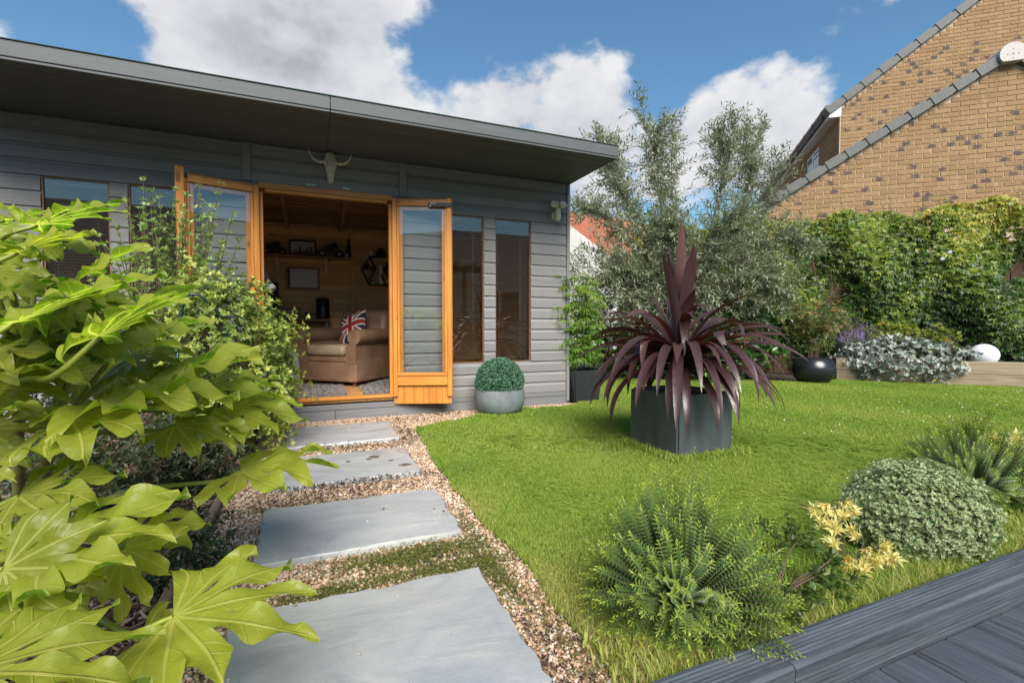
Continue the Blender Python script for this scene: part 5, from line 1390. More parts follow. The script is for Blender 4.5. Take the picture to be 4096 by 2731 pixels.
def fatsia_leaf(base, tip, hint, nl=8, rcol=.5, cup=.16, droop=.30, ruff=2.4, spread=100, wide=1.06):
    base = np.array(base, float); tip = np.array(tip, float); X = tip - base; Rl = np.linalg.norm(X); X = X / Rl
    N = np.array(hint, float); N = N - X * (N @ X); N /= np.linalg.norm(N); Y = np.cross(N, X)
    V = []; F = []; UVs = []; nt, ns = 18, 6; rs = .37
    dl = math.radians(2 * spread / (nl - 1)); hb = math.tan(dl / 2)
    asym = fr_.uniform(-.10, .10); tw = fr_.uniform(-.25, .25)
    for i in range(nl):
        droop_ = droop * .30; th = math.radians(-spread) + dl * i; a = abs(math.degrees(th)) / spread
        Li = (1 - .44 * a ** 1.5) * fr_.uniform(.86, 1.07); ph = fr_.uniform(0, 6.28); k = fr_.uniform(11, 19); ti = fr_.uniform(-.3, 1.0); sidecurl = fr_.uniform(-.10, .10)
        bend = fr_.uniform(-.26, .26); o = len(V)
        for j in range(nt + 1):
            t = (j / nt) ** .92; r = t * Li
            edge = r * hb
            if r <= rs: hw = edge
            else:
                q = (r - rs) / (Li - rs); w0 = rs * hb
                shp = (1 + .30 * q + 1.0 * q * (1 - q)) * (1 - q ** 2.3) ** 1.05
                hw = w0 * wide * shp * (1.12 if q > .02 else 1.0) * (1 + .10 * math.sin(q * 21 + ph) * (1 - q) + .05 * math.sin(q * 47 + 2 * ph)) + .002
                hw = min(hw, edge * .985)
            for m in range(ns + 1):
                s = -1 + 2 * m / ns; lat = s * hw; q = max(0, (r - rs) / max(Li - rs, .05))
                x = r * math.cos(th) - lat * math.sin(th); y = r * math.sin(th) + lat * math.cos(th)
                x += -math.sin(th) * bend * q * q * .5; y += math.cos(th) * bend * q * q * .5
                fold = cup * abs(lat) * 1.5 * (1 - .4 * q)
                z = fold - droop_ * r * r - .10 * ti * q * q * .9 + asym * y * .8
                z += ruff * (.026 * math.sin(k * r + ph + (0 if s > 0 else 1.7)) * abs(s) ** 1.5 * min(1, max(0, (r - .2) / .3))) + sidecurl * s * q * .25
                z += .035 * math.sin(5 * x + ph * 0 + 2 * y) * r
                V.append(base + Rl * (x * X + y * Y + z * N)); UVs.append((lat, r))
        for j in range(nt):
            for m in range(ns):
                p = o + j * (ns + 1) + m; F.append((p, p + 1, p + ns + 2, p + ns + 1) if j else (p, p + ns + 2, p + ns + 1))
    me = bpy.data.meshes.new('leaf'); me.from_pydata([tuple(p - base) for p in V], [], F)
    ul = me.uv_layers.new(name='UVMap'); li = np.zeros(len(me.loops), np.int32); me.loops.foreach_get('vertex_index', li)
    ul.data.foreach_set('uv', np.array(UVs, np.float32)[li].ravel())
    a_ = me.attributes.new('r', 'FLOAT', 'POINT'); a_.data.foreach_set('value', np.full(len(V), rcol, np.float32))
    setsmooth(me); me.update()
    return link('leaf', me, M['fatsia'], fat, base)
def w3(rt, cm, up): return RT * rt - np.array([FW[0], FW[1], 0]) * cm + np.array([0, 0, up])
NODES = {'a': (190, 1790, 1.30), 'b': (70, 1560, 1.28), 'c': (150, 2080, 1.22), 'd': (-120, 1700, 1.15), 'e': (-150, 2250, 1.0), 'f': (250, 1700, 1.55)}
# base pixel and depth, tip pixel and depth, facing (right, to camera, up), lobes, leaf tone (lowered to paint in shade), node, cup, droop
LV = [
 ((288, 1682, 1.02), (757, 1640, 1.02), (-0.1, 0.22, 1), 8, .26, 'a', .14, .22),
 ((400, 1345, .92), (757, 1121, .95), (0.35, -0.04, 1), 8, .72, 'd', .30, .10),
 ((14, 1485, .98), (430, 1440, 1.0), (0, 0.18, 1), 8, .05, 'd', .14, .20),
 ((60, 1290, .90), (590, 1060, .95), (0.1, 0.1, 1), 8, .66, 'b', .22, .16),
 ((300, 1130, 1.05), (590, 935, 1.10), (0.1, 0.14, 1), 8, .70, 'b', .22, .18),
 ((70, 1010, .95), (385, 885, 1.0), (0.35, -0.09, 0.9), 7, .90, 'b', .25, .10),
 ((150, 900, 1.1), (520, 795, 1.18), (-0.1, 0.16, 1), 8, .60, 'b', .24, .12),
 ((-120, 800, .9), (110, 860, .92), (0.2, 0.08, 1), 7, .80, 'd', .22, .25),
 ((-60, 960, .85), (200, 1000, .9), (0, 0.12, 1), 8, .55, 'd', .22, .20),
 ((600, 1527, 1.32), (1070, 1370, 1.36), (-0.25, 0.28, 1), 8, .42, 'a', .16, .16),
 ((420, 1600, 1.10), (915, 1550, 1.12), (0.15, 0.04, 1), 8, .82, 'a', .28, .12),
 ((820, 1560, 1.45), (1160, 1540, 1.47), (-0.1, 0.18, 1), 8, .70, 'a', .20, .16),
 ((900, 1640, 1.46), (1240, 1690, 1.46), (-0.1, 0.26, 1), 8, .68, 'f', .16, .14),
 ((960, 1885, 1.42), (1375, 1835, 1.44), (-0.25, 0.18, 1), 8, .80, 'c', .30, .26),
 ((700, 1700, 1.30), (1010, 1720, 1.32), (-0.1, 0.28, 1), 8, .32, 'a', .14, .22),
 ((76, 1985, .92), (520, 1890, .95), (-0.15, 0.28, 1), 8, .22, 'c', .12, .18),
 ((188, 2199, .84), (800, 1990, .90), (-0.1, 0.2, 1), 8, .66, 'c', .20, .14),
 ((498, 2190, .98), (650, 2370, .92), (0.1, 1, 0.3), 8, .88, 'c', .12, .30),
 ((14, 2275, .78), (400, 2390, .76), (-0.1, 1, 0.55), 8, .20, 'e', .12, .22),
 ((693, 2466, .80), (1290, 2400, .84), (-0.2, 0.3, 1), 8, .68, 'e', .16, .16),
 ((-140, 2690, .60), (640, 2580, .66), (-0.15, 0.22, 1), 8, .64, 'e', .20, .14),
 ((560, 2560, .95), (760, 2740, .92), (0, 1, 0.45), 8, .10, 'e', .12, .25),
 ((150, 2180, .84), (-30, 2080, .82), (0.2, 0.2, 1), 7, .74, 'c', .2, .2),
 ((-40, 1660, .9), (70, 1625, .88), (0.1, 0.24, 1), 7, .30, 'd', .16, .2),
 # middle layer
 ((330, 1330, 1.25), (620, 1420, 1.2), (0.2, 0.48, 0.8), 8, .55, 'a', .16, .2),
 ((560, 1350, 1.35), (840, 1270, 1.38), (-0.2, 0.24, 1), 8, .62, 'a', .2, .2),
 ((200, 1240, 1.2), (480, 1190, 1.22), (0.1, 0.28, 1), 8, .30, 'b', .16, .2),
 ((60, 1140, 1.1), (330, 1110, 1.12), (0.1, 0.24, 1), 8, .42, 'b', .16, .2),
 ((120, 1380, 1.2), (300, 1490, 1.15), (0.1, 1, 0.6), 8, .22, 'b', .12, .2),
 ((470, 1500, 1.4), (700, 1480, 1.42), (0, 0.48, 0.8), 8, .28, 'a', .14, .2),
 ((250, 1000, 1.3), (420, 960, 1.32), (0, 0.24, 1), 8, .52, 'b', .2, .15),
 ((-40, 1090, 1.0), (160, 1190, 1.0), (0.1, 0.24, 1), 8, .70, 'd', .2, .15),
 ((330, 2330, 1.1), (520, 2330, 1.08), (0, 0.48, 0.8), 8, .26, 'e', .14, .2),
 ((90, 2420, .8), (250, 2600, .78), (0.1, 1, 0.5), 8, .40, 'e', .14, .2),
 ((560, 2130, 1.15), (800, 2160, 1.1), (0, 0.28, 1), 7, .62, 'c', .2, .2),
 ((770, 1470, 1.45), (960, 1420, 1.47), (-0.1, 0.32, 0.9), 8, .72, 'a', .18, .15),
 ((-100, 1400, 1.1), (130, 1330, 1.1), (0.1, 0.16, 1), 8, .60, 'd', .2, .2),
 ((-60, 1180, .95), (240, 1130, .98), (.1, .35, 1), 8, .40, 'd', .2, .2),
 ((130, 1230, 1.15), (420, 1290, 1.12), (.1, .35, 1), 8, .24, 'b', .2, .2),
 ((-20, 1400, 1.05), (300, 1370, 1.05), (.0, .4, 1), 8, .12, 'd', .16, .2),
 ((220, 1430, 1.2), (480, 1380, 1.22), (.0, .45, 1), 8, .20, 'b', .16, .2),
 ((-60, 1560, 1.0), (240, 1590, .98), (.0, .5, 1), 8, .08, 'd', .16, .2),
 ((100, 960, 1.2), (360, 1010, 1.2), (.0, .35, 1), 8, .48, 'b', .2, .2),
 ((-100, 1030, 1.1), (150, 1090, 1.1), (.0, .5, 1), 8, .34, 'd', .2, .2),
 ((330, 1210, 1.25), (600, 1180, 1.28), (.0, .4, 1), 8, .58, 'b', .2, .2),
 ((-80, 1260, 1.25), (140, 1290, 1.25), (.0, .8, .9), 8, .10, 'd', .16, .2),
 ((60, 1500, 1.35), (290, 1530, 1.35), (.0, .9, .8), 8, .06, 'b', .16, .2),
 ((-100, 900, 1.2), (90, 940, 1.2), (.0, .7, 1), 8, .5, 'd', .16, .2),
 ((300, 1500, 1.45), (520, 1560, 1.45), (.0, .9, .8), 8, .10, 'a', .16, .2),
 ((520, 1440, 1.42), (780, 1400, 1.44), (-.1, .5, 1), 8, .50, 'a', .18, .15),
 ((430, 1260, 1.3), (660, 1240, 1.33), (.1, .4, 1), 8, .66, 'a', .2, .1),
 ((-90, 1480, 1.2), (160, 1440, 1.2), (.0, .8, .9), 8, .14, 'd', .16, .2),
 ((-60, 1720, 1.1), (200, 1760, 1.08), (.0, .8, .9), 8, .16, 'd', .16, .2),
 ((-100, 1880, .9), (120, 1850, .9), (.0, .7, 1), 8, .30, 'd', .16, .2),
 ((-60, 1000, 1.3), (180, 1040, 1.3), (.0, .9, .9), 8, .20, 'd', .16, .2),
 ((20, 880, 1.15), (230, 830, 1.2), (0, 0.16, 1), 8, .62, 'b', .2, .2),
]
pets = []
for i, (b, t_, h, nl, rc_, nd, cup, dr_) in enumerate(LV):
    B_ = at(*b); fatsia_leaf(B_, at(*t_), w3(*h), nl, rc_, cup, dr_)
    A_ = at(*NODES[nd]); X = at(*t_) - B_; X = X / np.linalg.norm(X); Ld = np.linalg.norm(B_ - A_)
    sp = spline([A_, A_ + (B_ - A_) * .5 + np.array([0, 0, .03 * Ld]) - X * .02, B_ - X * .16 * Ld - np.array([0, 0, .02]), B_], 6)
    MB().tube(sp, list(np.linspace(.0085, .0048, len(sp)) * (.85 if b[2] < .9 else 1.0)), 8).build('petiole', M['petiole'], fat, 60)
base_ = ground(130, 2280)
for nd, rad in (('a', .017), ('b', .015), ('c', .017), ('d', .014), ('f', .012), ('e', .014)):
    A_ = at(*NODES[nd]); b0_ = base_ + np.array([fr_.uniform(-.07, .07), fr_.uniform(-.07, .07), -.01])
    sp = spline([b0_, b0_ * .55 + A_ * .45 + np.array([fr_.uniform(-.03, .03), 0, 0]), A_], 8)
    MB().tube(sp, list(np.linspace(rad * 1.25, rad * .8, len(sp))), 10).build('stem', M['fatsia_stem'], fat, 60)

# ---- shrubs behind the fatsia
def shoots_shrub(name, label, base, tips, mat, seed, leafL, leafW, per, whorl, start=.35, rb=.5, stemr=.004, stemmat=None, cat='shrub'):
    r_ = np.random.default_rng(seed); t = thing(name, base, label, cat); st = []; P = []; A = []; RB = []
    for tp in tips:
        tp = np.array(tp); b = np.array(base) + r_.normal(0, .02, 3) * (1, 1, 0); mid = b * .45 + tp * .55 + r_.normal(0, .03, 3) + np.array([0, 0, .04])
        sp = spline([b, mid, tp], 10); L_ = len(sp); st.append((sp, list(np.linspace(stemr, stemr * .35, L_))))
        for i in range(int(L_ * start), L_):
            d = unit(np.array(sp[min(i + 1, L_ - 1)]) - np.array(sp[i - 1]))
            for _ in range(per):
                P.append(np.array(sp[i]) + r_.normal(0, .008, 3)); A.append(d + r_.normal(0, .45, 3)); RB.append(np.clip(rb + .35 * (i / L_ - .6) + r_.normal(0, .14), 0, 1))
    leaf_obj('foliage', rosettes(r_, np.array(P), np.array(A), whorl, leafL, leafW, 1.0, 4, .15, .1, np.array(RB)), mat, t)
    tubes('stems', st, stemmat or M['bark_brown'], t, 5); return t
M['fresh'] = m_leaf('fresh_grey_green', [(0, (.085, .14, .05)), (.5, (.19, .29, .085)), (.8, (.30, .41, .14)), (1, (.43, .51, .23))], .5, .35)
r_ = np.random.default_rng(91)
tp_ = [(575, 715, 3.3), (640, 790, 3.2), (745, 780, 3.25), (880, 735, 3.2), (800, 745, 3.3), (930, 850, 3.15), (860, 905, 3.1), (885, 985, 3.1), (505, 800, 3.3), (555, 835, 3.2), (470, 905, 3.2), (400, 950, 3.2), (690, 830, 3.3), (820, 830, 3.3), (760, 900, 3.2), (620, 900, 3.2), (540, 960, 3.1), (450, 1000, 3.1), (720, 960, 3.2), (660, 1000, 3.15), (580, 1020, 3.1), (790, 990, 3.2), (840, 860, 3.3), (700, 760, 3.35), (600, 770, 3.35), (380, 985, 3.1), (740, 850, 3.3), (660, 870, 3.3)]
side_ = []
for q in tp_:
    for _ in range(1): side_.append((q[0] + r_.normal(0, 45), q[1] + abs(r_.normal(70, 50)), q[2] + r_.normal(0, .1)))
bs = ground(690, 1930); 
bs = at(690, 1700, 3.35); bs[2] = 0
shoots_shrub('leafy_shrub', 'tall grey green shrub with upright leafy shoots in front of the left door', bs, [at(*q) for q in tp_ + side_], M['fresh'], 92, .036, .014, 2, 6, .66, .55, .006)
M['varieg'] = m_leaf('yellow_edged_leaf', [(0, (.06, .11, .025)), (.4, (.17, .24, .045)), (.7, (.34, .39, .08)), (1, (.56, .56, .18))], .4, .35)
cv = at(915, 1330, 3.05)
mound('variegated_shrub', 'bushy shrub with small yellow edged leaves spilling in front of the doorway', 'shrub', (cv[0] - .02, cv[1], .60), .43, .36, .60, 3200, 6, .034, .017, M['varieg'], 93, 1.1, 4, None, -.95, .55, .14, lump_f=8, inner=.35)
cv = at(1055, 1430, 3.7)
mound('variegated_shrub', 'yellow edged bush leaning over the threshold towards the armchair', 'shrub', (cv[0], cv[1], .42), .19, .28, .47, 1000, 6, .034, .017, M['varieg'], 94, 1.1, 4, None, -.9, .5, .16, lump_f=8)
M['spent'] = m_leaf('spent_lavender', [(0, (.07, .055, .045)), (1, (.24, .20, .17))], .8, .2)
sp0 = at(640, 1250, 3.0); sp0[2] = 0
spikes('spent_lavender', 'faded brown lavender tangle below the tall grey green shrub', 'plant', sp0, .42, 1.0, 170, M['spent'], M['spent'], 95, .05, .008, headlen=.10, headr=.008)
M['darkgloss'] = m_leaf('dark_glossy_leaf', [(0, (.008, .022, .006)), (.6, (.022, .055, .013)), (1, (.06, .11, .03))], .3, .2, spec=.6)
cv = ground(900, 1850)
mound('evergreen_shrub', 'low dark glossy evergreen at the bed edge next to the second slab', 'shrub', (cv[0] - .12, cv[1] + .12, .16), .30, .26, .26, 520, 6, .034, .018, M['darkgloss'], 96, 1.1, 4, None, -.6, .5, .14)
cv = ground(560, 1830)
mound('evergreen_shrub', 'dark evergreen mass under the fatsia canopy deep in the bed', 'shrub', (cv[0] - .2, cv[1] + .5, .30), .70, .45, .42, 800, 6, .040, .018, M['darkgloss'], 97, 1.1, 4, None, -.7, .35, .14)
M['ground_nan'] = m_leaf('bed_nandina_leaf', [(0, (.030, .045, .020)), (.5, (.075, .105, .045)), (.85, (.14, .165, .075)), (1, (.26, .12, .09))], .45, .3)
for i, (u, v_, h, rd) in enumerate(((640, 2010, .34, .26), (430, 1960, .46, .30), (800, 1960, .22, .18), (300, 2120, .40, .28))):
    c = ground(u, v_); nandina(('feathery nandina filling the bed behind the edging board', 'feathery nandina under the fatsia stems', 'small nandina with pink young leaves near the edging board', 'feathery nandina at the foot of the fatsia')[i], (c[0], c[1], 0), h, rd, 26, 101 + i, .038, M['ground_nan'], 'nandinas in the planting bed')
# seedling leaning over the gravel
c = ground(800, 2290); nandina('dark leafy seedling sprawling from the bark over the edging board', (c[0] - .05, c[1], 0), .07, .16, 9, 110, .03, M['darkgloss'], None, 'seedling')
# dark green plant hoop
M['green_metal'] = m_plain('dark_green_plastic_coat', (.006, .032, .028), .3, .1, 20)
d0 = 2.72; hoop = spline([np.array([*ground(662, 2010)[:2], -.02]), at(690, 1600, 2.6), at(722, 1330, d0), at(731, 1225, d0), at(748, 1185, d0), at(790, 1180, d0 + .02), at(850, 1225, d0 + .06), at(890, 1290, d0 + .1), at(905, 1370, d0 + .12), at(905, 1560, d0 + .15)], 6)
hoop.append(np.array([hoop[-1][0], hoop[-1][1], -.02]))
hp_ = thing('plant_hoop', ground(662, 2010), 'dark green metal plant support hoop among the shrubs', 'plant support')
MB().tube(hoop, .0075, 10).build('hoop', M['green_metal'], hp_, 60)
for f_ in (.25, .6):
    q = hoop[0] * (1 - f_) + np.array(hoop[12]) * f_; 

# ================================================================ HEBES AND FRIENDS BESIDE THE DECK
def hebe(label, c, rx, ry, h, n_, leafL, mat, seed, drop=.0, name='hebe', dens=.0065, lean=(0, 0), leafr=.30, group=None):
    r_ = np.random.default_rng(seed); t = thing(name, c, label, 'shrub', group); st = []; fr = []
    for i in range(n_):
        z = r_.uniform(-.02, 1) ** 1 if r_.random() > .2 else r_.uniform(-.05, .3); z = max(z, 0.04); a = r_.uniform(0, 6.28); q = math.sqrt(max(0, 1 - z * z))
        sc = r_.uniform(.74, 1.03) * (1 + .10 * math.sin(3 * a + seed) + .07 * math.sin(7 * a + 2 * seed))
        tp = np.array(c) + np.array([rx * q * math.cos(a) * sc + lean[0] * z, ry * q * math.sin(a) * sc + lean[1] * z, h * (z * .93 + .07) * sc + .02])
        b = np.array(c) + np.array([rx * .14 * math.cos(a) * q, ry * .14 * math.sin(a) * q, 0])
        mid = b * .5 + tp * .5 + np.array([0, 0, .05 * (1 - z)]) + r_.normal(0, .008, 3)
        sp = spline([b, mid, tp], 14); S = np.array(sp); seg = np.linalg.norm(np.diff(S, axis=0), axis=1); cum = np.concatenate([[0], np.cumsum(seg)]); Lt = cum[-1]
        st.append((sp[:-7:4], .0012))
        nl_ = int(min(Lt * .72, .19) / dens); tt = Lt - np.arange(nl_) * dens
        Q = np.stack([np.interp(tt, cum, S[:, k]) for k in range(3)], 1); d = unit(np.gradient(Q, axis=0) * -1.0) if nl_ > 2 else None
        if d is None: continue
        ref = unit(np.cross(d, np.array([.3, .2, 1.0]))); r2 = np.cross(d, ref)
        age = np.arange(nl_) / nl_
        for sgn in (1, -1):
            ph = (np.arange(nl_) % 2) * 1.5708 + i
            S2 = (ref * np.cos(ph)[:, None] + r2 * np.sin(ph)[:, None]) * sgn
            op = (.35 + .75 * np.minimum(1, age * 6))[:, None]
            D2 = d * (1.15 - op * .75) + S2 * op; Nn = d * .8 - S2 * .35
            ll = leafL * (.55 + .45 * np.minimum(1, age * 8)) * (1 - .3 * age)
            fr.append(leaf_geo(Q, D2, Nn, ll, ll * leafr, np.clip(.36 + .60 * np.exp(-age * 7) - .12 * age + r_.normal(0, .07, nl_), 0, 1), .16, .12))
    leaf_obj('foliage', fr, mat, t); tubes('stems', st, M['bark_brown'], t, 4); return t
M['hebe'] = m_leaf('hebe_leaf', [(0, (.045, .075, .026)), (.3, (.100, .165, .060)), (.55, (.165, .245, .060)), (.8, (.30, .39, .05)), (1, (.44, .50, .07))], .36, .25)
hb = ground(2745, 2540)
hebe('large dark green hebe with yellow tips at the corner of path and deck', (hb[0] + .03, hb[1] + .06, 0), .285, .27, .41, 950, .0180, M['hebe'], 5)
hb2 = ground(3900, 2030)
hebe('spreading dark green hebe behind the pale rounded hebe', (hb2[0] + .12, hb2[1] + .06, 0), .42, .36, .40, 850, .0190, M['hebe'], 6, lean=(.05, 0))
M['hebe_pale'] = m_leaf('pale_hebe_leaf', [(0, (.10, .15, .06)), (.4, (.27, .34, .17)), (.75, (.39, .47, .26)), (1, (.50, .57, .36))], .5, .25)
hb3 = ground(3725, 2215)
mound('pale_hebe', 'neat rounded pale grey green hebe touching the deck beam', 'shrub', (hb3[0], hb3[1] + .05, .13), .25, .19, .195, 5200, 8, .0115, .0068, M['hebe_pale'], 98, .95, 4, [[.96, -.28, 0], [.28, .96, 0], [0, 0, 1]], -.65, .55, .05, lump_f=13, inner=.10)
M['gold'] = m_leaf('golden_leaf', [(0, (.50, .18, .07)), (.25, (.60, .40, .13)), (.6, (.68, .60, .22)), (1, (.72, .72, .38))], .45, .35)
def golden(label, base, tips, seed, L=.032):
    shoots_shrub('golden_spirea', label, base, tips, M['gold'], seed, L, L * .24, 2, 10, .72, .62, .0022, None, 'plant')
gb = ground(3400, 2280)
golden('small golden yellow leaved plant between the two hebes', gb, [at(3300, 2040, 1.66), at(3365, 2060, 1.68), at(3335, 2110, 1.62), at(3260, 2045, 1.66), at(3405, 2120, 1.66), at(3400, 2035, 1.70), at(3545, 2190, 1.64), at(3500, 2245, 1.58), at(3570, 2235, 1.60), at(3450, 2270, 1.58), at(3370, 2240, 1.56), at(3330, 2160, 1.60)], 111)
gb = ground(4090, 1930)
golden('golden yellow plant half hidden behind the spreading hebe', gb, [at(3960, 1750, 2.5), at(4030, 1775, 2.45), at(4080, 1790, 2.45), at(4000, 1800, 2.4), at(4110, 1760, 2.5), at(3930, 1770, 2.55), at(4060, 1740, 2.5)], 112)
M['hebe_big'] = m_leaf('larger_hebe_leaf', [(0, (.03, .055, .018)), (.5, (.085, .14, .035)), (.85, (.17, .24, .04)), (1, (.26, .30, .06))], .4, .3)
sb = ground(3080, 2420)
shoots_shrub('sprawling_hebe', 'sparse sprawling hebe with brown twigs between the dark hebe and the golden plant', sb, [at(3100, 2130, 1.5), at(3160, 2090, 1.55), at(3230, 2120, 1.55), at(3260, 2180, 1.5), at(3330, 2230, 1.48), at(3390, 2380, 1.42), at(3280, 2400, 1.36), at(3200, 2440, 1.32), at(3150, 2470, 1.30), at(3350, 2300, 1.46), at(3060, 2200, 1.46), at(3430, 2330, 1.44)], M['hebe_big'], 113, .030, .010, 2, 5, .55, .5, .0028, M['bark_brown'])

# ================================================================ INSIDE THE SUMMERHOUSE
FZ = .1700
def rbox(a, b, r, seg=3):
    bm = bmesh.new(); bmesh.ops.create_cube(bm, size=1.0)
    c = [(a[i] + b[i]) / 2 for i in range(3)]; s = [b[i] - a[i] for i in range(3)]
    for v_ in bm.verts: v_.co = Vector((c[0] + v_.co.x * s[0], c[1] + v_.co.y * s[1], c[2] + v_.co.z * s[2]))
    bmesh.ops.bevel(bm, geom=bm.edges[:], offset=r, segments=seg, profile=.6, affect='EDGES', clamp_overlap=True)
    V = [tuple(v_.co) for v_ in bm.verts]; F = [tuple(v_.index for v_ in f.verts) for f in bm.faces]; bm.verts.index_update()
    V = [tuple(v_.co) for v_ in bm.verts]; F = [tuple(v_.index for v_ in f.verts) for f in bm.faces]; bm.free(); return V, F
n = NT('tan_leather'); v = n.coord(); f = n.noise(v, 5, 5, .6); g = n.noise(v, 60, 4)
n.set(col=n.ramp(f, [(.3, (.16, .088, .055)), (.6, (.24, .145, .095)), (.8, (.33, .235, .17))]), rough=.48, spec=.4); n.bump(g, .25, .004); M['leather'] = n.m
n = NT('tan_leather_worn'); v = n.coord(); f = n.noise(v, 6, 5, .6); g = n.noise(v, 50, 4)
n.set(col=n.ramp(f, [(.3, (.22, .15, .10)), (.7, (.36, .28, .20))]), rough=.5, spec=.4); n.bump(g, .3, .005); M['leather2'] = n.m
M['red_wood'] = m_plain('red_turned_wood', (.10, .02, .012), .3, .15, 10)
ch0 = np.array([.44, 5.47]); fvec = np.array([.58, -.53]); Wd = .80; fvec = fvec / np.linalg.norm(fvec)
rzc = math.atan2(fvec[1], fvec[0])              # chair local x runs along its front edge to the right, y to its back
cc = ch0 - fvec * Wd / 2
arm = thing('armchair', (cc[0], cc[1], FZ), 'brown leather armchair with rolled arms just inside the doorway', 'armchair', None, rzc)
def part(nm, V, F, mat, smooth=40):
    mb = MB(); mb.add(V, F); me = mb.mesh(nm, smooth); me.materials.append(mat); o = bpy.data.objects.new(nm, me); COL.objects.link(o); o.parent = arm; return o
hw = Wd / 2
part('base', *rbox((-hw, 0, .045), (hw, .82, .30), .025), M['leather'])
part('front_panel', *rbox((-hw + .13, -.012, .27), (hw - .13, .06, .335), .015), M['leather'])
def puff(a, b, r, crown, nx=12, ny=12):
    """seat or back cushion: rounded box with a crowned top"""
    V, F = rbox(a, b, r, 4); cx, cy = (a[0] + b[0]) / 2, (a[1] + b[1]) / 2
    return [(x, y, z + (crown * max(0, 1 - ((x - cx) / (b[0] - cx)) ** 2) * max(0, 1 - ((y - cy) / (b[1] - cy)) ** 2) if z > (a[2] + b[2]) / 2 else 0)) for x, y, z in V], F
part('seat_cushion', *puff((-hw + .135, -.045, .335), (hw - .135, .58, .46), .055, .02), M['leather2'])
for s in (-1, 1):                                  # rolled arms: a profile swept front to back
    prof = []
    for a in np.linspace(-.9, 4.1, 16): prof.append((s * (hw - .055) + s * (.085 * math.cos(a) + .03), .545 + .085 * math.sin(a)))
    prof = [(s * (hw - .135), .25)] + [(s * (hw - .135), .44)] + [p for p in reversed(prof)] + [(s * (hw - .005), .46), (s * (hw - .002), .25)]
    ys_ = [-.005, .012, .30, .60, .78]; k = len(prof); V = []; F = []
    for yi, y in enumerate(ys_):
        for (x, z) in prof: V.append((x * (1.0 if yi else .995), y, z + (.02 * (yi / 4) if z > .4 else 0)))
    for i in range(len(ys_) - 1): F += [(i * k + j, i * k + (j + 1) % k, (i + 1) * k + (j + 1) % k, (i + 1) * k + j) for j in range(k)]
    F += [tuple(range(k)), tuple(reversed(range((len(ys_) - 1) * k, len(ys_) * k)))]
    part('arm', V, F, M['leather'], 50)
V, F = rbox((-hw + .02, .55, .30), (hw - .02, .86, .86), .10, 5)
V = [(x * (1 - .10 * max(0, z - .6) / .26), y + (z - .3) * .22 - .04 * max(0, 1 - (x / hw) ** 2) * (1 if y < .7 else 0), z + .02 * max(0, 1 - (x / hw) ** 2)) for x, y, z in V]
part('backrest', V, F, M['leather'], 60)
for sx_, sy_ in ((-1, 0), (1, 0), (-1, 1), (1, 1)):
    V, F = lathe([(.016, 0), (.032, .008), (.034, .022), (.022, .036), (.026, .046)], (sx_ * (hw - .07), .07 + sy_ * .66, 0), 14); part('foot', V, F, M['red_wood'], 50)
# union flag cushion
n = NT('flag_cushion'); tcn = n.n('ShaderNodeTexCoord'); sx = n.n('ShaderNodeSeparateXYZ'); n.l(tcn.outputs['Generated'], sx.inputs[0])
x_ = n.math('SUBTRACT', sx.outputs[0], .5); y_ = n.math('SUBTRACT', sx.outputs[2], .5); ax = n.math('ABSOLUTE', x_); ay = n.math('ABSOLUTE', y_)
dg = n.math('MULTIPLY', n.math('ABSOLUTE', n.math('SUBTRACT', ax, ay)), .7071); mn = n.math('MINIMUM', ax, ay)
c = n.mix(n.math('LESS_THAN', dg, .085), (.012, .014, .032), (.50, .46, .40)); c = n.mix(n.math('LESS_THAN', dg, .035), c, (.22, .010, .014))
c = n.mix(n.math('LESS_THAN', mn, .125), c, (.50, .46, .40)); c = n.mix(n.math('LESS_THAN', mn, .075), c, (.22, .010, .014))
n.set(col=c, rough=.85); n.bump(n.noise(n.coord(), 160, 2), .3, .003); M['flag'] = n.m
cu = thing('flag_cushion', (0, 0, 0), 'square cushion with a red white and blue flag print on the armchair', 'cushion')
V = []; F = []; k = 14
for side in (-1, 1):
    for i in range(k + 1):
        for j in range(k + 1):
            a, b = -1 + 2 * i / k, -1 + 2 * j / k; e = (1 - a ** 4) * (1 - b ** 4); pin = 1 - .07 * (1 - abs(a) ** 2) * (abs(b)) ** 3 - 0; pin2 = 1 - .07 * (1 - abs(b) ** 2) * abs(a) ** 3
            V.append((.19 * a * pin2, side * .065 * max(e, 0) ** .6, .19 * b * pin))
    o_ = (0 if side < 0 else (k + 1) ** 2)
    for i in range(k):
        for j in range(k):
            p = o_ + i * (k + 1) + j; q = (p, p + k + 1, p + k + 2, p + 1); F.append(q if side < 0 else tuple(reversed(q)))
mb = MB(); mb.add(V, F); co = mb.build('cover', M['flag'], None, 60)
la = Vector((.06, .40, .655)); cpos = Matrix.Rotation(rzc, 3, 'Z') @ la + Vector((cc[0], cc[1], FZ)); cu.location = cpos + Vector((0, 0, -.17)); 
co.location = cpos; co.rotation_euler = Matrix.LocRotScale(None, Matrix.Rotation(rzc - .15, 3, 'Z') @ Matrix.Rotation(R(-24), 3, 'X') @ Matrix.Rotation(R(-24), 3, 'Y'), None).to_euler(); attach(co, cu)
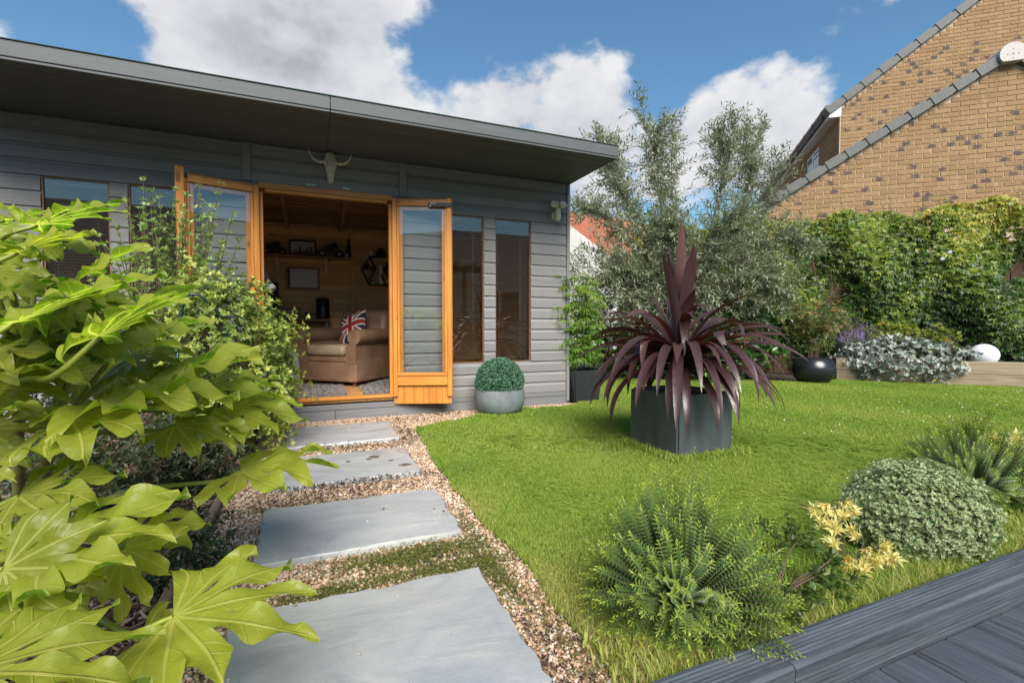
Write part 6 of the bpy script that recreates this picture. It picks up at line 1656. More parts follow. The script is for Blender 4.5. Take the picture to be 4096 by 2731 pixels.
# rugs
M['rug'] = m_leaf('grey_shag', [(0, (.10, .085, .08)), (.5, (.24, .21, .20)), (1, (.40, .37, .36))], .9, .1)
M['rug_base'] = m_plain('grey_rug_backing', (.17, .15, .145), .95, .2, 20)
def rug(poly, label, seed):
    r_ = np.random.default_rng(seed); c = np.mean(poly, 0); t = thing('rug', (c[0], c[1], FZ), label, 'rug', 'shaggy rugs in the doorway')
    mb = MB(); k = len(poly); mb.add([(x, y, FZ + .001) for x, y in poly] + [(x, y, FZ + .014) for x, y in poly], [tuple(range(k, 2 * k)), tuple(reversed(range(k)))] + [(i, (i + 1) % k, (i + 1) % k + k, i + k) for i in range(k)]); mb.build('backing', M['rug_base'], t)
    lo = np.min(poly, 0); hi = np.max(poly, 0); Q = np.stack([r_.uniform(lo[0], hi[0], 9000), r_.uniform(lo[1], hi[1], 9000), np.full(9000, FZ + .012)], 1); Q = Q[in_poly(Q, poly)]; m_ = len(Q)
    leaf_obj('pile', [leaf_geo(Q, r_.normal(0, .8, (m_, 3)) + np.array([0, 0, .8]), r_.normal(0, 1, (m_, 3)), r_.uniform(.02, .04, m_), .005, r_.random(m_), 0, .3)], M['rug'], t)
g2 = lambda u, v_: tuple(ground(u, v_, FZ + .01)[:2])
rug([g2(1150, 1590), g2(1388, 1582), g2(1372, 1545), g2(1170, 1540)], 'grey shaggy rug in front of the armchair', 1)
rug([g2(1462, 1580), g2(1640, 1560), g2(1600, 1505), g2(1440, 1548)], 'grey shaggy rug running beside the armchair towards the right door', 2)
# shelves
M['shelf'] = m_wood('pine_shelf', (.22, .10, .04), (.34, .17, .07), 'x', .5)
M['white_bracket'] = m_plain('white_bracket', (.55, .54, .52), .5, .05, 10)
def back(u, v_, Y=YB - .1): return on_y(u, v_, Y)
def shelf(x0, x1, z, dep, brs, label):
    t = thing('wall_shelf', ((x0 + x1) / 2, YB, z), label, 'shelf', 'pine shelves on the back wall'); box('board', (x0, YB - dep, z - .02), (x1, YB - .002, z), M['shelf'], t, .002)
    for xb in brs:
        mb = MB(); mb.add([(xb - .012, YB - .001, z - .0205), (xb - .012, YB - dep * .75, z - .0205), (xb - .012, YB - .035, z - .17), (xb - .012, YB - .001, z - .17), (xb + .012, YB - .001, z - .0205), (xb + .012, YB - dep * .75, z - .0205), (xb + .012, YB - .035, z - .17), (xb + .012, YB - .001, z - .17)],
                          [(0, 1, 2, 3), (7, 6, 5, 4), (0, 4, 5, 1), (1, 5, 6, 2), (2, 6, 7, 3), (3, 7, 4, 0)]); mb.build('bracket', M['white_bracket'], t)
zs1 = float(back(1300, 1030)[2]); x1e = float(back(1406, 1035)[0]); shelf(-1.3, x1e, zs1, .20, (float(back(1106, 1060)[0]), float(back(1305, 1065)[0])), 'upper pine shelf crowded with black models')
zs2 = float(back(1300, 1277)[2]); x2e = float(back(1319, 1277)[0]); shelf(-1.3, x2e, zs2, .20, (float(back(1306, 1290)[0]), -.9), 'lower pine shelf with books and a black canister')
M['near_black'] = m_plain('near_black_plastic', (.010, .010, .011), .35, .2, 20)
M['paper'] = m_plain('pale_print', (.42, .43, .38), .6, .06, 8); M['board_white'] = m_plain('silver_grey_board', (.52, .51, .52), .35, .03, 4)
def P2(u, v_, Y): return on_y(u, v_, Y)
# framed print on the upper shelf
a = P2(1155, 957, YB - .08); b = P2(1266, 1026, YB - .08)
t = thing('picture_frame', ((a[0] + b[0]) / 2, YB - .07, zs1), 'black framed pale print standing on the upper shelf', 'picture')
fx0, fx1, fz0, fz1 = a[0], b[0], zs1 + .001, a[2]
for p, q in (((fx0, fz0), (fx1, fz0 + .022)), ((fx0, fz1 - .022), (fx1, fz1)), ((fx0, fz0 + .0225), (fx0 + .022, fz1 - .0225)), ((fx1 - .022, fz0 + .0225), (fx1, fz1 - .0225))): box('frame_bar', (p[0], YB - .085, p[1]), (q[0], YB - .062, q[1]), M['near_black'], t, .002)
box('print', (fx0 + .0225, YB - .074, fz0 + .0225), (fx1 - .0225, YB - .066, fz1 - .0225), M['paper'], t, 0)
for i, (dx, h) in enumerate(((.12, .07), (.20, .05), (.25, .07))):
    box('printed_figure', (fx0 + dx, YB - .0765, fz0 + .06), (fx0 + dx + .018, YB - .0745, fz0 + .06 + h), M['near_black'], t, 0)
t = thing('glass_block', (fx0 + .18, YB - .14, zs1), 'clear glass ornament in front of the framed print', 'ornament')
M['clear'] = m_glass('clear_ornament', (.8, .82, .8), .2, .7); box('block', (fx0 + .06, YB - .155, zs1 + .001), (fx0 + .30, YB - .115, zs1 + .055), M['clear'], t, .008)
def bike(x0, x1, z, label, seed):
    r_ = random.Random(seed); w = x1 - x0; y = YB - .11; t = thing('model_motorbike', ((x0 + x1) / 2, y, z), label, 'model', 'black models on the upper shelf'); rw = w * .17
    for cx in (x0 + rw, x1 - rw):
        P = [(cx + rw * .8 * math.cos(a), y, z + rw + rw * .8 * math.sin(a)) for a in np.linspace(0, 6.2832, 17)]; MB().tube(P, rw * .2, 6, False).build('wheel', M['near_black'], t, 60)
        MB().tube([(cx, y - .008, z + rw), (cx, y + .008, z + rw)], rw * .3, 8).build('hub', M['steel'], t, 40)
    V, F = rbox((x0 + w * .28, y - .025, z + rw * .7), (x0 + w * .66, y + .025, z + rw * 2.0), .015); mb = MB(); mb.add(V, F); mb.build('engine', M['near_black'], t, 40)
    MB().tube(spline([(x0 + w * .18, y, z + rw * 2.1), (x0 + w * .4, y, z + rw * 2.25), (x0 + w * .58, y, z + rw * 2.9), (x0 + w * .72, y, z + rw * 2.5)], 5), [.02] * 5 + [.028] * 5 + [.034] * 4 + [.018] * 2, 8).build('tank_and_seat', M['near_black'], t, 60)
    MB().tube([(x1 - rw, y, z + rw), (x0 + w * .72, y, z + rw * 2.9), (x0 + w * .66, y, z + rw * 3.5)], .008, 6).build('fork', M['near_black'], t, 60)
    MB().tube([(x0 + w * .66, y - .05, z + rw * 3.4), (x0 + w * .67, y + .05, z + rw * 3.4)], .007, 6).build('handlebar', M['near_black'], t, 60)
bike(float(P2(1050, 1020, YB - .1)[0]), float(P2(1145, 1020, YB - .1)[0]), zs1, 'black model motorbike left of the framed print', 1)
bike(float(P2(1272, 1020, YB - .1)[0]), float(P2(1375, 1020, YB - .1)[0]), zs1, 'black model motorbike between the framed print and the dark bottle', 2)
bc = P2(1394, 1030, YB - .1); t = thing('dark_bottle', (bc[0], YB - .1, zs1), 'tall dark bottle at the end of the upper shelf', 'bottle')
MB().lathe([(.001, 0), (.036, 0), (.038, .02), (.038, .12), (.030, .16), (.014, .19), (.013, .225), (.001, .226)], (bc[0], YB - .10, zs1 + .001), 16, False).build('glass_body', M['near_black'], t, 50)
MB().lathe([(.001, 0), (.016, 0), (.017, .022), (.001, .023)], (bc[0], YB - .10, zs1 + .2275), 12, False).build('cap', M['near_black'], t, 40)
bc = P2(1386, 1030, YB - .16); t = thing('glass_tumbler', (bc[0], YB - .16, zs1), 'small cut glass tumbler beside the dark bottle', 'glass')
MB().lathe([(.001, .001), (.020, .001), (.026, .055), (.024, .055), (.018, .006), (.001, .006)], (bc[0], YB - .165, zs1), 14, False).build('tumbler', M['clear'], t, 40)
# grey board in a thin wood frame on the wall
a = P2(1143, 1066, YB - .015); b = P2(1279, 1160, YB - .015)
t = thing('framed_board', ((a[0] + b[0]) / 2, YB - .01, b[2]), 'pale grey board in a thin wooden frame on the pine wall', 'picture')
X_0, X_1, Z_0, Z_1 = a[0], b[0], b[2], a[2]
for p, q in (((X_0, Z_0), (X_1, Z_0 + .022)), ((X_0, Z_1 - .022), (X_1, Z_1)), ((X_0, Z_0 + .0225), (X_0 + .022, Z_1 - .0225)), ((X_1 - .022, Z_0 + .0225), (X_1, Z_1 - .0225))): box('frame_bar', (p[0], YB - .026, p[1]), (q[0], YB - .002, q[1]), M['shelf'], t, .002)
box('board', (X_0 + .05, YB - .016, Z_0 + .03), (X_1 - .023, YB - .004, Z_1 - .023), M['board_white'], t, 0)
box('dark_edge', (X_0 + .0225, YB - .018, Z_0 + .023), (X_0 + .0495, YB - .004, Z_1 - .023), M['near_black'], t, 0)
# hexagonal black shelf
def hx(u, v_): q = P2(u, v_, YB - .06); return np.array([q[0], 0, q[2]])
def c3(x, y): return (1100 + x / 1.96, 850 + y / 1.96)
t = thing('hexagon_shelf', (*hx(*c3(820, 575))[:1], YB - .06, hx(*c3(820, 575))[2]), 'black metal hexagonal shelf with mug, vase and camera', 'shelf')
def bar(p, q, dy=.055):
    a_, b_ = hx(*c3(*p)), hx(*c3(*q)); d = b_ - a_; L = np.linalg.norm(d); d = d / L; nn = np.array([-d[2], 0, d[0]]) * .006
    V = []
    for e in (a_, b_):
        for s_ in (-1, 1):
            for y in (YB - .115, YB - .003): V.append((e[0] + nn[0] * s_, y, e[2] + nn[2] * s_))
    MB().add(V, [(0, 1, 3, 2), (4, 6, 7, 5), (0, 4, 5, 1), (2, 3, 7, 6), (0, 2, 6, 4), (1, 5, 7, 3)]).build('bar', M['near_black'], t)
for p, q in (((740, 350), (905, 352)), ((740, 350), (675, 442)), ((675, 442), (742, 572)), ((742, 572), (905, 574)), ((905, 574), (972, 450)), ((972, 450), (905, 352)), ((678, 440), (785, 442)), ((855, 446), (968, 448)), ((742, 352), (787, 440)), ((785, 444), (740, 530)), ((902, 354), (858, 444)), ((857, 448), (903, 530))): bar(p, q)
def sit(u, v_): q = P2(u, v_, YB - .06); return (q[0], YB - .06, q[2])
M['white_china'] = m_plain('white_china', (.62, .60, .55), .3, .04, 8)
m0 = sit(*c3(752, 343)); t = thing('mug', m0, 'white china mug on top of the hexagon shelf', 'mug')
MB().lathe([(.001, .007), (.032, .007), (.034, .075), (.030, .075), (.028, .014), (.001, .014)], m0, 18, False).build('cup', M['white_china'], t, 50)
MB().tube(spline([(m0[0] - .031, m0[1], m0[2] + .062), (m0[0] - .055, m0[1], m0[2] + .05), (m0[0] - .052, m0[1], m0[2] + .025), (m0[0] - .031, m0[1], m0[2] + .02)], 4), .005, 6).build('handle', M['white_china'], t, 60)
m0 = sit(*c3(828, 345)); t = thing('old_camera', m0, 'black old camera on top of the hexagon shelf', 'camera'); V, F = rbox((m0[0] - .06, m0[1] - .03, m0[2] + .007), (m0[0] + .06, m0[1] + .03, m0[2] + .075), .01); MB().add(V, F).build('body', M['near_black'], t, 40)
V, F = rbox((m0[0] - .025, m0[1] - .025, m0[2] + .0755), (m0[0] + .025, m0[1] + .025, m0[2] + .115), .012); MB().add(V, F).build('prism', M['near_black'], t, 40)
MB().tube([(m0[0], m0[1] - .031, m0[2] + .04), (m0[0], m0[1] - .075, m0[2] + .04)], .028, 16).build('lens', M['near_black'], t, 40)
m0 = sit(*c3(830, 566)); t = thing('white_vase', m0, 'tall white vase with a black leaf motif inside the hexagon shelf', 'vase')
MB().lathe([(.001, .006), (.032, .006), (.036, .03), (.034, .09), (.024, .14), (.026, .20), (.030, .26), (.026, .262), (.001, .255)], m0, 18, False).build('vase_body', M['white_china'], t, 60)
V, F = lathe([(.001, -.05), (.012, -.03), (.015, 0), (.010, .035), (.001, .05)], (0, 0, 0), 10, False); MB().add([(m0[0] + .016 + x * 1.0 + z * -.35, m0[1] - .030 + y * .3, m0[2] + .09 + z) for x, y, z in V], F).build('leaf_motif', M['near_black'], t, 60)
for cx_, lab in ((770, 'small glass jar left of the white vase'), (878, 'small pale jar right of the white vase')):
    m0 = sit(*c3(cx_, 566)); t = thing('small_jar', m0, lab, 'jar', 'jars in the hexagon shelf'); MB().lathe([(.001, .007), (.022, .007), (.024, .05), (.020, .062), (.001, .064)], m0, 14, False).build('jar_body', M['white_china'] if cx_ > 800 else M['clear'], t, 50)
    MB().lathe([(.001, .0645), (.021, .0645), (.021, .076), (.001, .077)], m0, 14, False).build('lid', M['steel'], t, 40)
for cx_, lab in ((715, 'dark jar in the left corner of the hexagon shelf'), (885, 'dark box in the right corner of the hexagon shelf')):
    m0 = sit(*c3(cx_, 438)); t = thing('dark_jar', m0, lab, 'jar', 'jars in the hexagon shelf'); MB().lathe([(.001, .007), (.026, .007), (.028, .05), (.020, .06), (.001, .061)], m0, 12, False).build('jar_body', M['near_black'], t, 50)
    MB().lathe([(.001, .0615), (.02, .0615), (.02, .072), (.001, .073)], m0, 12, False).build('lid', M['steel'], t, 40)
def lettering(par, txt, size, loc, col):
    cu_ = bpy.data.curves.new('lettering', 'FONT'); cu_.body = txt; cu_.size = size; ob = bpy.data.objects.new('lettering_tmp', cu_); COL.objects.link(ob)
    dg_ = bpy.context.evaluated_depsgraph_get(); me = bpy.data.meshes.new_from_object(ob.evaluated_get(dg_)); bpy.data.objects.remove(ob)
    o = link('spine_lettering', me, m_plain('spine_ink', col, .6, .05, 5), None, loc); o.rotation_euler = (R(90), 0, 0); attach(o, par)
# lower shelf: books, discs, canister
bcols = [(.30, .26, .21), (.05, .05, .06), (.35, .33, .30), (.04, .03, .03), (.42, .34, .29)]
zz = zs2 + .001; xa = float(P2(1125, 1250, YB - .1)[0]); xb = float(P2(1197, 1250, YB - .1)[0])
for i in range(5):
    h = (.022, .016, .018, .02, .05)[i]; t = thing('book', ((xa + xb) / 2, YB - .1, zz), ('slim cream book at the bottom of the stack on the lower shelf', 'thin dark book second from the bottom of the stack', 'thin pale book in the middle of the stack', 'thin black book under the thick top book', 'thick reddish cream book on top of the stack')[i], 'book', 'books stacked on the lower shelf')
    mc = m_plain('book_cover_%d' % i, bcols[i], .6, .1, 10); o0 = .01 * ((i * 7) % 3)
    box('cover', (xa - .1 + o0, YB - .165, zz), (xb - o0 * .5, YB - .03, zz + h), mc, t, .002)
    if i == 4: lettering(t, "AILOR'S", .030, (xb - .205, YB - .1658, zz + .028), (.20, .035, .03)); lettering(t, 'BOOK', .018, (xb - .17, YB - .1658, zz + .009), (.20, .035, .03))
    if i == 4: box('spine_band', (xb - .06, YB - .1665, zz + .012), (xb - .035, YB - .1652, zz + h - .012), M['near_black'], t, 0)
    zz += h + .0008
t = thing('pen', ((xa + xb) / 2, YB - .1, zz), 'slim dark pen lying across the top of the book stack', 'pen'); MB().tube([(xa - .02, YB - .11, zz + .0055), (xb + .03, YB - .09, zz + .0055)], .005, 8).build('barrel', M['near_black'], t, 60); MB().tube([(xb + .031, YB - .09, zz + .0055), (xb + .09, YB - .085, zz + .0055)], .0042, 8).build('sleeve', M['steel'], t, 60)
xq = float(P2(1222, 1260, YB - .1)[0])
for i in range(6):
    t = thing('disc_case', (xq + i * .022, YB - .1, zs2), 'thin dark disc case in the short row between the books and the canister', 'case', 'disc cases on the lower shelf'); box('case', (xq + i * .022, YB - .15, zs2 + .001), (xq + i * .022 + .016, YB - .04, zs2 + .001 + .085), M['near_black'], t, .002); box('label_strip', (xq + i * .022 + .003, YB - .1516, zs2 + .01), (xq + i * .022 + .013, YB - .1504, zs2 + .05), M['paper'], t, 0)
cq = P2(1292, 1260, YB - .1); t = thing('canister', (cq[0], YB - .1, zs2), 'tall black cylindrical canister on the lower shelf', 'canister')
MB().lathe([(.001, 0), (.078, 0), (.08, .01), (.08, .235), (.076, .24), (.001, .24)], (cq[0], YB - .1, zs2 + .001), 24, False).build('drum', M['near_black'], t, 40)
MB().lathe([(.001, 0), (.084, 0), (.086, .02), (.07, .035), (.03, .042), (.001, .043)], (cq[0], YB - .1, zs2 + .2415), 24, False).build('lid', M['near_black'], t, 40)
# dark monitor, white heater, blue jacket
a = P2(1080, 1125, YB - .25); b = P2(1113, 1215, YB - .25); t = thing('monitor', (a[0] - .1, YB - .25, zs2), 'black screen edge standing on the lower shelf behind the doorway', 'screen')
box('panel', (a[0] - .35, YB - .17, zs2 + .045), (b[0], YB - .145, a[2]), M['near_black'], t, .006); box('stand', (a[0] - .2, YB - .19, zs2 + .001), (a[0] - .02, YB - .12, zs2 + .0445), M['near_black'], t, .004)
hq = ground(1168, 1528, FZ); M['pale_blue'] = m_plain('pale_blue_white_panel', (.50, .56, .60), .4, .04, 5)
t = thing('white_cabinet', (hq[0] - .05, hq[1], FZ), 'small white panelled box on the floor left of the armchair', 'cabinet'); box('body', (hq[0] - .22, hq[1], FZ + .02), (hq[0] + .10, hq[1] + .22, FZ + .40), M['pale_blue'], t, .008); box('kick', (hq[0] - .20, hq[1] + .02, FZ + .001), (hq[0] + .08, hq[1] + .2, FZ + .0195), M['near_black'], t, .002)
n = NT('blue_jacket_cloth'); v = n.coord(); n.set(col=n.ramp(n.noise(v, 12, 4), [(.3, (.022, .030, .055)), (.7, (.055, .075, .12))]), rough=.85); n.bump(n.noise(v, 9, 4), .8, .03); M['denim'] = n.m
Yj = 4.86; t = thing('jacket', P2(1030, 1100, Yj), 'blue jacket hanging just inside the left door jamb', 'jacket')
q0, q1, q2, q3 = P2(985, 1010, Yj), P2(1030, 1075, Yj), P2(1058, 1125, Yj), P2(1080, 1150, Yj - .02)
MB().tube(spline([q0, q1, q2, q3], 5), [.075, .075, .072, .07, .068, .066, .062, .058, .055, .053, .050, .048, .046, .045, .044, .043], 12).build('sleeve', M['denim'], t, 60)
d = unit(q3 - q2); MB().tube([q3 - d * .01, q3 + d * .03], [.0445, .042], 12).build('cuff', M['paper'], t, 60)
V, F = rbox((q0[0] - .30, Yj - .06, q0[2] - .62), (q0[0] + .0, Yj + .06, q0[2] + .10), .05, 4); MB().add(V, F).build('body', M['denim'], t, 60)

# ================================================================ HOUSE ACROSS THE DECK (seen only mirrored in the glass)
M['cream'] = m_plain('cream_render', (.70, .62, .52), .9, .05, 2)
ho = thing('cream_house', (1.5, -6.2, 0), 'cream rendered house with white patio doors facing the garden', 'building')
box('wall', (-14, -8.2, -.1), (9, -6.2, 4.0), M['cream'], ho, .01)
M['pane_dark'] = m_plain('dark_window_pane', (.03, .035, .04), .05, .1, 3)
for x0, x1, z0, z1 in ((.4, 3.4, .05, 2.15), (-3.6, -1.6, .9, 2.1), (5.2, 6.8, .9, 2.1), (-7.4, -5.4, .9, 2.1)):
    f = MB(); w = (x1 - x0)
    k = 3 if w > 2.5 else 2
    f.box((x0, -6.2, z1 - .09), (x1, -6.14, z1)); f.box((x0, -6.2, z0), (x1, -6.14, z0 + .09))
    for i in range(k + 1): xx = x0 + (w - .1) * i / k; f.box((xx, -6.2, z0 + .09), (xx + .1, -6.14, z1 - .09))
    fo = f.build('window', M['white_upvc'], ho)
    for i in range(k): xx = x0 + (w - .1) * i / k; box('pane', (xx + .1, -6.19, z0 + .09), (xx + (w - .1) / k, -6.17, z1 - .09), M['pane_dark'], fo, 0)
pg = thing('pergola', (2, -4.6, 0), 'dark timber pergola in front of the patio doors', 'pergola')
for x in (.2, 3.8): box('post', (x, -3.4, -.1), (x + .1, -3.3, 2.3), M['fence_brown'], pg, .004)
box('beam', (-.2, -3.42, 2.301), (4.3, -3.28, 2.45), M['fence_brown'], pg, .004)
for i in range(9): box('rafter', (-.1 + i * .52, -6.1, 2.451), (-.04 + i * .52, -3.1, 2.56), M['fence_brown'], pg, .004)

# ================================================================ GRASS, CLOVER, MOSS AND LITTER
n = NT('grass_blade'); oi = n.n('ShaderNodeObjectInfo'); a = n.n('ShaderNodeAttribute'); a.attribute_name = 'r'
a2 = n.n('ShaderNodeAttribute'); a2.attribute_type = 'INSTANCER'; a2.attribute_name = 'tone'
tone = n.math('ADD', n.math('MULTIPLY', a.outputs['Fac'], .35), n.math('MULTIPLY', a2.outputs['Fac'], .65))
c = n.ramp(tone, [(0, (.095, .180, .026)), (.35, (.200, .315, .042)), (.6, (.285, .385, .058)), (.8, (.37, .39, .09)), (1, (.50, .42, .20))])
n.set(col=c, rough=.5, spec=.3)
tr = n.n('ShaderNodeBsdfTranslucent'); n.l(n.mix(1.0, c, (1.4, 1.4, .7), 'MULTIPLY'), tr.inputs[0]); ms = n.n('ShaderNodeMixShader'); ms.inputs[0].default_value = .35
n.l(n.b.outputs[0], ms.inputs[1]); n.l(tr.outputs[0], ms.inputs[2]); n.l(ms.outputs[0], n.out.inputs['Surface']); M['grass'] = n.m
def tuft(seed, nb, h, w, rad):
    r_ = np.random.default_rng(seed); V = []; T = []; rr = []
    for i in range(nb):
        a = r_.uniform(0, 6.28); q = rad * math.sqrt(r_.random()); p = np.array([q * math.cos(a), q * math.sin(a), 0]); b = r_.uniform(0, 6.28)
        hh = h * r_.uniform(.5, 1.15); ln = np.array([math.cos(b), math.sin(b), 0]); s = np.array([-ln[1], ln[0], 0]) * w * r_.uniform(.7, 1.2); bd = r_.uniform(.25, .85) * hh
        m_ = p + ln * bd * .35 + np.array([0, 0, hh * .62]); tp = p + ln * bd + np.array([0, 0, hh]); k = len(V)
        V += [p - s, p + s, m_ + s * .8, m_ - s * .8, tp]; T += [(k, k + 1, k + 2), (k, k + 2, k + 3), (k + 3, k + 2, k + 4)]; rr += [r_.random()] * 5
    me = npmesh('tuft', np.array(V), np.array(T), np.array(rr)); me.materials.append(M['grass']); return me
def clover(seed, nb=26, rad=.03):
    r_ = np.random.default_rng(seed); V = []; T = []; rr = []
    for i in range(nb):
        a = r_.uniform(0, 6.28); q = rad * math.sqrt(r_.random()); p = np.array([q * math.cos(a), q * math.sin(a), r_.uniform(.008, .015)])
        for j in range(3):
            b = a + j * 2.094; d = np.array([math.cos(b), math.sin(b), .15]); s = np.array([-math.sin(b), math.cos(b), 0]); k = len(V); L = .0062
            V += [p, p + d * L * .6 - s * L * .45, p + d * L, p + d * L * .6 + s * L * .45]; T += [(k, k + 1, k + 2), (k, k + 2, k + 3)]; rr += [.45 + .4 * r_.random()] * 4
    me = npmesh('clover', np.array(V), np.array(T), np.array(rr)); me.materials.append(M['grass']); return me
def add_attr(o, nm, dat):
    a = o.data.attributes.new(nm, 'FLOAT', 'POINT'); a.data.foreach_set('value', np.ascontiguousarray(dat, np.float32))
def lawn_points(num, ymin, x0, x1, y0, y1, dmax, dmin, seed):
    r_ = np.random.default_rng(seed); P = np.stack([r_.uniform(x0, x1, num), r_.uniform(y0, y1, num), np.zeros(num)], 1)
    d = P[:, 0] * FW[0] + P[:, 1] * FW[1]; lat = (P[:, 0] * RT[0] + P[:, 1] * RT[1])
    keep = in_poly(P, LAWN_D) & (d > dmin) & (d < dmax) & (np.abs(lat) < 1.22 * d + .35)
    keep &= ~((P[:, 0] > 2.10) & (P[:, 0] < 2.59) & (P[:, 1] > 2.32) & (P[:, 1] < 2.83))
    return P[keep]
def tone_of(P, r_):
    x, y = P[:, 0], P[:, 1]
    t = .45 + .16 * np.sin(x * 2.1 + 1) * np.sin(y * 1.7) + .10 * np.sin(x * 3.7 + 2 * y + 2) + .07 * np.sin(x * 5 + y * 3.1) + .05 * np.sin(x * 11 - y * 9)
    edge = np.exp(-np.maximum(0, (x - .68)) / .22) * (y < 3.4)          # dry strip along the path
    t = t + .48 * edge * (.5 + .5 * np.sin(y * 6 + 1)) + .30 * np.exp(-((y - .86) / .22) ** 2) * (x < 3.4)
    return np.clip(t + r_.normal(0, .10, len(P)), 0, 1)
PR = [tuft(s_, 20, .0165, .0011, .020) for s_ in range(5)] + [clover(30 + s_) for s_ in range(2)]
r_ = np.random.default_rng(201)
PA = lawn_points(190000, 0, .6, 4.6, .83, 5.4, 3.1, .8, 202); PB = lawn_points(150000, 0, .7, 11, .83, 7.5, 9.5, 3.1, 203)
P = np.concatenate([PA, PB]); k = len(P); d = P[:, 0] * FW[0] + P[:, 1] * FW[1]
clm = (np.sin(P[:, 0] * 2.3 + .4) * np.sin(P[:, 1] * 2.9 + 1.0) + r_.normal(0, .35, k)) > .55
idx = np.where(clm & (d < 3.6) & (P[:, 1] > 1.15) & (P[:, 0] > 1.0), r_.integers(5, 7, k), r_.integers(0, 5, k))
scl = r_.uniform(.7, 1.2, k) * np.where(d > 3.1, 1.25, 1.0) * np.where(d > 5, 1.15, 1.0)
# longer tufts against pots and boards
near_pot = (np.abs(P[:, 0] - 2.345) < .30) & (np.abs(P[:, 1] - 2.575) < .31); scl = np.where(near_pot & (r_.random(k) < .5), scl * 2.4, scl); idx = np.where(near_pot, r_.integers(0, 5, k), idx)
strip = (P[:, 1] < 1.05) & (r_.random(k) < .30); scl = np.where(strip, scl * 2.3, scl)
bowl_ = (np.hypot(P[:, 0] - BX, P[:, 1] - BY) < .33); scl = np.where(bowl_, scl * 1.6, scl)
keep = np.hypot(P[:, 0] - BX, P[:, 1] - BY) > .2; P, idx, scl = P[keep], idx[keep], scl[keep]; k = len(P)
rot = r_.uniform(0, 6.28, (k, 3)) * (0.03, .03, 1)
gr = scatter('grass', P, PR, idx, rot, scl, M['grass']); add_attr(gr, 'tone', tone_of(P, r_))
tag(gr, 'mown green lawn grass with patches of clover', 'grass', kind='stuff')
# dry straw and long grass at the deck edge and under the big hebe
m_ = 2600; X = r_.uniform(.70, 3.3, m_); Y = .845 + np.abs(r_.normal(0, .10, m_)); P = np.stack([X, Y, np.zeros(m_)], 1); P = P[in_poly(P, LAWN_D)]
st = scatter('dry_grass', P, [tuft(60 + s_, 10, .055, .0009, .03) for s_ in range(4)], r_.integers(0, 4, len(P)), r_.normal(0, .45, (len(P), 3)) + np.array([0, 0, 1]) * r_.uniform(0, 6.28, (len(P), 1)), r_.uniform(.5, 1.25, len(P)), M['grass'])
add_attr(st, 'tone', np.clip(r_.normal(.86, .22, len(P)), 0, 1.1)); tag(st, 'straw coloured dry grass along the deck beam', 'grass', kind='stuff')
# white clover flowers
M['white_petal'] = m_plain('white_clover', (.75, .74, .68), .6, .05, 10)
bm = bmesh.new(); bmesh.ops.create_icosphere(bm, subdivisions=1, radius=1); me = bpy.data.meshes.new('clover_flower'); bm.to_mesh(me); bm.free(); me.materials.append(M['white_petal'])
fl_ = []
for u, v_, su, sv_, m_ in ((3750, 1700, 200, 40, 18), (3950, 1720, 100, 50, 12), (3500, 1640, 200, 30, 12), (3600, 1590, 300, 22, 12), (3380, 1690, 60, 40, 10), (2990, 1650, 120, 60, 6)):
    for _ in range(m_): fl_.append(ground(r_.normal(u, su), max(1560, r_.normal(v_, sv_))))
P = np.array(fl_); P[:, 2] = .028; P = P[in_poly(P, LAWN_D)]
tag(scatter('clover_flowers', P, [me], np.zeros(len(P)), np.zeros((len(P), 3)), r_.uniform(.003, .007, len(P)), M['white_petal']), 'scattered white clover flowers in the lawn', 'flowers', kind='stuff')
# fallen leaves and grit on slabs and lawn
M['litter'] = m_leaf('dead_leaf', [(0, (.06, .025, .012)), (.6, (.16, .075, .03)), (1, (.26, .17, .08))], .8, .15)
m_ = 90; Q = np.stack([r_.uniform(-.2, 3.2, m_), r_.uniform(1.0, 4.4, m_), np.full(m_, .0)], 1); onl = in_poly(Q, LAWN_D); Q[:, 2] = np.where(onl, .020, .0165)
tag(leaf_obj('leaf_litter', [leaf_geo(Q, r_.normal(0, 1, (m_, 3)) * (1, 1, .1), np.tile([0, 0, 1.0], (m_, 1)) + r_.normal(0, .3, (m_, 3)), r_.uniform(.008, .028, m_), r_.uniform(.005, .014, m_), r_.random(m_), .3, -.1)], M['litter']), 'few small fallen brown leaves on slabs and grass', 'leaves', kind='stuff')
m_ = 170; Q = np.stack([r_.uniform(-.2, .56, m_), r_.uniform(1.0, 4.2, m_), np.full(m_, .017)], 1); ok = np.zeros(m_, bool)
for (a_, b_, c_, d_) in SLABS: ok |= (Q[:, 0] > a_ + .02) & (Q[:, 0] < b_ - .02) & (Q[:, 1] > c_ + .02) & (Q[:, 1] < d_ - .02) & ((np.abs(Q[:, 1] - (c_ + d_) / 2) > .18) | (r_.random(m_) < .3))
Q = Q[ok]; tag(scatter('stray_pebbles', Q, [pebble_mesh(s_) for s_ in range(3)], r_.integers(0, 3, len(Q)), r_.uniform(0, 6, (len(Q), 3)) * (.1, .1, 1), r_.uniform(.0015, .005, len(Q)), M['pebble']), 'stray pebbles kicked onto the slabs', 'gravel', kind='stuff')
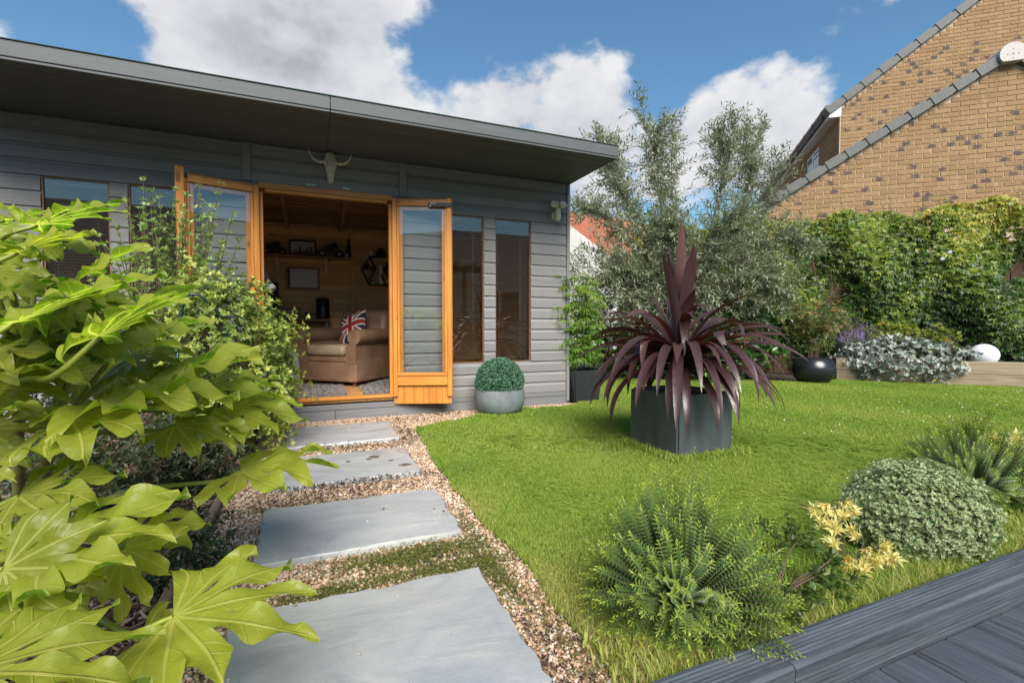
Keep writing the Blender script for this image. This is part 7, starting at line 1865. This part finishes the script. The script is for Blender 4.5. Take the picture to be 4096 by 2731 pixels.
# moss and creeping purple weeds between the slabs
M['moss'] = m_leaf('moss_green', [(0, (.035, .055, .008)), (.5, (.10, .13, .015)), (1, (.19, .19, .03))], .8, .2)
M['weed'] = m_leaf('purple_weed', [(0, (.030, .014, .012)), (.5, (.075, .035, .030)), (.85, (.11, .075, .035)), (1, (.10, .13, .03))], .6, .2)
def patches(lst, r_):
    Q = []
    for (x, y, sx_, sy_, m_) in lst:
        q = np.stack([r_.normal(x, sx_, m_), r_.normal(y, sy_, m_), np.zeros(m_)], 1); Q.append(q)
    Q = np.concatenate(Q); ok = ~in_poly(Q, LAWN_D)
    for (a_, b_, c_, d_) in SLABS: ok &= ~((Q[:, 0] > a_ + .01) & (Q[:, 0] < b_ - .01) & (Q[:, 1] > c_ + .012) & (Q[:, 1] < d_ - .012))
    ok &= (Q[:, 1] < 4.55) & (Q[:, 0] > -.4)
    return Q[ok]
Q = patches([(.33, 1.74, .16, .045, 3800), (.05, 1.60, .12, .025, 1300), (.57, 1.50, .03, .12, 1300), (.60, 1.9, .02, .1, 300), (.45, 1.60, .14, .03, 1800), (.62, 1.1, .03, .16, 500), (-.05, 2.42, .2, .02, 500)], r_); k = len(Q); Q[:, 2] = r_.uniform(-.008, .004, k)
tag(leaf_obj('moss', rosettes(r_, Q, np.tile([0, 0, 1.0], (k, 1)) + r_.normal(0, .4, (k, 3)), 4, .007, .003, 1.1), M['moss']), 'low green moss creeping over the gravel between slabs', 'moss', kind='stuff')
Q = patches([(.2, 3.44, .30, .05, 420), (.2, 2.55, .30, .05, 260), (.66, 3.7, .05, .16, 200), (.75, 4.25, .25, .10, 260), (1.2, 4.42, .25, .05, 140), (.57, 1.05, .05, .1, 120), (.2, 2.66, .3, .012, 260), (.45, 1.68, .1, .05, 40), (-.1, 2.46, .18, .03, 120)], r_); k = len(Q); Q[:, 2] = r_.uniform(0, .022, k)
tag(leaf_obj('creeping_weeds', rosettes(r_, Q, np.tile([0, 0, 1.0], (k, 1)) + r_.normal(0, .5, (k, 3)), 4, .011, .007, 1.2), M['weed']), 'purple brown creeping weeds in the gravel by the slabs', 'weeds', kind='stuff')
